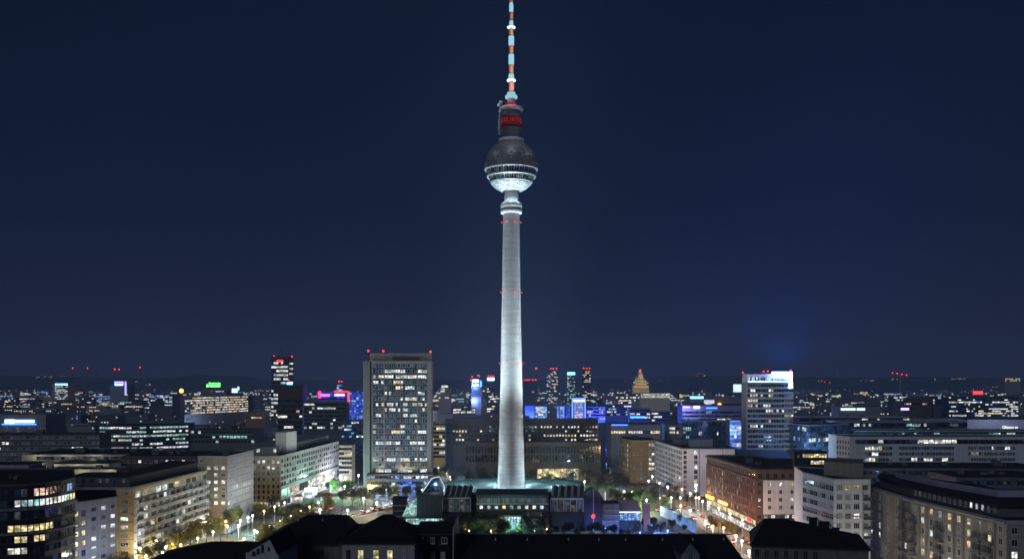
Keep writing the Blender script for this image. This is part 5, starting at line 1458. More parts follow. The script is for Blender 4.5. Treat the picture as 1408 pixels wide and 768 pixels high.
G3 = {(0, 9): 'cool', (0, 15): 'cool', (0, 14): 'wht', (1, 2): 'warm', (1, 3): 'ylw', (1, 1): 'warm', **{(3, c): 'ylw' for c in range(0, 11)}, (4, 0): 'wht', (4, 1): 'wht', (4, 7): 'teal', (4, 8): 'wht', (4, 4): 'ylw'}
tb.windows(1, 18, 6, 3.25, 5.0, 1.01, 2.0, u0=X(1331), u1=X(1396), grid=G3, off=('glass', 'dim', 'glass', 'bluglass'), frame='white', mull=1)
tb.windows(0, 5, 6, 3.25, 2.0, 1.3, 1.9, p=.02, keys=('dim',)); tb.done(); tb.gear(5)
for i, (x0, x1, y, d, wl, lb, pr, ks) in enumerate((
        (1176, 1440, 592.5, 640, 'teal_metal', 'dark glass storey strip with faint green light directly behind the long white block', .32, ('dim', 'teal', 'wht')),
        (1150, 1330, 580, 700, 'bluglass', 'glass roofed office with teal glowing rooms above the dark glass strip', .42, ('teal', 'wht', 'dim')),
        (1100, 1250, 573.5, 800, 'far_dark', 'long dark flat roof with a pale edge line and a row of tiny lights', .3, ('wht', 'cool')),
        (1250, 1330, 577, 810, 'far_dark', 'dark flat block with a few cyan windows left of the pale sign wall', .2, ('cool', 'teal', 'wht')))):
    box_tower('glass_terrace' if i < 2 else 'flat_block', lb, x0, x1, y, d, wl, depth=24, cols=int((x1 - x0) / 4), rows=3, fh=3.3, top=.9, p=pr, keys=ks, off=('glass', 'bluglass', 'glass'), h=2.1, run=2.5, rich=(i < 2), coping='metal').gear(3)
sw = box_tower('sign_wall_hall', 'pale blue grey hall with white lettering at the right edge', 1330, 1440, 576.5, 720, 'lavender', depth=30, cols=0)
for i, (txt, x, y, hpx, mt) in enumerate((('Qbasto er', 1378, 588.6, 5.2, glow('letter_white', (.85, .95, 1.0), 1.5)), ('MUSTERBAU', 1379, 0, 0, None))):
    if mt is None: continue
    cu = bpy.data.curves.new('lettering', 'FONT'); cu.body = txt; cu.size = hpx * 720 / F * 1.0; cu.extrude = .08; cu.materials.append(mt)
    o = text_mesh('lettering', cu, sw.root)
    o.location = (px(x, 720) - sw.c[0], 720 - .3 - sw.c[1], pz(y, 720)); o.rotation_euler = (RAD(90), 0, 0)
bulb(sw.root, (px(1360, 720) - sw.c[0], -30, 52), 5000, (.5, .65, 1.0))

# right brown and white corner pair
p1 = add(Building('brown_brick_block', 'brown brick block with a lit window column beside the white corner block', [pt(852, 720), pt(868.5, 684), pt(905, 684)], 28.5, 'brown', coping='concrete', coping_h=.6, back=[(px(905, 684), 725), (px(860, 720), 740)]))
p1.windows(1, 4, 8, 3.3, 1.4, 1.3, 1.7, grid={}, off=('none', 'none', 'dim', 'curtain'), u0=.5, u1=-8)
p1.windows(1, 3, 8, 3.3, 1.4, 1.9, 2.1, u0=-6.6, u1=-.5, grid={(0, 0): 'wht', (0, 1): 'wht', (0, 2): 'dim', (2, 0): 'dim', (2, 1): 'cool', (3, 0): 'wht', (3, 1): 'dim', (4, 0): 'wht', (4, 1): 'wht', (4, 2): 'dim', (5, 0): 'wht', (5, 1): 'wht', (5, 2): 'wht'}, off=('curtain', 'dim'), mull=1)
p1.windows(0, 8, 7, 3.3, 2.6, 1.8, 2.2, grid={(r, 5): 'wht' for r in range(5)}, off=('glass', 'none'))
p1.done(); p1.gear(4)
wv = add(Building('white_corner_block', 'white corner block with a bright lavender blank end beside the brown brick block', [pt(902, 684), pt(938, 604), pt(1013, 604)], 28.6, 'lavender', coping='dark_grey', coping_h=.6, back=[(px(1013, 604), 655), (px(902, 684) + 12, 694)]))
LL = wv.axes(0)[2]
wv.windows(0, 17, 8, 3.2, 1.4, 2.9, 2.0, grid={(1, 5): 'wht', (2, 6): 'dim'}, off=('curtain', 'glass', 'glass'), mull=1, frame='frame_dark')
for k in range(18): wv.strip(0, LL * k / 17 - .25 if k else 0, LL * k / 17 + .25 if k < 17 else LL, 2, 28.2, .35, 'white', 'pilaster')
wl_ = px(1013, 604) - px(938, 604)
wv.windows(1, 1, 9, 2.95, .9, 2.0, 2.2, u0=.3, u1=3.2, grid={}, off=('glass', 'curtain'))
wv.windows(1, 1, 9, 2.95, .9, 2.2, 2.3, u0=6.6, u1=9.8, grid={(0, 0): 'wht', (2, 0): 'dim', (3, 0): 'cool', (5, 0): 'dim', (6, 0): 'ylw', (7, 0): 'wht', (8, 0): 'wht'}, off=('glass', 'dim'))
wv.strip(1, 10.2, 10.6, 0, 28.4, .2, 'dark_grey', 'downpipe'); wv.strip(1, wl_ * .74, wl_ * .75, 0, 28.4, .2, 'grey', 'downpipe')
wv.block([pt(948, 622), pt(980, 622), pt(980, 640), pt(946, 640)], 28.7, 33.0, 'grey', 'roof_storey'); wv.block([pt(925, 650), pt(948, 640), pt(950, 655), pt(930, 665)], 28.7, 32, 'dark_grey', 'plant_room')
wv.done(); wv.gear(3)

# big brown brick corner building
zb = 29.4
bb = add(Building('brick_corner_building', 'large brown brick corner building with orange shop signs on the right street', [pt(972, 536), pt(1039, 452), pt(1106, 452)], zb, 'brick', coping='brick', coping_h=.8))
LL = bb.axes(0)[2]; LR = bb.axes(1)[2]
for sg_ in (0, 1):
    bb.strip(sg_, 0, None, zb - .5, zb + .3, .9, 'brick', 'cornice'); bb.strip(sg_, 0, None, zb - 4.4, zb - 3.9, .7, 'brick', 'cornice'); bb.strip(sg_, 0, None, 7.0, 7.5, .8, 'brick', 'cornice')
    bb.strip(sg_, 0, None, 3.6, 4.2, .9, 'dark_brown', 'canopy')
bb.windows(0, 26, 1, 3, 1.0, 1.7, 1.9, p=.0, off=('glass',), frame='brick', mull=1)
bb.windows(0, 26, 5, 3.45, 5.0, 2.3, 2.4, grid={(0, 9): 'warm', (1, 10): 'dim'}, off=('glass', 'glass', 'curtain', 'glass'), mull=1, frame='brick')
for k in range(27): bb.strip(0, LL * k / 26 - .25 if k else 0, LL * k / 26 + .25 if k < 26 else LL, 7.6, zb - 4.5, .45, 'brick', 'pilaster')
bb.windows(0, 20, 1, 3, zb - 6.7, 1.01, 2.3, p=1, keys=('warm', 'ylw', 'wht'), off=('ylw',), mull=1, frame='frame_dark')
bb.windows(0, 20, 1, 3, zb - 3.4, 1.01, 3.0, p=1, keys=('wht',), off=('wht',), mull=1, frame='frame_dark')
pb_ = MB(); pb_.prism([bb.at(1, 3.4, .003), bb.at(1, LR - 3.0, .003), bb.at(1, LR - 3.0, .2), bb.at(1, 3.4, .2)], 9.5, zb - 4.5); pb_.build('white_panel', M['white'], bb.root)
for r in range(4):
    for c in range(3):
        k = {(0, 0): 'cool', (0, 1): 'cool', (0, 2): 'ylw', (2, 2): 'wht', (3, 1): 'dim'}.get((r, c), 'glass')
        bb.win.append((bb.at(1, 6.2 + c * 5.1, .2), zb - 7.2 - r * 3.5, bb.axes(1)[3], 1.5, 1.9, k, 'frame', 1, True))
    bb.win.append((bb.at(1, 1.7), zb - 7.2 - r * 3.5, bb.axes(1)[3], 1.5, 1.9, 'glass', 'frame_dark', 1, True)); bb.win.append((bb.at(1, LR - 1.5), zb - 7.2 - r * 3.5, bb.axes(1)[3], 1.7, 2.1, 'dim' if r % 2 else 'curtain', 'frame_dark', 1, True))
for c in range(6): bb.win.append((bb.at(1, 2 + c * 3.5), zb - 3.4, bb.axes(1)[3], 1.8, 2.0, 'glass', 'frame_dark', 1, True))
bb.windows(1, 7, 1, 3, zb - 9.3, 1.9, 1.9, grid={(0, 1): 'cool', (0, 2): 'cool', (0, 4): 'wht', (0, 5): 'wht', (0, 3): 'dim'}, off=('glass',), frame='frame_dark')
bb.windows(1, 5, 1, 3, zb - 3.4, 1.01, 3.0, grid={(0, 0): 'cool', (0, 1): 'cool', (0, 2): 'wht', (0, 3): 'dim'}, off=('glass',), frame='frame_dark')
for (u0, u1, mt, nm) in ((.02, .17, SIGN_ORANGE, 'orange_sign'), (.30, .47, glow('sign_tube_salmon', (1, .30, .12), 4.0), 'orange_sign'), (.89, .93, SIGN_RED, 'red_sign')):
    bb.strip(0, LL * u0, LL * u1, 7.7 if nm == 'orange_sign' else 5.4, 9.1 if nm == 'orange_sign' else 7.0, 1.0, mt, nm)
for u, e_, cl in ((.09, 1700, (1, .5, .12)), (.38, 1700, (1, .36, .12)), (.6, 700, (1, .85, .6)), (.9, 600, (1, .1, .08))):
    p_ = bb.at(0, LL * u, 3.2); bulb(bb.root, (p_[0], p_[1], 10.0), e_, cl)
bb.block([pt(1012, 510), pt(1060, 480), pt(1090, 480), pt(1075, 540), pt(1010, 545)], zb + .05, zb + 3.2, 'black', 'roof_storey')
bb.done(); bb.gear(6)

# grey corner block with chimney wall, and balcony building at the right edge
z4 = 36.7
gc = add(Building('grey_corner_block', 'plain grey corner block with two bright yellow windows on the right', [pt(1104, 360), pt(1146.5, 335), pt(1197, 335)], z4, 'white', coping='concrete', coping_h=.4, back=[(px(1197, 335) + 4, 370), (px(1104, 360) + 4, 385)]))
gc.windows(0, 8, 9, 3.2, 2.0, 1.0, 1.9, grid={}, off=('glass', 'glass', 'curtain'), mull=1)
gc.windows(1, 4, 9, 3.2, 1.6, 2.0, 1.9, u0=.4, u1=-.4, grid={(0, 0): 'dim', (0, 1): 'ylw', (0, 2): 'ylw', (3, 2): 'wht', (4, 3): 'dim', (5, 3): 'wht', (3, 0): 'dim'}, off=('glass', 'curtain', 'glass'), mull=2)
gc.strip(0, 0, None, z4 - 12.4, z4 - 12.0, .25, 'grey', 'string_course'); gc.strip(1, 0, None, z4 - 12.4, z4 - 12.0, .25, 'grey', 'string_course')
gc.strip(0, 0, None, 9.5, 10.1, .6, 'grey', 'cornice')
gc.block([pt(1133, 352), pt(1168, 343), pt(1187, 343), pt(1187, 362), pt(1135, 368)], z4 + .05, z4 + 4.9, 'tan', 'roof_box')
for r in range(1, 7):
    p_ = gc.at(1, gc.axes(1)[2] * .9, .02); place('balcony', balcony_mesh(3.0, 1.1, 'frame_dark'), gc.root, (p_[0], p_[1], z4 - 1.6 - r * 3.2 - 2.0), gc.axes(1)[3])
gc.windows(0, 6, 1, 3, z4 - 8.0, 2.2, 2.2, p=.9, keys=('warm', 'ylw'), mull=1)
gc.done(); gc.gear(2)

z5 = 32.8
rb = add(Building('balcony_building', 'big grey brown apartment building with balconies and warm windows in the lower right corner', [pt(1194, 350), pt(1252, 312), pt(1384, 262), pt(1470, 262)], z5, 'tan_light', coping='concrete', coping_h=.5, back=[(px(1470, 262), 330), (px(1215, 344) + 6, 366)]))
warm = {(0, 1): 'warm', (0, 2): 'warm', (0, 3): 'cool', (0, 4): 'warm', (0, 5): 'warm', (0, 6): 'warm', (1, 1): 'cool', (1, 4): 'warm', (1, 8): 'warm', (4, 1): 'warm', (4, 2): 'warm', (4, 4): 'cool', (4, 6): 'cool', (4, 9): 'dim', (2, 6): 'warm', (3, 1): 'warm', (2, 2): 'cool', (5, 5): 'warm', (3, 9): 'cool', (1, 6): 'ylw'}
for sg_, nc in ((0, 5), (1, 10), (2, 4)):
    L_ = rb.axes(sg_)[2]; rz_ = rb.axes(sg_)[3]
    rb.strip(sg_, 0, None, z5 - .6, z5 + .05, .7, 'concrete', 'cornice')
    for r in range(8):
        z = z5 - 1.2 - r * 3.2 - 1.9
        if z < .4: break
        for c in range(nc):
            u = L_ * (c + .5) / nc
            k = None
            if sg_ == 1: k = warm.get((r, c))
            if sg_ == 0: k = {(4, 0): 'wht', (4, 1): 'wht', (3, 0): 'dim', (4, 4): 'wht', (3, 1): 'teal'}.get((r, c))
            if sg_ == 2: k = {(2, 0): 'wht', (2, 1): 'wht', (0, 2): 'cool', (1, 2): 'wht'}.get((r, c))
            rb.win.append((rb.at(sg_, u), z, rz_, 1.7 if sg_ else 1.5, 1.9, k or rng.choice(('glass', 'curtain', 'glass')), 'frame', 1, True))
            if sg_ == 1 and c in (0, 3, 7, 8) and r > 0 or sg_ == 0 and c == 4:
                p_ = rb.at(sg_, u, .02); place('balcony', balcony_mesh(L_ / nc * .8, 1.4, 'dark_grey', 'tan'), rb.root, (p_[0], p_[1], z - .7), rz_)
    if sg_ == 1:
        for c in (1, 2, 5, 6, 9): rb.strip(1, L_ * c / nc - .2, L_ * c / nc + .2, 0, z5 - .7, .5, 'tan', 'pilaster')
cb = [pt(1209, 352), pt(1256, 318), pt(1372, 272), pt(1470, 272), (px(1470, 272), 322), (px(1228, 352), 362)]
rb.block(cb, z5 + .05, z5 + 3.1, 'dark_grey', 'roof_storey')
b = MB(); b.prism([rb.loc(p) for p in (pt(1206, 350), pt(1255, 315.5), pt(1372, 269.5), pt(1470, 269.5), (px(1470, 272), 324), (px(1226, 354), 364))], z5 + 3.104, z5 + 3.5); b.build('roof_storey_cover', M['roof'], rb.root)
a0, a1 = cb[1], cb[2]
for k in range(16):
    t = (k + .5) / 16
    p_ = rb.loc((a0[0] + (a1[0] - a0[0]) * t, a0[1] + (a1[1] - a0[1]) * t - .03)); rb.win.append((p_, z5 + .9, math.atan2(a1[1] - a0[1], a1[0] - a0[0]), 1.3, 1.7, {11: 'wht', 12: 'cool', 13: 'cool'}.get(k, rng.choice(('curtain', 'glass', 'dim'))), 'frame', 1, True))
rw = MB(); rw.prism([rb.loc(p) for p in (pt(1236, 345), pt(1290, 317), pt(1372, 289), pt(1470, 289), (px(1470, 289), 292), (px(1372, 289), 292), (px(1290, 317), 320), (px(1236, 345), 348))], z5 + 3.51, z5 + 5.4); rw.build('roof_screen', M['violet'], rb.root)
rb.done(); rb.gear(4)
# dark roofs between the long white block and the balcony building
for i, (x0, x1, y, d, lb, g_) in enumerate((
        (1186, 1336, 643, 452, 'dark flat block with a dim blue window row behind the grey corner block', {(0, 3): 'dim', (0, 4): 'blu', (0, 5): 'dim', (0, 21): 'wht', (0, 26): 'blu'}),
        (1336, 1440, 643.5, 456, 'dark flat block with three yellow windows at the right edge', {(0, 1): 'ylw', (0, 2): 'warm', (0, 3): 'ylw', (0, 5): 'warm'}),
        (1315, 1440, 656, 405, 'unlit dark flat roof just above the balcony building', {(0, 14): 'dim'}))):
    k = Building('flat_dark_block', lb, [pt(x0, d), pt(x1, d)], pz(y, d), 'dark_grey', depth=28, coping='black', coping_h=.4)
    k.windows(0, int((x1 - x0) / 4.5), 3, 3.3, 1.2, 1.7, 1.7, grid=g_, off=('glass', 'bluglass'), frame='frame_dark'); k.done(); k.gear(4); keepout(k.front, pz(y, d))

# right horizon
box_tower('yellow_horizon_block', 'far block with a solid band of yellow lights on the right horizon', 1382, 1403, 519.5, 4200, 'far_grey', cols=9, rows=2, fh=7, top=1, p=.9, keys=('ylw',), h=5, w=5)
box_tower('lit_glass_mall', 'long glass mall with lit rooms on the right plain', 1305, 1400, 545, 1350, 'bluglass', depth=24, cols=40, rows=9, fh=3.0, top=.6, p=.4, keys=('cool', 'wht', 'warm', 'cool'), off=('bluglass', 'glass'), h=1.8, run=3)
box_tower('blue_window_hall', 'far hall with bright blue upright windows left of the glass mall', 1283, 1296, 544.5, 1400, 'far_dark', depth=20, cols=6, rows=3, fh=3.6, top=.6, p=.6, keys=('cool', 'blu'), h=2.6)
box_tower('dim_red_hall', 'dim reddish hall with lights along its foot on the right plain', 1243, 1281, 547, 1380, 'brick', depth=20, cols=12, rows=1, fh=3, top=7.2, p=.35, keys=('pink', 'wht', 'blu'), h=1.6)
box_tower('lit_corner_hall', 'far corner building with bright white windows left of the dim reddish hall', 1229, 1245, 544.5, 1385, 'far_dark', depth=20, cols=6, rows=2, fh=3.4, top=.6, p=.75, keys=('cool', 'wht'), h=2.0)
w1 = box_tower('strip_light_hall', 'dark hall with two long white light strips on the right plain', 1153, 1210, 559, 1050, 'far_grey', depth=24, cols=0)
for x0, x1 in ((1156, 1176), (1178, 1189)):
    b = MB(); b.box(px(x0, 1050) - w1.c[0], px(x1, 1050) - w1.c[0], -12.9, -12.2, pz(563.5, 1050), pz(560.8, 1050)); b.build('light_strip', glow('strip_light', (.75, .95, 1.0), 1.8), w1.root)
w2 = box_tower('blue_sign_hall', 'dark hall with a small lilac blue sign on the right plain', 1236, 1256, 558, 1080, 'far_dark', depth=20, cols=4, rows=1, p=.1)
b = MB(); b.box(px(1238.5, 1080) - w2.c[0], px(1249.5, 1080) - w2.c[0], -10.9, -10.2, pz(563.4, 1080), pz(560.4, 1080)); b.build('sign', LILAC, w2.root)
w3 = box_tower('red_sign_block', 'far low block with a wide glowing red sign on the right plain', 1336, 1356, 541.5, 1900, 'far_dark', depth=20, cols=0)
b = MB(); b.box(px(1338, 1900) - w3.c[0], px(1351, 1900) - w3.c[0], -11, -10.3, pz(541.5, 1900), pz(537.6, 1900)); b.build('red_sign', SIGN_RED, w3.root)
# right street: cranes
for (x, y, d, flip, lb) in ((1238, 514, 3000, 1, 'far tower crane with red lamps on the right horizon'),):
    c_ = empty('tower_crane', (px(x, d), d, 0), lb, 'crane')
    b = MB(); b.box(-1.2, 1.2, -1.2, 1.2, 0, pz(y + 2, d)); b.build('mast', M['far_grey'], c_)
    b = MB(); b.tube((-26, 0, pz(y - 2, d)), (22, 0, pz(y + 2, d)), 1.2, .8, 5); b.build('jib', M['far_grey'], c_)
    for k in range(4):
        l_ = MB(); l_.ball((-24 + k * 14, -1.5, pz(y - 1.6 + k * .9, d)), 1.3); l_.build('warning_light', RED, c_)

# ================================================================== the city carpet in the distance
FILL = 'low dark city block with scattered lit windows, one of many across the far plain'
row_d = 840.0
n_fill = 0
while row_d < 4600:
    x = -40.0
    while x < 1450:
        wpx = rng.uniform(22, 52) * (1200 / row_d) ** 0.5
        d = row_d * rng.uniform(0.96, 1.04)
        z1 = rng.choice((9, 12, 15, 18, 20, 22)) * rng.uniform(.9, 1.15)
        yt = HY + (H - z1) * F / d
        x0, x1 = x, x + wpx
        x += wpx + rng.uniform(2, 16) * (1200 / row_d) ** 0.5
        bad = False
        for (a, b_, y, kd) in KEEP:
            if a - 2 < x1 and b_ + 2 > x0:
                if d < kd + 25 and yt < y + 26 * (1000 / kd) ** .3: bad = True
                if abs(d - kd) < 60: bad = True
                if kd < d and a < x0 + wpx * .25 and b_ > x1 - wpx * .25 and y < yt + 2: bad = True
        if 680 < (x0 + x1) / 2 < 724 or bad: continue
        t = Building('city_block', FILL, [pt(x0, d), pt(x1, d)], z1, 'far_dark' if rng.random() < .75 else 'far_grey', depth=rng.uniform(12, 26), group='low city blocks on the far plain', coping='far_dark' if rng.random() < .6 else 'dark_grey', coping_h=.5)
        KEEP.append((x0, x1, yt, d))
        W_ = px(x1, d) - px(x0, d)
        nc, nr = max(3, int(W_ / 3.6)), max(1, int(z1 / 3.4))
        p_ = rng.choice((.08, .14, .2, .3, .45)) * .9
        ks = rng.choice((('wht',), ('wht', 'cool'), ('warm', 'wht'), ('cool',), ('warm', 'ylw'), ('blu', 'cool'), ('teal', 'wht')))
        g = palette(p_, min(nr, 4), nc, ks, rng.choice((1.2, 1.5, 3, 5)))
        items = list(g.items()); rng.shuffle(items)
        s_ = max(1.0, d / 1500)
        for (r, c), k in items[:24]:
            z = z1 - 1.0 - r * 3.4 - 1.7
            if z > .5: t.win.append((t.at(0, W_ * (c + .5) / nc), z, t.axes(0)[3], round(1.9 * s_, 1), round(1.6 * s_, 1), k, 'frame_dark', 0, False))
        t.done()
        n_fill += 1
    row_d *= 1.125

# street lights and lit yards too far to tell apart
for nm, mt, cnt in (('city_lights', glow('far_lamp_warm', (1.0, .62, .28), 1.2, False), 600), ('city_lights', glow('far_lamp_white', (.9, .95, 1.0), 1.4, False), 700), ('city_lights', glow('far_lamp_blue', (.25, .5, 1.0), 1.3, False), 130)):
    b = MB()
    for k in range(cnt):
        d = 900 * (7.5 ** rng.random()); x = rng.uniform(-60, 1470)
        if abs(x - 703) < 30: continue
        r = rng.uniform(.35, .62) * (d / 1500) ** .8
        X_ = px(x, d); z = rng.uniform(7, 15)
        b.ball((X_, d, z), r, 0, 6, 4)
    tag(b.build(nm, mt), 'scattered tiny lamps far across the city plain', 'lights', None, 'stuff')
# strings of street lamps receding over the plain
for nm, mt, cnt in (('city_lights', glow('far_street_orange', (1.0, .55, .2), 1.1, False), 46), ('city_lights', glow('far_street_white', (1, .92, .75), 1.1, False), 40)):
    b = MB()
    for k in range(cnt):
        d0 = 950 * (5.5 ** rng.random()); x0 = px(rng.uniform(-60, 1470), d0); an = rng.choice((rng.uniform(-.12, .12), rng.uniform(1.2, 1.9)))
        nq = rng.randint(5, 14)
        bulb(None, (x0 + math.cos(an) * nq * 16, d0 + math.sin(an) * nq * 16, 8.2), 30000 * (d0 / 1500), ((1, .6, .28), (.85, .92, 1), (.3, .45, 1))[k % 3 if nm else 0])  # added fill light per string, brightens the far facades
        for q in range(nq):
            X_, Y_ = x0 + math.cos(an) * q * 32, d0 + math.sin(an) * q * 32
            r = .42 * (Y_ / 1500) ** .8
            b.tube((X_, Y_, 0), (X_, Y_, 8.6), .1, .1, 3, 1); b.ball((X_, Y_, 9), r, 0, 6, 4)
    tag(b.build(nm, [mt, M['black']]), 'strings of tiny street lamps far across the plain', 'lights', None, 'stuff')
# clustered lights on the hills
b = MB()
for x0, x1, y, n_ in ((50, 72, 518, 10), (84, 90, 517, 2), (186, 192, 524.5, 3), (199, 209, 528, 7), (1177, 1206, 522.5, 8), (1226, 1234, 521, 6), (1284, 1286, 521, 3), (1308, 1328, 520.5, 12), (1356, 1357, 522, 1), (955, 970, 516, 5), (905, 912, 524, 3), (1340, 1392, 532, 10), (350, 372, 537, 10)):
    for k in range(n_):
        d = 6300.0; x = rng.uniform(x0, x1)
        b.ball((px(x, d), d, pz(y + rng.uniform(-.8, .8), d)), rng.uniform(1.3, 2.2), 0, 6, 4)
tag(b.build('city_lights', glow('far_lamp_gold', (1.0, .72, .35), 1.1, False)), 'tiny warm lamps strung along the far hills', 'lights', None, 'stuff')
b = MB()
for x, y in ((1126, 523.5), (1130, 523), (1134, 525), (1141, 525.5), (1150, 513), (614, 518.5), (630, 519), (859, 524), (905, 523), (919, 521.5), (951, 514), (960, 513), (966, 513), (1007, 516), (284, 532)):
    d = 5200.0; b.ball((px(x, d), d, pz(y, d)), 2.6 if 1120 < x < 1145 else 1.6, 0, 6, 4)
tag(b.build('city_lights', glow('far_lamp_red', (1.0, .06, .05), 2.2, False)), 'tiny red warning lamps scattered over the far horizon', 'lights', None, 'stuff')

# dark woods and gardens between the far blocks
b = MB()
for k in range(900):
    d = 780 * (6.5 ** rng.random()); x = rng.uniform(-80, 1490)
    yt = HY + (H - 11) * F / d
    if any(a - 1 < x < b_ + 1 and d < kd and yt < y + 22 for (a, b_, y, kd) in KEEP): continue
    X_ = px(x, d); R_ = rng.uniform(3, 6.5); h = rng.uniform(6, 12)
    for q in range(26):
        th, u = rng.uniform(0, 6.283), rng.uniform(-1, 1)
        rr = R_ * (1 - u * u) ** .5 * rng.uniform(.6, 1.1)
        c = Vector((X_ + rr * math.cos(th), d + rr * math.sin(th), max(.3, h * .55 + u * h * .5)))
        a_ = Vector((rng.uniform(-1, 1), rng.uniform(-1, 1), rng.uniform(-1, 1))).normalized() * rng.uniform(.8, 1.7)
        e_ = a_.orthogonal().normalized() * rng.uniform(.8, 1.6)
        b.face([c - a_, c + e_, c + a_, c - e_])
tag(b.build('woods', M['woods']), 'dark woods and gardens between the far city blocks', 'woods', None, 'stuff')

# ================================================================== trees
M['bark'] = surf('bark', (0.055, 0.045, 0.036), 0.95, 0.3, 1.0)
def leafmat(name, a, b_):
    m, nt, out = _mat(name)
    N, L = nt.nodes.new, nt.links.new
    bs = N('ShaderNodeBsdfPrincipled'); bs.inputs['Roughness'].default_value = .7
    g = N('ShaderNodeNewGeometry'); w = N('ShaderNodeTexNoise'); w.inputs['Scale'].default_value = .9
    L(g.outputs['Position'], w.inputs['Vector'])
    mr = N('ShaderNodeMapRange'); mr.inputs['From Min'].default_value = .35; mr.inputs['From Max'].default_value = .65
    L(w.outputs['Fac'], mr.inputs['Value'])
    mx = N('ShaderNodeMix'); mx.data_type = 'RGBA'; mx.inputs[6].default_value = a + (1,); mx.inputs[7].default_value = b_ + (1,)
    L(mr.outputs['Result'], mx.inputs[0]); L(mx.outputs[2], bs.inputs['Base Color'])
    tr = N('ShaderNodeBsdfTranslucent'); L(mx.outputs[2], tr.inputs['Color'])
    ms = N('ShaderNodeMixShader'); ms.inputs[0].default_value = .3
    L(bs.outputs[0], ms.inputs[1]); L(tr.outputs[0], ms.inputs[2]); L(ms.outputs[0], out.inputs['Surface'])
    return m
M['leaf_gold'] = leafmat('autumn_leaves_gold', (.20, .145, .03), (.10, .10, .022))
M['leaf_green'] = leafmat('leaves_green', (.05, .11, .022), (.09, .13, .03))
M['leaf_dark'] = leafmat('leaves_dark', (.022, .03, .014), (.04, .036, .018))
M['leaf_rust'] = leafmat('autumn_leaves_rust', (.10, .05, .02), (.06, .045, .016))

def grow(seed, h, leafy, leaf, spread=.5, lsize=.23):
    r = random.Random(seed)
    tb_, tips = MB(), []
    def branch(p, d, l, rad, lev):
        q = p
        nseg = 3 if lev < 2 else 2
        for k in range(nseg):
            d = (d + Vector((r.uniform(-.16, .16), r.uniform(-.16, .16), r.uniform(-.05, .12)))).normalized()
            e = q + d * (l / nseg); ra = rad * (1 - .22 * k); rb_ = rad * (1 - .22 * (k + 1))
            tb_.tube(q, e, ra, rb_, 6 if lev < 2 else 4, 0, False)
            if lev > 0 or k == nseg - 1:
                if lev >= 2: tips.append(e)
            q = e
            if lev < 3 and (lev > 0 or k > 0):
                for _ in range(2 if lev < 2 else 2):
                    a = r.uniform(0, 6.283)
                    side = Vector((math.cos(a), math.sin(a), r.uniform(.25, .9)))
                    branch(q, (d * (1 - spread) + side * spread).normalized(), l * r.uniform(.5, .72), rb_ * .62, lev + 1)
        if lev < 3: branch(q, d, l * .6, rad * .34, lev + 1)
    branch(Vector((0, 0, 0)), Vector((0, 0, 1)), h * .42, h * .016, 0)
    cr = MB()
    for t in tips:
        if leafy < .15:
            for _ in range(5):
                v = Vector((r.uniform(-1, 1), r.uniform(-1, 1), r.uniform(-.2, 1))) * r.uniform(.5, 1.3)
                cr.tube(t, t + v, .028, .012, 3, 0, False)
        n_ = int(leafy * 10)
        if r.random() < .18: n_ = n_ // 4
        for _ in range(n_):
            c = t + Vector((r.gauss(0, .75), r.gauss(0, .75), r.gauss(0, .6)))
            a = Vector((r.uniform(-1, 1), r.uniform(-1, 1), r.uniform(-1, 1))).normalized() * lsize * r.uniform(.6, 1.2)
            e = a.orthogonal().normalized() * lsize * r.uniform(.5, .9)
            cr.face([c - a, c + e, c + a, c - e], 1)
    return tb_.mesh('trunk', M['bark']), cr.mesh('crown', [M['bark'], M[leaf]])

KINDS_ = {}
for kind, (leafy, leaf, seeds) in {'gold': (.7, 'leaf_gold', (1, 2, 3)), 'green': (.8, 'leaf_green', (4, 5)), 'dark': (.4, 'leaf_dark', (6, 7)), 'bare': (.1, 'leaf_dark', (8, 9)), 'rust': (.3, 'leaf_rust', (10,)), 'dense': (1.6, 'leaf_dark', (12, 13))}.items():
    KINDS_[kind] = [grow(sd, 12.0, leafy, leaf) for sd in seeds]
LBL = {'gold': 'street tree with thin golden autumn leaves', 'green': 'leafy green tree', 'dark': 'dark half bare tree', 'bare': 'bare twiggy tree', 'rust': 'tree with rust brown leaves', 'dense': 'bushy dark small tree'}
def tree(x, y, h, kind, where, group):
    t = empty('street_tree' if kind == 'gold' else 'tree', (x, y, 0), LBL[kind] + ' ' + where, 'tree', group)
    tm, cm = rng.choice(KINDS_[kind])
    t.rotation_euler = (0, 0, rng.uniform(0, 6.28)); s_ = h / 12.0
    t.scale = (s_ * rng.uniform(.9, 1.15), s_ * rng.uniform(.9, 1.15), s_)
    place('trunk', tm, t); place('crown', cm, t)
    return t
def trees_px(lst, where, group):
    for x, d, h, kind in lst: tree(px(x, d), d, h, kind, where, group)
a_ = rng
for i in range(17):
    d = 338 + i * 10.5
    tree(-131 + (d - 380) * .065 + a_.uniform(-1.5, 1.5), d, a_.uniform(10, 14), a_.choice(('gold', 'gold', 'gold', 'bare', 'rust')), 'on the pavement beside the balcony slab', 'trees beside the balcony slab')
for i in range(12):
    d = 400 + i * 11
    tree(-101 + (d - 400) * .05 + a_.uniform(-2, 2), d, a_.uniform(9, 13), a_.choice(('gold', 'bare', 'gold', 'rust')), 'on the park side of the left avenue', 'trees on the park side of the avenue')
trees_px([(352, 508, 6.5, 'gold'), (362, 512, 7, 'gold'), (372, 507, 6.5, 'gold'), (383, 511, 7, 'green'), (393, 506, 6.5, 'gold')], 'in the low clump before the yellow front', 'low trees before the yellow front')
trees_px([(402, 500, 8.5, 'bare'), (412, 504, 9.5, 'dark'), (421, 500, 9, 'bare'), (430, 507, 8.5, 'dark')], 'behind the black hip roof', 'bare trees behind the black hip roof')
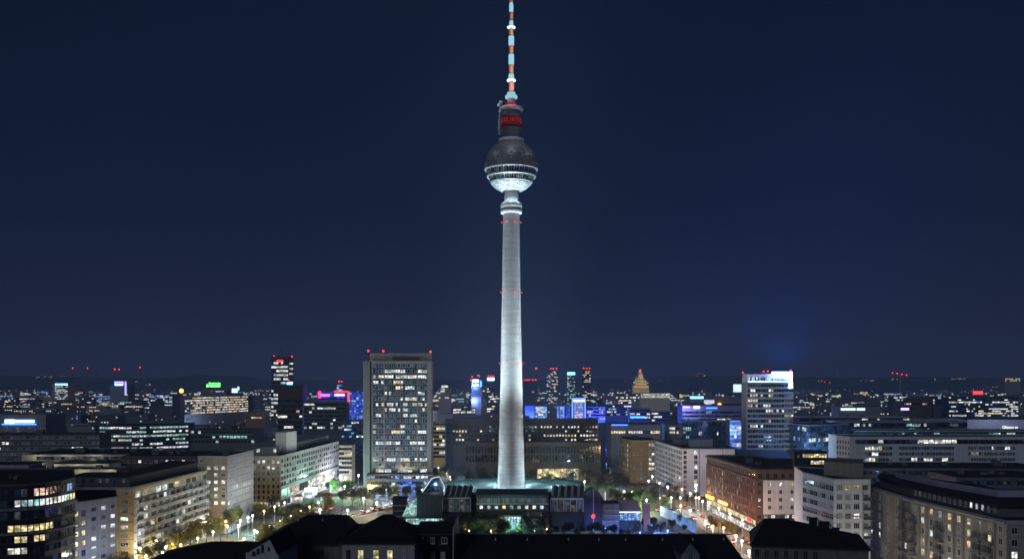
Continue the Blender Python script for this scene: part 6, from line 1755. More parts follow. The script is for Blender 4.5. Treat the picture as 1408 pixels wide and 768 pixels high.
trees_px([(452, 606, 10, 'green'), (463, 598, 12.5, 'green'), (474, 604, 11, 'green'), (483, 612, 9.5, 'green')], 'behind the red roofed kiosk', 'green trees behind the red roofed kiosk')
trees_px([(470, 535, 14, 'bare'), (484, 548, 13, 'bare'), (494, 556, 12, 'gold'), (503, 540, 14, 'bare'), (513, 560, 12, 'gold'), (524, 552, 13, 'bare'), (536, 566, 12, 'bare'), (545, 575, 11, 'gold'), (556, 560, 12, 'bare'), (566, 578, 11, 'dark'), (578, 570, 12, 'bare'), (590, 575, 13, 'dark')], 'in the square before the wide high rise', 'trees in the square before the high rise')
trees_px([(598, 640, 15, 'dark'), (607, 655, 17, 'dark'), (617, 650, 14, 'bare'), (627, 640, 15, 'dark'), (637, 660, 17, 'dark'), (648, 640, 14, 'dark'), (659, 655, 16, 'bare'), (670, 640, 15, 'dark'), (680, 650, 14, 'dark')], 'in the dark park left behind the tower foot', 'trees left behind the tower foot')
trees_px([(724, 620, 13, 'dark'), (733, 640, 15, 'bare'), (744, 625, 12, 'dark'), (756, 640, 11, 'green'), (768, 632, 10, 'green'), (779, 625, 12, 'dark'), (790, 640, 14, 'dark'), (800, 628, 15, 'bare'), (812, 640, 16, 'dark'), (822, 625, 15, 'dark'), (833, 640, 18, 'dark'), (842, 610, 15, 'dark'), (852, 625, 16, 'dark'), (862, 610, 14, 'bare')], 'in the dark park right behind the tower foot', 'trees right behind the tower foot')
trees_px([(838, 560, 12, 'dark'), (850, 545, 11, 'bare'), (862, 540, 11, 'green'), (872, 532, 9, 'green'), (880, 545, 12, 'green'), (891, 535, 11, 'green'), (902, 545, 12, 'dark'), (912, 530, 9, 'green'), (922, 545, 10, 'bare'), (933, 560, 10, 'dark'), (944, 552, 9, 'bare'), (955, 560, 9, 'dark'), (897, 575, 12, 'bare'), (915, 590, 12, 'dark'), (928, 585, 10, 'bare'), (875, 580, 12, 'dark')], 'in the park before the white corner block', 'trees before the white corner block')
trees_px([(1160, 318, 13, 'bare'), (1175, 325, 14, 'bare'), (1190, 312, 13, 'dark'), (1204, 322, 14, 'bare'), (1219, 308, 12, 'bare'), (1150, 335, 12, 'bare'), (1232, 300, 10, 'bare')], 'below the balcony building', 'bare trees below the balcony building')
trees_px([(988, 455, 8, 'rust'), (996, 447, 8, 'gold'), (1004, 441, 8, 'gold'), (1012, 433, 7.5, 'rust'), (981, 465, 7.5, 'rust'), (976, 474, 7, 'gold')], 'in the orange lit shop street', 'trees in the shop street')
trees_px([(648, 425, 8, 'dark'), (660, 432, 9, 'green'), (671, 428, 8, 'dark'), (684, 430, 11, 'dark'), (694, 436, 11, 'green'), (706, 424, 6.5, 'dark'), (716, 428, 7, 'dark'), (727, 432, 10, 'dark'), (740, 426, 8, 'dark'), (636, 430, 8, 'dark'), (625, 434, 7, 'dark')], 'in the dim garden before the pavilion', 'garden trees before the pavilion')
trees_px([(x, 447 + (x * 7) % 6, 7.0 + (x * 13) % 5, 'dense') for x in range(600, 850, 9) if not 688 < x < 722 and x < 750] + [(x, 447 + (x * 7) % 6, 4.0 + (x * 13) % 4, 'dense') for x in range(756, 850, 9)], 'in the dark planted bank under the pavilion', 'shrubs under the pavilion')
trees_px([(690, 449, 11, 'gold'), (700, 446, 6.5, 'green'), (709, 450, 7, 'green'), (716, 446, 6, 'green')], 'lit teal in the garden under the tower', 'teal lit trees under the tower')
for x, z, e, c in ((697, 3, 2600, (.35, 1, .9)), (704, 4, 3200, (.5, 1, 1)), (712, 3, 2600, (.3, .9, 1)), (690, 9, 900, (.9, 1, .5)), (664, 4, 900, (.6, 1, .5)), (640, 4, 700, (.8, 1, .4)), (735, 4, 700, (.5, .8, 1))):
    t_ = empty('garden_spotlight', (px(x, 443), 443, 0), 'small ground spotlight among the garden trees under the tower', 'spotlight', 'garden spotlights'); b = MB(); b.tube((0, 0, 0), (0, 0, z), .06, .05, 6); b.build('stake', M['black'], t_); b = MB(); b.tube((0, 0, z), (0, 0, z + .3), .16, .2, 10); b.build('head', M['ring_white'], t_); bulb(t_, (0, -.4, z + .6), e, c)
trees_px([(856 + k * 7, 446 + (k * 17) % 38, 4 + (k * 5) % 4, ('dense', 'dark')[k % 2]) for k in range(14)], 'in the blue lit garden beside the hoarding', 'shrubs in the blue lit garden')
trees_px([(756, 430, 7, 'dark'), (775, 426, 6, 'dark'), (795, 432, 7, 'dark'), (815, 428, 6, 'dark'), (833, 436, 8, 'dark'), (862, 438, 6.5, 'dark'), (876, 442, 6, 'rust'), (895, 440, 7, 'dark'), (906, 448, 7, 'dark')], 'in the dark garden right of the tower', 'garden trees right of the tower')

# ================================================================== street lamps
lamp_meshes = {}
LAMP = 9.0
LSCALE = {'lamps beside the balcony slab': .25, 'lanterns before the pavilion': .3, 'lamps before the white corner block': .4, 'lamps right of the high rise': .7, 'lamps lining the avenue': .2, 'lamps along the shop fronts': .5, 'lamps beside the violet sided block': .5, 'lamps in the shop street': .5}
def street_lamp(x, y, col, e, label, group, h=8.0, d=None, r=.5):
    """pole, short arm and a glowing head; the head sits at the given picture height"""
    d = dist(y, h) if d is None else d
    t = empty('street_lamp', (px(x, d), d, 0), label, 'lamp', group)
    k = (h,)
    if k not in lamp_meshes:
        b = MB(); b.tube((0, 0, 0), (0, 0, 1.0), .16, .13, 8); b.tube((0, 0, 1.0), (0, 0, h - .6), .1, .06, 8)
        p = b.mesh('pole', M['metal'])
        b = MB(); b.lathe([(.05, h + .55), (.5, h + .42), (.62, h + .30), (.60, h + .24), (.02, h + .24)], 12)
        lamp_meshes[k] = (p, b.mesh('hood', M['metal']))
    p, hd = lamp_meshes[k]
    place('pole', p, t); place('hood', hd, t)
    gk = ('g', col, r)
    if gk not in lamp_meshes:
        b = MB(); b.ball((0, 0, 0), r, 0, 10, 8)
        lamp_meshes[gk] = b.mesh('globe', glow('lamp_globe', col, 10.0, False))
    place('globe', lamp_meshes[gk], t, (0, 0, h - .3))
    l = bpy.data.lights.new('point_light', 'POINT'); l.energy = e * LAMP * LSCALE.get(group, 1.0); l.color = col; l.shadow_soft_size = r + .05
    o = bpy.data.objects.new('point_light', l); C.objects.link(o); o.parent = t; o.location = (0, 0, h - 1.4)
    return t
WH, WM, YL, CO, GR, TE, OR, BL = (.97, .96, .93), (1, .84, .60), (1, .80, .25), (.75, .9, 1), (.35, 1, .55), (.45, 1, .9), (1, .48, .2), (.10, .25, 1)
L1, G1_ = 'street lamp among the trees beside the balcony slab', 'lamps beside the balcony slab'
for x, y, c, e, w in ((187, 763, WM, 1500, 'warm'), (201, 761.5, WH, 1400, 'white'), (192.5, 752.5, WM, 2500, 'warm'), (228, 750, WH, 2500, 'white'), (237, 746, YL, 1600, 'yellow'), (215, 742, YL, 900, 'yellow')):
    street_lamp(x, y, c, e, w + ' ' + L1, G1_)
L1, G1_ = 'street lamp on the avenue beside the violet sided block', 'lamps beside the violet sided block'
for x, y, c, e, w in ((301, 704, WH, 2200, 'white'), (310.5, 715, OR, 1500, 'orange'), (341, 710, TE, 2500, 'teal white'), (328, 721.5, WH, 2500, 'bright white'), (350, 728, GR, 1500, 'greenish'), (283, 716, WM, 1800, 'warm')):
    street_lamp(x, y, c, e, w + ' ' + L1, G1_)
L1, G1_ = 'street lamp in the square before the wide high rise', 'lamps in the square before the high rise'
for x, y, c, e, w in ((445, 647, CO, 2200, 'cool white'), (455, 667, GR, 3000, 'glowing green'), (474, 667.5, CO, 1600, 'cool white'), (493, 652, CO, 2500, 'cool white'), (468, 654, WH, 2500, 'bright white'), (475, 655.5, WH, 2500, 'bright white'), (500, 684, WH, 1500, 'bright white'), (531, 672, CO, 1500, 'cool white'), (561, 668, BL, 1800, 'bluish'), (545, 690, WM, 1300, 'warm'), (518, 690, YL, 1500, 'yellow'), (478, 700, WM, 1500, 'warm'), (440, 699, WH, 1500, 'bright white'), (580, 672, CO, 1500, 'cool white'), (509, 668, YL, 1600, 'yellow')):
    street_lamp(x, y, c, e, w + ' ' + L1, G1_)
L1, G1_ = 'street lamp between the wide high rise and the tower', 'lamps right of the high rise'
for x, y, c, e, w in ((614.5, 649.5, WH, 2500, 'white'), (619, 654, WH, 2500, 'white'), (601, 605, YL, 3500, 'yellow'), (605, 590, YL, 3500, 'yellow'), (603, 642, WH, 1500, 'white'), (648, 640, CO, 1500, 'cool'), (592, 656, WH, 1500, 'white')):
    street_lamp(x, y, c, e, w + ' ' + L1, G1_)
L1, G1_ = 'street lamp in the dark park right behind the tower', 'lamps in the park right of the tower'
for x, y, c, e, w in ((743, 655, WM, 1800, 'warm'), (766, 653, YL, 1800, 'yellow'), (790, 652, GR, 1500, 'greenish'), (804, 661, WH, 2000, 'white'), (843, 654.5, CO, 700, 'cool'), (829.5, 626, GR, 2600, 'vivid green'), (858, 674.5, WH, 1600, 'white'), (869, 675, YL, 3200, 'glowing yellow'), (889, 686, WH, 2400, 'bright white')):
    street_lamp(x, y, c, e, w + ' ' + L1, G1_)
L1, G1_ = 'street lamp before the white corner block', 'lamps before the white corner block'
for x, y, c, e, w in ((897, 654, CO, 500, 'cool'), (907, 663, WM, 700, 'warm'), (892, 660, WH, 500, 'white'), (923, 683, CO, 1800, 'cool'), (935.5, 683, CO, 1800, 'cool'), (957, 683, WH, 1800, 'white'), (936, 694, YL, 900, 'yellow'), (966, 688, CO, 900, 'cool'), (949, 700, WH, 900, 'white'), (918, 668, WH, 600, 'white')):
    street_lamp(x, y, c, e, w + ' ' + L1, G1_)
L1, G1_ = 'street lamp in the shop street beside the brick building', 'lamps in the shop street'
for x, y, c, e, w in ((970, 715, OR, 2600, 'orange'), (980, 722, OR, 2600, 'orange'), (995, 724, OR, 2000, 'orange'), (1020, 742, WH, 1900, 'white'), (1030, 756, WH, 1500, 'white'), (1012, 735, WH, 1500, 'white')):
    street_lamp(x, y, c, e, w + ' ' + L1, G1_)
L1, G1_ = 'street lamp below the balcony building', 'lamps below the balcony building'
for x, y, c, e, w in ((1160, 742, WH, 1000, 'white'), (1188, 755, BL, 900, 'bluish'), (1228, 775, BL, 700, 'bluish')):
    street_lamp(x, y, c, e, w + ' ' + L1, G1_)
L1, G1_ = 'lantern in the garden before the pavilion', 'lanterns before the pavilion'
for x, y, c, e, w in ((660, 707, GR, 500, 'greenish'), (692, 722, YL, 500, 'yellow'), (705, 722, TE, 1700, 'teal'), (714, 726, TE, 1300, 'teal'), (735, 728, TE, 500, 'teal'), (752, 726, WM, 350, 'warm'), (675, 728, YL, 700, 'yellow'), (645, 728, YL, 600, 'yellow'), (783, 724, BL, 900, 'blue'), (820, 722, BL, 1300, 'blue'), (832, 725, BL, 1500, 'blue'), (906, 723, BL, 3500, 'blue'), (880, 731, BL, 4000, 'blue'), (866, 726, BL, 4000, 'blue'), (858, 720, BL, 4000, 'blue'), (896, 712, BL, 3000, 'blue'), (918, 728, BL, 2500, 'blue')):
    street_lamp(x, y, c, e, w + ' ' + L1, G1_, 3.2, r=.32)
for i in range(11):  # two rows of lamps added to brighten the avenue and its trees
    d = 345 + i * 16.5
    for X_, c, w in ((-125.5 + (d - 380) * .07, (WM, WH, YL)[i % 3], ('warm', 'white', 'yellow')[i % 3]), (-107 + (d - 380) * .06, (YL, WM, WH)[i % 3], ('yellow', 'warm', 'white')[i % 3])):
        street_lamp(704 + X_ / d * F, 0, c, 1300, w + ' street lamp in two rows added to light the left avenue', 'lamps lining the avenue', d=d, r=.42)
for i in range(9):
    d = 405 + i * 21
    street_lamp(704 + (105.5 - (d - 400) * .045) / d * F, 0, (OR, WM)[i % 2], 1300, ('orange', 'warm')[i % 2] + ' street lamp in the row along the lit shop fronts', 'lamps along the shop fronts', d=d)
for x, d, e in ((168, 322, 700), (150, 312, 500)):  # pair of lamps added only to light the violet grey block
    street_lamp(x, 0, CO, e, 'added cool street lamp lighting the slim violet grey block', 'added lamps below the violet grey block', d=d)
for i in range(6):  # lamps added to light the balcony facade from its left
    d = 268 + i * 15
    street_lamp(704 + (109 - (d - 268) * .02) / d * F, 0, (WM, WH)[i % 2], 650, ('warm', 'white')[i % 2] + ' street lamp added in the side street to light the balcony building', 'added lamps in the side street', d=d)
st_ = empty('light_mast', (px(957, 505), 505, 0), 'tall thin light mast with a white head in the right street', 'mast')
b = MB(); b.tube((0, 0, 0), (0, 0, 17), .22, .12, 8); b.build('pole', M['metal'], st_)
b = MB(); b.ball((0, 0, 17.2), .6); b.build('lamp', glow('mast_lamp', WH, 9, False), st_)
bulb(st_, (0, -1, 15.8), 1500, WH)

# ================================================================== cars
def car_meshes(col):
    b = MB()
    sec = [(-2.15, .35, .78), (-2.0, .28, .92), (-1.2, .25, .96), (1.1, .25, .98), (2.0, .28, .88), (2.15, .38, .70)]
    for (x0, a0, t0), (x1, a1, t1) in zip(sec, sec[1:]):
        w = .88
        b.face([(x0, -w, a0), (x1, -w, a1), (x1, -w, t1), (x0, -w, t0)]); b.face([(x1, w, a1), (x0, w, a0), (x0, w, t0), (x1, w, t1)])
        b.face([(x0, -w, t0), (x1, -w, t1), (x1, w, t1), (x0, w, t0)]); b.face([(x0, -w, a0), (x0, w, a0), (x1, w, a1), (x1, -w, a1)])
    for x, a, t in (sec[0], sec[-1]): b.face([(x, -.88, a), (x, .88, a), (x, .88, t), (x, -.88, t)])
    body = b.mesh('body', col)
    b = MB()
    lo = [(-1.7, -.8, .96), (1.0, -.8, .98), (1.0, .8, .98), (-1.7, .8, .96)]; hi = [(-1.2, -.66, 1.45), (.35, -.66, 1.45), (.35, .66, 1.45), (-1.2, .66, 1.45)]
    for k in range(4): b.face([lo[k], lo[(k + 1) % 4], hi[(k + 1) % 4], hi[k]], 0)
    b.face(hi, 1)
    return body, b.mesh('cabin', [M['glass'], col])
b = MB(); b.tube((0, -.1, 0), (0, .1, 0), .33, .33, 14); wheel_m = b.mesh('wheel', M['black'])
b = MB(); b.box(-.04, .02, -.26, .26, -.09, .09); tail_m = b.mesh('taillight', glow('tail_light', (1, .03, .02), 8, False))
b = MB(); b.box(-.02, .04, -.24, .24, -.08, .08); head_m = b.mesh('headlight', glow('head_light', (1, .95, .85), 8, False))
CARS = [(nm, car_meshes(surf('car_paint_' + nm, c, .3, .05, 1.0, spec=.6))) for nm, c in (('dark', (.03, .03, .035)), ('silver', (.35, .36, .37)), ('white', (.6, .6, .6)), ('red', (.25, .02, .02)))]
def car(p, ang, k, where, group):
    nm, (bm_, cm_) = CARS[k]
    t = empty('car', (p[0], p[1], .02), nm + ' car ' + where, 'car', group, ang)
    place('body', bm_, t); place('cabin', cm_, t)
    for sx in (-1.3, 1.35):
        for sy in (-.8, .8): place('wheel', wheel_m, t, (sx, sy, .33))
    for sy in (-.58, .58): place('taillight', tail_m, t, (-2.15, sy, .66)); place('headlight', head_m, t, (2.15, sy, .6))
def cars_on(road_name, offs, where, group, f0, f1, n_, back=False):
    P = ROADS[road_name]
    for k in range(n_):
        t = (f0 + (f1 - f0) * (k + rng.uniform(.15, .85)) / n_) * (len(P) - 1); i = min(int(t), len(P) - 2); u = t - i
        a, b_ = P[i], P[i + 1]; L = math.hypot(b_[0] - a[0], b_[1] - a[1]); d_ = ((b_[0] - a[0]) / L, (b_[1] - a[1]) / L)
        p = (a[0] + (b_[0] - a[0]) * u + d_[1] * offs, a[1] + (b_[1] - a[1]) * u - d_[0] * offs)
        car(p, math.atan2(d_[1], d_[0]) + (math.pi if back else 0), rng.choice((0, 0, 1, 2, 3)), where, group)
cars_on('curve', 3, 'with red tail lights on the curving road before the high rise', 'cars on the curving road', .12, .62, 22)
cars_on('curve', -3, 'driving towards the avenue on the curving road', 'oncoming cars on the curving road', .15, .6, 7, True)
cars_on('avenue', 2, 'on the left avenue beside the slab', 'cars on the left avenue', .35, .9, 7)
cars_on('avenue', -5, 'with headlights facing along the left avenue', 'oncoming cars on the left avenue', .35, .9, 7, True)
cars_on('shop_street', 3, 'on the shop street beside the brick building', 'cars in the shop street', .2, .75, 6)
cars_on('shop_street', -3, 'with headlights coming down the shop street', 'oncoming cars in the shop street', .2, .75, 6, True)
cars_on('cross_street', 2.5, 'on the cross street before the white corner block', 'cars on the cross street', .1, .8, 5)

# ================================================================== stalls, kiosks, hoardings in the squares
def stall(x, y, w, dpt, h, roof_col, front, label, lights, name='market_stall', slope=1.0):
    d = dist(y, 0); t = empty(name, (px(x, d), d, 0), label, 'stall')
    for sx in (-w / 2 + .15, w / 2 - .15):
        for sy in (.15, dpt - .15):
            b = MB(); b.box(sx - .07, sx + .07, sy - .07, sy + .07, 0, h); b.build('post', M['metal'], t)
    b = MB(); b.box(-w / 2 + .3, w / 2 - .3, .5, dpt - .3, 0, h - .1); b.build('counter', front, t)
    b = MB()
    lo = [(-w / 2 - .4, -.6, h), (w / 2 + .4, -.6, h), (w / 2 + .4, dpt + .4, h), (-w / 2 - .4, dpt + .4, h)]; hi = [(-w * .1, dpt * .4, h + slope), (w * .1, dpt * .4, h + slope), (w * .1, dpt * .6, h + slope), (-w * .1, dpt * .6, h + slope)]
    for k in range(4): b.face([lo[k], lo[(k + 1) % 4], hi[(k + 1) % 4], hi[k]])
    b.face(hi); b.face(lo[::-1]); b.build('roof', roof_col, t)
    for off, e, c in lights: bulb(t, off, e, c)
    return t
R_ = surf('red_awning', (.38, .09, .05), .8, .2, .6); P_ = surf('pink_canvas', (.6, .25, .38), .8, .1, .6); W_ = surf('white_canvas', (.75, .75, .76), .7, .05, .5)
ks = stall(446, 692, 12, 6, 4.0, R_, M['teal'], 'kiosk with a wide red roof and a round yellow sign on the left square', [((0, -3, 3), 500, (1, .8, .5))], 'kiosk', 1.8)
b = MB(); b.tube((4.4, -.9, 2.2), (4.4, -.7, 2.2), 1.25, 1.25, 18); b.build('round_sign', glow('yellow_sign', (1.0, .9, .05), 1.0), ks)
stall(409, 691, 4.6, 4, 3.6, P_, M['wht'], 'small tent with a pink top and white glowing sides by the avenue', [((0, -2, 2.5), 500, (1, .7, .8))], 'tent', 1.4)
aw = stall(427, 684, 6.5, 5, 3.4, W_, M['cool'], 'stall under a bright white lit canopy by the avenue', [((0, -2.5, 2.6), 700, (.8, .9, 1))], 'market_stall', .9)
b = MB(); b.obox((-3.2, -1.2), (3.6, 2.8), .5, 4.3, 6.2); b.build('light_banner', glow('banner_white', (.9, .96, 1), 1.8), aw)
stall(266, 731, 5, 4, 3.6, W_, M['cool'], 'stall glowing blue white beneath the trees beside the balcony slab', [((0, -2, 3), 2200, (.55, .75, 1)), ((2, -1, 5), 1500, (.6, .8, 1))], 'market_stall', .8)
for i, (x, y, w_, lb) in enumerate(((522, 688, 9, 'flat blue lit bus shelter in front of the wide high rise, the left one'), (560, 683, 8, 'flat white lit bus shelter in front of the wide high rise, the right one'))):
    d = dist(y, 0); t = empty('bus_shelter', (px(x, d), d, 0), lb, 'shelter')
    b = MB(); b.box(-w_ / 2, w_ / 2, 0, 2.4, 3.0, 3.35); b.build('roof', M['metal'], t)
    b = MB(); b.box(-w_ / 2, w_ / 2, -.12, -.01, 3.02, 3.6); b.build('light_board', SIGN_WHITE if i else glow('board_blue', (.3, .5, 1), 2.0), t)
    b = MB(); b.box(-w_ / 2 + .1, w_ / 2 - .1, 2.2, 2.26, .1, 2.99); b.build('glass_wall', M['curtain'], t)
    for sx in (-w_ / 2 + .2, w_ / 2 - .2):
        b = MB(); b.box(sx - .06, sx + .06, .1, .22, 0, 2.99); b.build('post', M['metal'], t)
    bulb(t, (0, .5, 2.7), 350, (.6, .75, 1))
ha, hb = pt(908, 517), pt(958, 455)
ht = empty('hoarding', (ha[0], ha[1], 0), 'long pale building site hoarding lit blue along the right street', 'fence')
HM = surf('hoarding_panel', (.30, .38, .42), .7, .2, .4, .15)
n_ = 16
for k in range(n_):
    a = ((hb[0] - ha[0]) * k / n_, (hb[1] - ha[1]) * k / n_); c = ((hb[0] - ha[0]) * (k + .94) / n_, (hb[1] - ha[1]) * (k + .94) / n_)
    b = MB(); b.obox(a, c, .06, .2, 5.2 + .15 * math.sin(k * 1.7)); b.build('panel', HM, ht)
    b = MB(); b.obox((c[0], c[1] + .1), (c[0] + .05, c[1] + .3), .09, 0, 5.5); b.build('post', M['metal'], ht)
    if k % 4 == 1: bulb(ht, (a[0] - 3, a[1] - 2.5, 3.5), 500, (.35, .75, 1.0))
# site hut beyond and scaffold ramp left dark
rp = empty('pool_wall', (px(805, 440), 440, 0), 'low curved wall glittering blue below the vaulted hall', 'wall')
for k in range(10):
    a0, a1 = px(752 + k * 9, 440) - px(805, 440), px(761 + k * 9, 440) - px(805, 440)
    b = MB(); b.obox((a0, 6 - .09 * (k - 9) ** 2 * -0.6), (a1 - .1, 6 - .09 * (k - 8) ** 2 * -0.6), .2, 0, 1.6 + .35 * k * .5); b.build('panel', M['concrete'], rp)
bulb(rp, (8, 0, 4), 700, (.2, .4, 1)); bulb(rp, (16, 0, 4), 700, (.25, .5, 1))
# people in the shop street and before the stalls, a few pixels tall each
M['coat'] = surf('dark_coat', (.04, .04, .05), .9, .3, 1.0); M['skin'] = surf('skin', (.42, .27, .2), .7, .1, 1.0)
def person_mesh(stride):
    b = MB()
    for s_ in (-1, 1):
        b.tube((s_ * stride, s_ * .10, 0), (s_ * .02, s_ * .10, .45), .06, .08, 8); b.tube((s_ * .02, s_ * .10, .45), (0, s_ * .09, .88), .08, .10, 8)
    b.lathe([(.02, .82), (.17, .85), (.18, 1.05), (.17, 1.2), (.22, 1.40), (.16, 1.47), (.06, 1.50), (.055, 1.56)], 12)
    for s_ in (-1, 1): b.tube((0, s_ * .22, 1.4), (-s_ * stride * .5, s_ * .27, 1.1), .065, .055, 8); b.tube((-s_ * stride * .5, s_ * .27, 1.1), (-s_ * stride * .3 + .12, s_ * .25, .86), .055, .04, 8)
    b.ball((0.02, 0, 1.66), .115, 1, 12, 10)
    return b.mesh('person', [M['coat'], M['skin']])
PM = [person_mesh(.22), person_mesh(.08)]
for k in range(14):
    p = (102 + rng.uniform(-1.5, 2.2), 395 + rng.uniform(0, 90))
    o = place('person', rng.choice(PM), None, (p[0], p[1], .02), rng.uniform(0, 6.28)); tag(o, 'person in a dark coat on the pavement by the lit shop windows', 'person', 'people by the lit shops')

# ================================================================== foreground roofs
def hip(b, x0, x1, y0, y1, ze, zr, hl, hr, m=0, th=.25):
    ym = (y0 + y1) / 2
    A, B_, C_, D_ = (x0, y0, ze), (x1, y0, ze), (x1, y1, ze), (x0, y1, ze); P, Q = (x0 + hl, ym, zr), (x1 - hr, ym, zr)
    b.face([A, B_, Q, P], m); b.face([C_, D_, P, Q], m); b.face([D_, A, P], m); b.face([B_, C_, Q], m)
    b.box(x0, x1, y0, y1, ze - th, ze - .004, m)
M['stone_wall'] = surf('old_stone_wall', (.12, .115, .11), .95, .35, .6, .2, bump=.4, bscale=2)
M['house_wall'] = surf('house_plaster', (.25, .245, .25), .9, .15, .4, .2)
M['gable_wall'] = surf('gable_plaster', (.34, .34, .36), .9, .15, .4, .2)
M['slate'] = surf('slate_grey', (.10, .13, .14), .85, .25, .8, .2)
def house(name, label, x0, x1, dy, dpt, yeave, yridge, hl, hr, wall, over=.5, chim=()):
    X0, X1 = px(x0, dy), px(x1, dy); cx = (X0 + X1) / 2
    ze = pz(yeave, dy); zr = pz(yridge, dy + dpt / 2)
    t = empty(name, (cx, dy, 0), label, 'house')
    b = MB(); b.box(X0 - cx, X1 - cx, 0, dpt, 0, ze - .3); b.build('wall', M[wall], t)
    b = MB(); hip(b, X0 - cx - over, X1 - cx + over, -over, dpt + over, ze, zr, hl, hr); r = b.build('roof', M['roof_tile'], t)
    b = MB(); b.tube((X0 - cx - over, -over - .12, ze - .12), (X1 - cx + over, -over - .12, ze - .12), .12, .12, 6); b.build('gutter', M['frame_dark'], t)
    for (x, yb, yt_, w) in chim:
        b = MB(); X_ = px(x, dy + dpt / 2) - cx; b.box(X_ - w / 2, X_ + w / 2, dpt / 2 - .6, dpt / 2 + .6, zr - 4.6, pz(yt_, dy + dpt / 2)); b.box(X_ - w / 2 - .12, X_ + w / 2 + .12, dpt / 2 - .72, dpt / 2 + .72, pz(yt_, dy + dpt / 2) + .004, pz(yt_, dy + dpt / 2) + .25); b.build('chimney', M['roof_tile'], r)
    return t, cx, ze, zr
def hwin(t, cx, x, y0, y1, d, dy, w, pane, off=0.0, frame='frame', mull=1):
    z0, z1 = pz(y1, d), pz(y0, d)
    me, _ = window_mesh(w, z1 - z0, pane, frame, mull)
    return place('window', me, t, (px(x, d) - cx, d - dy - off, z0))
def dormer(t, cx, x, y0, y1, d, dy, w=1.3, pane='curtain'):
    z0, z1 = pz(y1, d), pz(y0, d)
    b = MB(); X_ = px(x, d) - cx
    b.box(X_ - w / 2 - .2, X_ + w / 2 + .2, d - dy, d - dy + 4, z0 - .3, z1 + .1); b.box(X_ - w / 2 - .35, X_ + w / 2 + .35, d - dy - .25, d - dy + 4.2, z1 + .104, z1 + .25)
    o = b.build('dormer', M['roof_tile'], t)
    me, _ = window_mesh(w, z1 - z0, pane, 'frame', 1)
    place('window', me, o, (X_, d - dy, z0))

hA, cA, zeA, zrA = house('hip_roof_house', 'dark hip roofed old house with small dormers at the bottom left of centre', 352, 470, 222, 26, 748, 707, 9.5, 1.2, 'stone_wall')
for x in (424, 444.5, 465): dormer(hA, cA, x, 735.5, 744, 226, 222, 1.0, 'dim')
dormer(hA, cA, 391, 736, 744, 226, 222, .8, 'glass')
for x in (400, 420, 441): hwin(hA, cA, x, 753, 765, 222, 222, 1.5, 'glass', frame='stone_wall')
# pale gable in front of it
gA = empty('gable_house', (px(360, 205), 205, 0), 'small house with a pale lopsided gable at the bottom left', 'house')
def gx(x): return px(x, 205) - px(360, 205)
b = MB()
prof = [(338, 775), (338, 757.5), (371, 738), (383, 762), (383, 775)]
fr_ = [(gx(x), 0, pz(y, 205)) for x, y in prof]
b.face(fr_ + []); bk_ = [(x + 1.0, 14, z) for x, y, z in fr_]; b.face(bk_[::-1])
fr_[0] = (fr_[0][0], 0, 0); fr_[-1] = (fr_[-1][0], 0, 0)
b.v = []; b.f = []; b.m = []
bk_ = [(x + 1.0, 14, z) for x, y, z in fr_]
b.face(fr_[::-1]); b.face(bk_)
b.face([fr_[0], fr_[1], bk_[1], bk_[0]]); b.face([fr_[3], fr_[4], bk_[4], bk_[3]])
b.build('wall', M['gable_wall'], gA)
b = MB()
for i, j in ((1, 2), (2, 3)):
    p, q_ = fr_[i], fr_[j]; p2, q2 = bk_[i], bk_[j]; U = Vector((0, -.5, .12)); V = Vector((0, .4, .12))
    b.face([tuple(Vector(p) + U), tuple(Vector(q_) + U), tuple(Vector(q2) + V), tuple(Vector(p2) + V)]); b.face([tuple(Vector(p) + U - Vector((0, 0, .3))), tuple(Vector(q_) + U - Vector((0, 0, .3))), tuple(Vector(q_) + U), tuple(Vector(p) + U)])
b.build('roof', M['roof_tile'], gA)
for x, y0, y1, w in ((349, 757, 763, .7), (355, 753.5, 760.5, .6), (361, 748, 758.5, .55), (369.5, 751, 756, .4)):
    me, _ = window_mesh(w, (y1 - y0) * 205 / F, 'glass', 'frame_dark', 0); place('window', me, gA, (gx(x), -.02, pz(y1, 205)))

hB, cB, zeB, zrB = house('pyramid_roof_house', 'house with a pointed dark roof and three bright yellow windows at the bottom', 470, 570, 216, 18, 746, 706, 8.3, 6.5, 'house_wall')
for x, k in ((496, 'ylw'), (517, 'ylw'), (536, 'ylw'), (555, 'curtain'), (479, 'glass')): hwin(hB, cB, x, 755, 767.5, 216, 216, 1.35 if k == 'ylw' else .95, k, .0, 'frame' if k != 'glass' else 'stone_wall')
for x in (507.5, 526): dormer(hB, cB, x, 733.5, 740, 220, 216, .8, 'dim')
hL, cL, zl, zrl = house('long_roof_house', 'long low black roof joining the hip roofed and pointed roofed houses', 455, 568, 236, 18, 742, 720, 1, 1, 'stone_wall')
hC, cC, zeC, zrC = house('mansard_house', 'dark mansard house with white framed dormer windows in two rows', 570.5, 619, 226, 20, 733, 720, 1.0, .6, 'roof_tile')
for x in (579.5, 595, 611): dormer(hC, cC, x, 738, 746.5, 225.2, 226, .95 if x < 610 else 1.3, 'glass')
for x in (579, 594.5, 609): dormer(hC, cC, x, 758, 767, 225.0, 226, 1.0, 'curtain')
b = MB(); b.box(px(619.3, 226) - cC + .5, px(620.6, 226) - cC + .6, -.6, 20, 0, pz(733, 226) + 1.5); b.build('fire_wall', M['house_wall'], hC)
hD, cD, zeD, zrD = house('low_hip_house', 'small low black hip roof at the bottom between street and gable', 206, 345, 222, 14, 770, 743.5, 12, .6, 'stone_wall')
hE, cE, zeE, zrE = house('long_black_roof', 'very long black roof with one pale stone dormer across the bottom', 622, 1024, 226, 26, 775, 733.5, .5, 2.2, 'stone_wall')
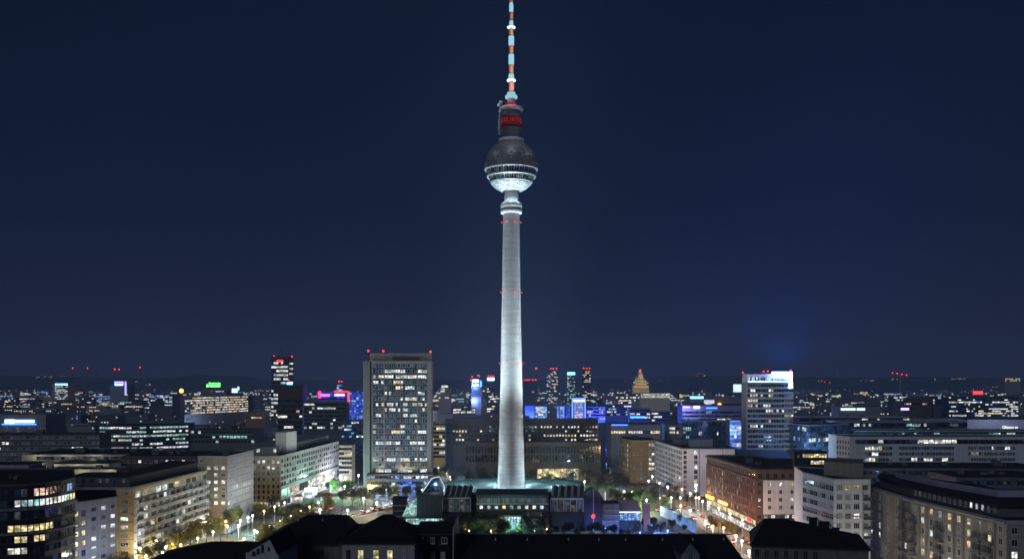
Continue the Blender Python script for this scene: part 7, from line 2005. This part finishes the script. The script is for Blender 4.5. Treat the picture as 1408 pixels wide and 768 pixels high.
for x, y in ((816, 745), (734, 756)): dormer(hE, cE, x, y, y + 2.6, 237 if y < 750 else 232, 226, .7, 'glass')
b = MB(); D_ = 222.0
def ex(x): return px(x, D_) - cE
zb_ = pz(768, D_) - 2; ze_ = pz(760.5, D_); zp_ = pz(745, D_)
b.prism([(ex(936), D_ - 226), (ex(962), D_ - 226), (ex(962), 8), (ex(936), 8)], zb_, ze_)
b.face([(ex(936), D_ - 226, ze_), (ex(962), D_ - 226, ze_), (ex(948.5), D_ - 226, zp_)])
sd = b.build('stone_dormer', M['slate'], hE)
b = MB()
for s0, s1 in ((936, 948.5), (962, 948.5)):
    e0 = ex(s0 + (-1.2 if s0 < 950 else 1.2)); b.face([(e0, D_ - 226.5, ze_ - .3), (ex(s1), D_ - 226.5, zp_ + .15), (ex(s1), 10, zp_ + .15), (e0, 10, ze_ - .3)])
b.build('roof', M['roof_tile'], sd)
for x in (942, 956):
    me, _ = window_mesh(.9, 1.1, 'curtain', 'frame', 1); place('window', me, sd, (ex(x), D_ - 226 - .01, pz(768, D_)))
hF, cF, zeF, zrF = house('chimney_house', 'dark steep roofed house with chimney stacks at the bottom right', 1037, 1190, 205, 20, 752, 713, 3.2, 16.5, 'stone_wall', chim=((1103, 0, 712, 1.7), (1117, 0, 717, 2.2), (1133, 0, 725, 1.2)))
hF.rotation_euler = (0, 0, -.225)
for k in range(7): hwin(hF, cF, 1043 + k * 13, 757, 768, 205, 205, .9, 'glass', frame='stone_wall')

# aerials, vents and ridge caps on the near roofs
def ridge_kit(t, x0, x1, y, z, n_, aer):
    b = MB(); b.tube((x0, y, z + .02), (x1, y, z + .02), .16, .16, 6); b.build('ridge_cap', M['slate'], t)
    for k in range(n_):
        x = x0 + (x1 - x0) * (k + rng.uniform(.3, .7)) / n_
        b = MB(); b.tube((x, y - 3, z - 1.6), (x, y - 3, z - .6), .12, .12, 6); b.tube((x, y - 3, z - .6), (x, y - 3, z - .45), .2, .1, 6); b.build('vent_pipe', M['metal'], t)
    for x in aer:
        b = MB(); b.tube((x, y, z), (x, y, z + 1.7), .03, .02, 5)
        for q in range(4): b.tube((x - .45 + q * .06, y, z + 1.0 + q * .2), (x + .45 - q * .06, y, z + 1.0 + q * .2), .015, .015, 4)
        b.build('aerial', M['metal'], t)
ridge_kit(hA, px(376, 235) - cA, px(460, 235) - cA, 13, zrA, 3, (px(398, 235) - cA,))
ridge_kit(hE, px(626, 239) - cE, px(1008, 239) - cE, 13, zrE, 9, (px(700, 239) - cE, px(905, 239) - cE))
ridge_kit(hL, px(470, 245) - cL, px(560, 245) - cL, 9, zrl, 2, ())
ridge_kit(hF, px(1059, 215) - cF, px(1078, 215) - cF, 10, zrF, 0, (px(1068, 215) - cF,))
for x in (1056, 1068): dormer(hF, cF, x, 741, 746, 209, 205, .7, 'glass')
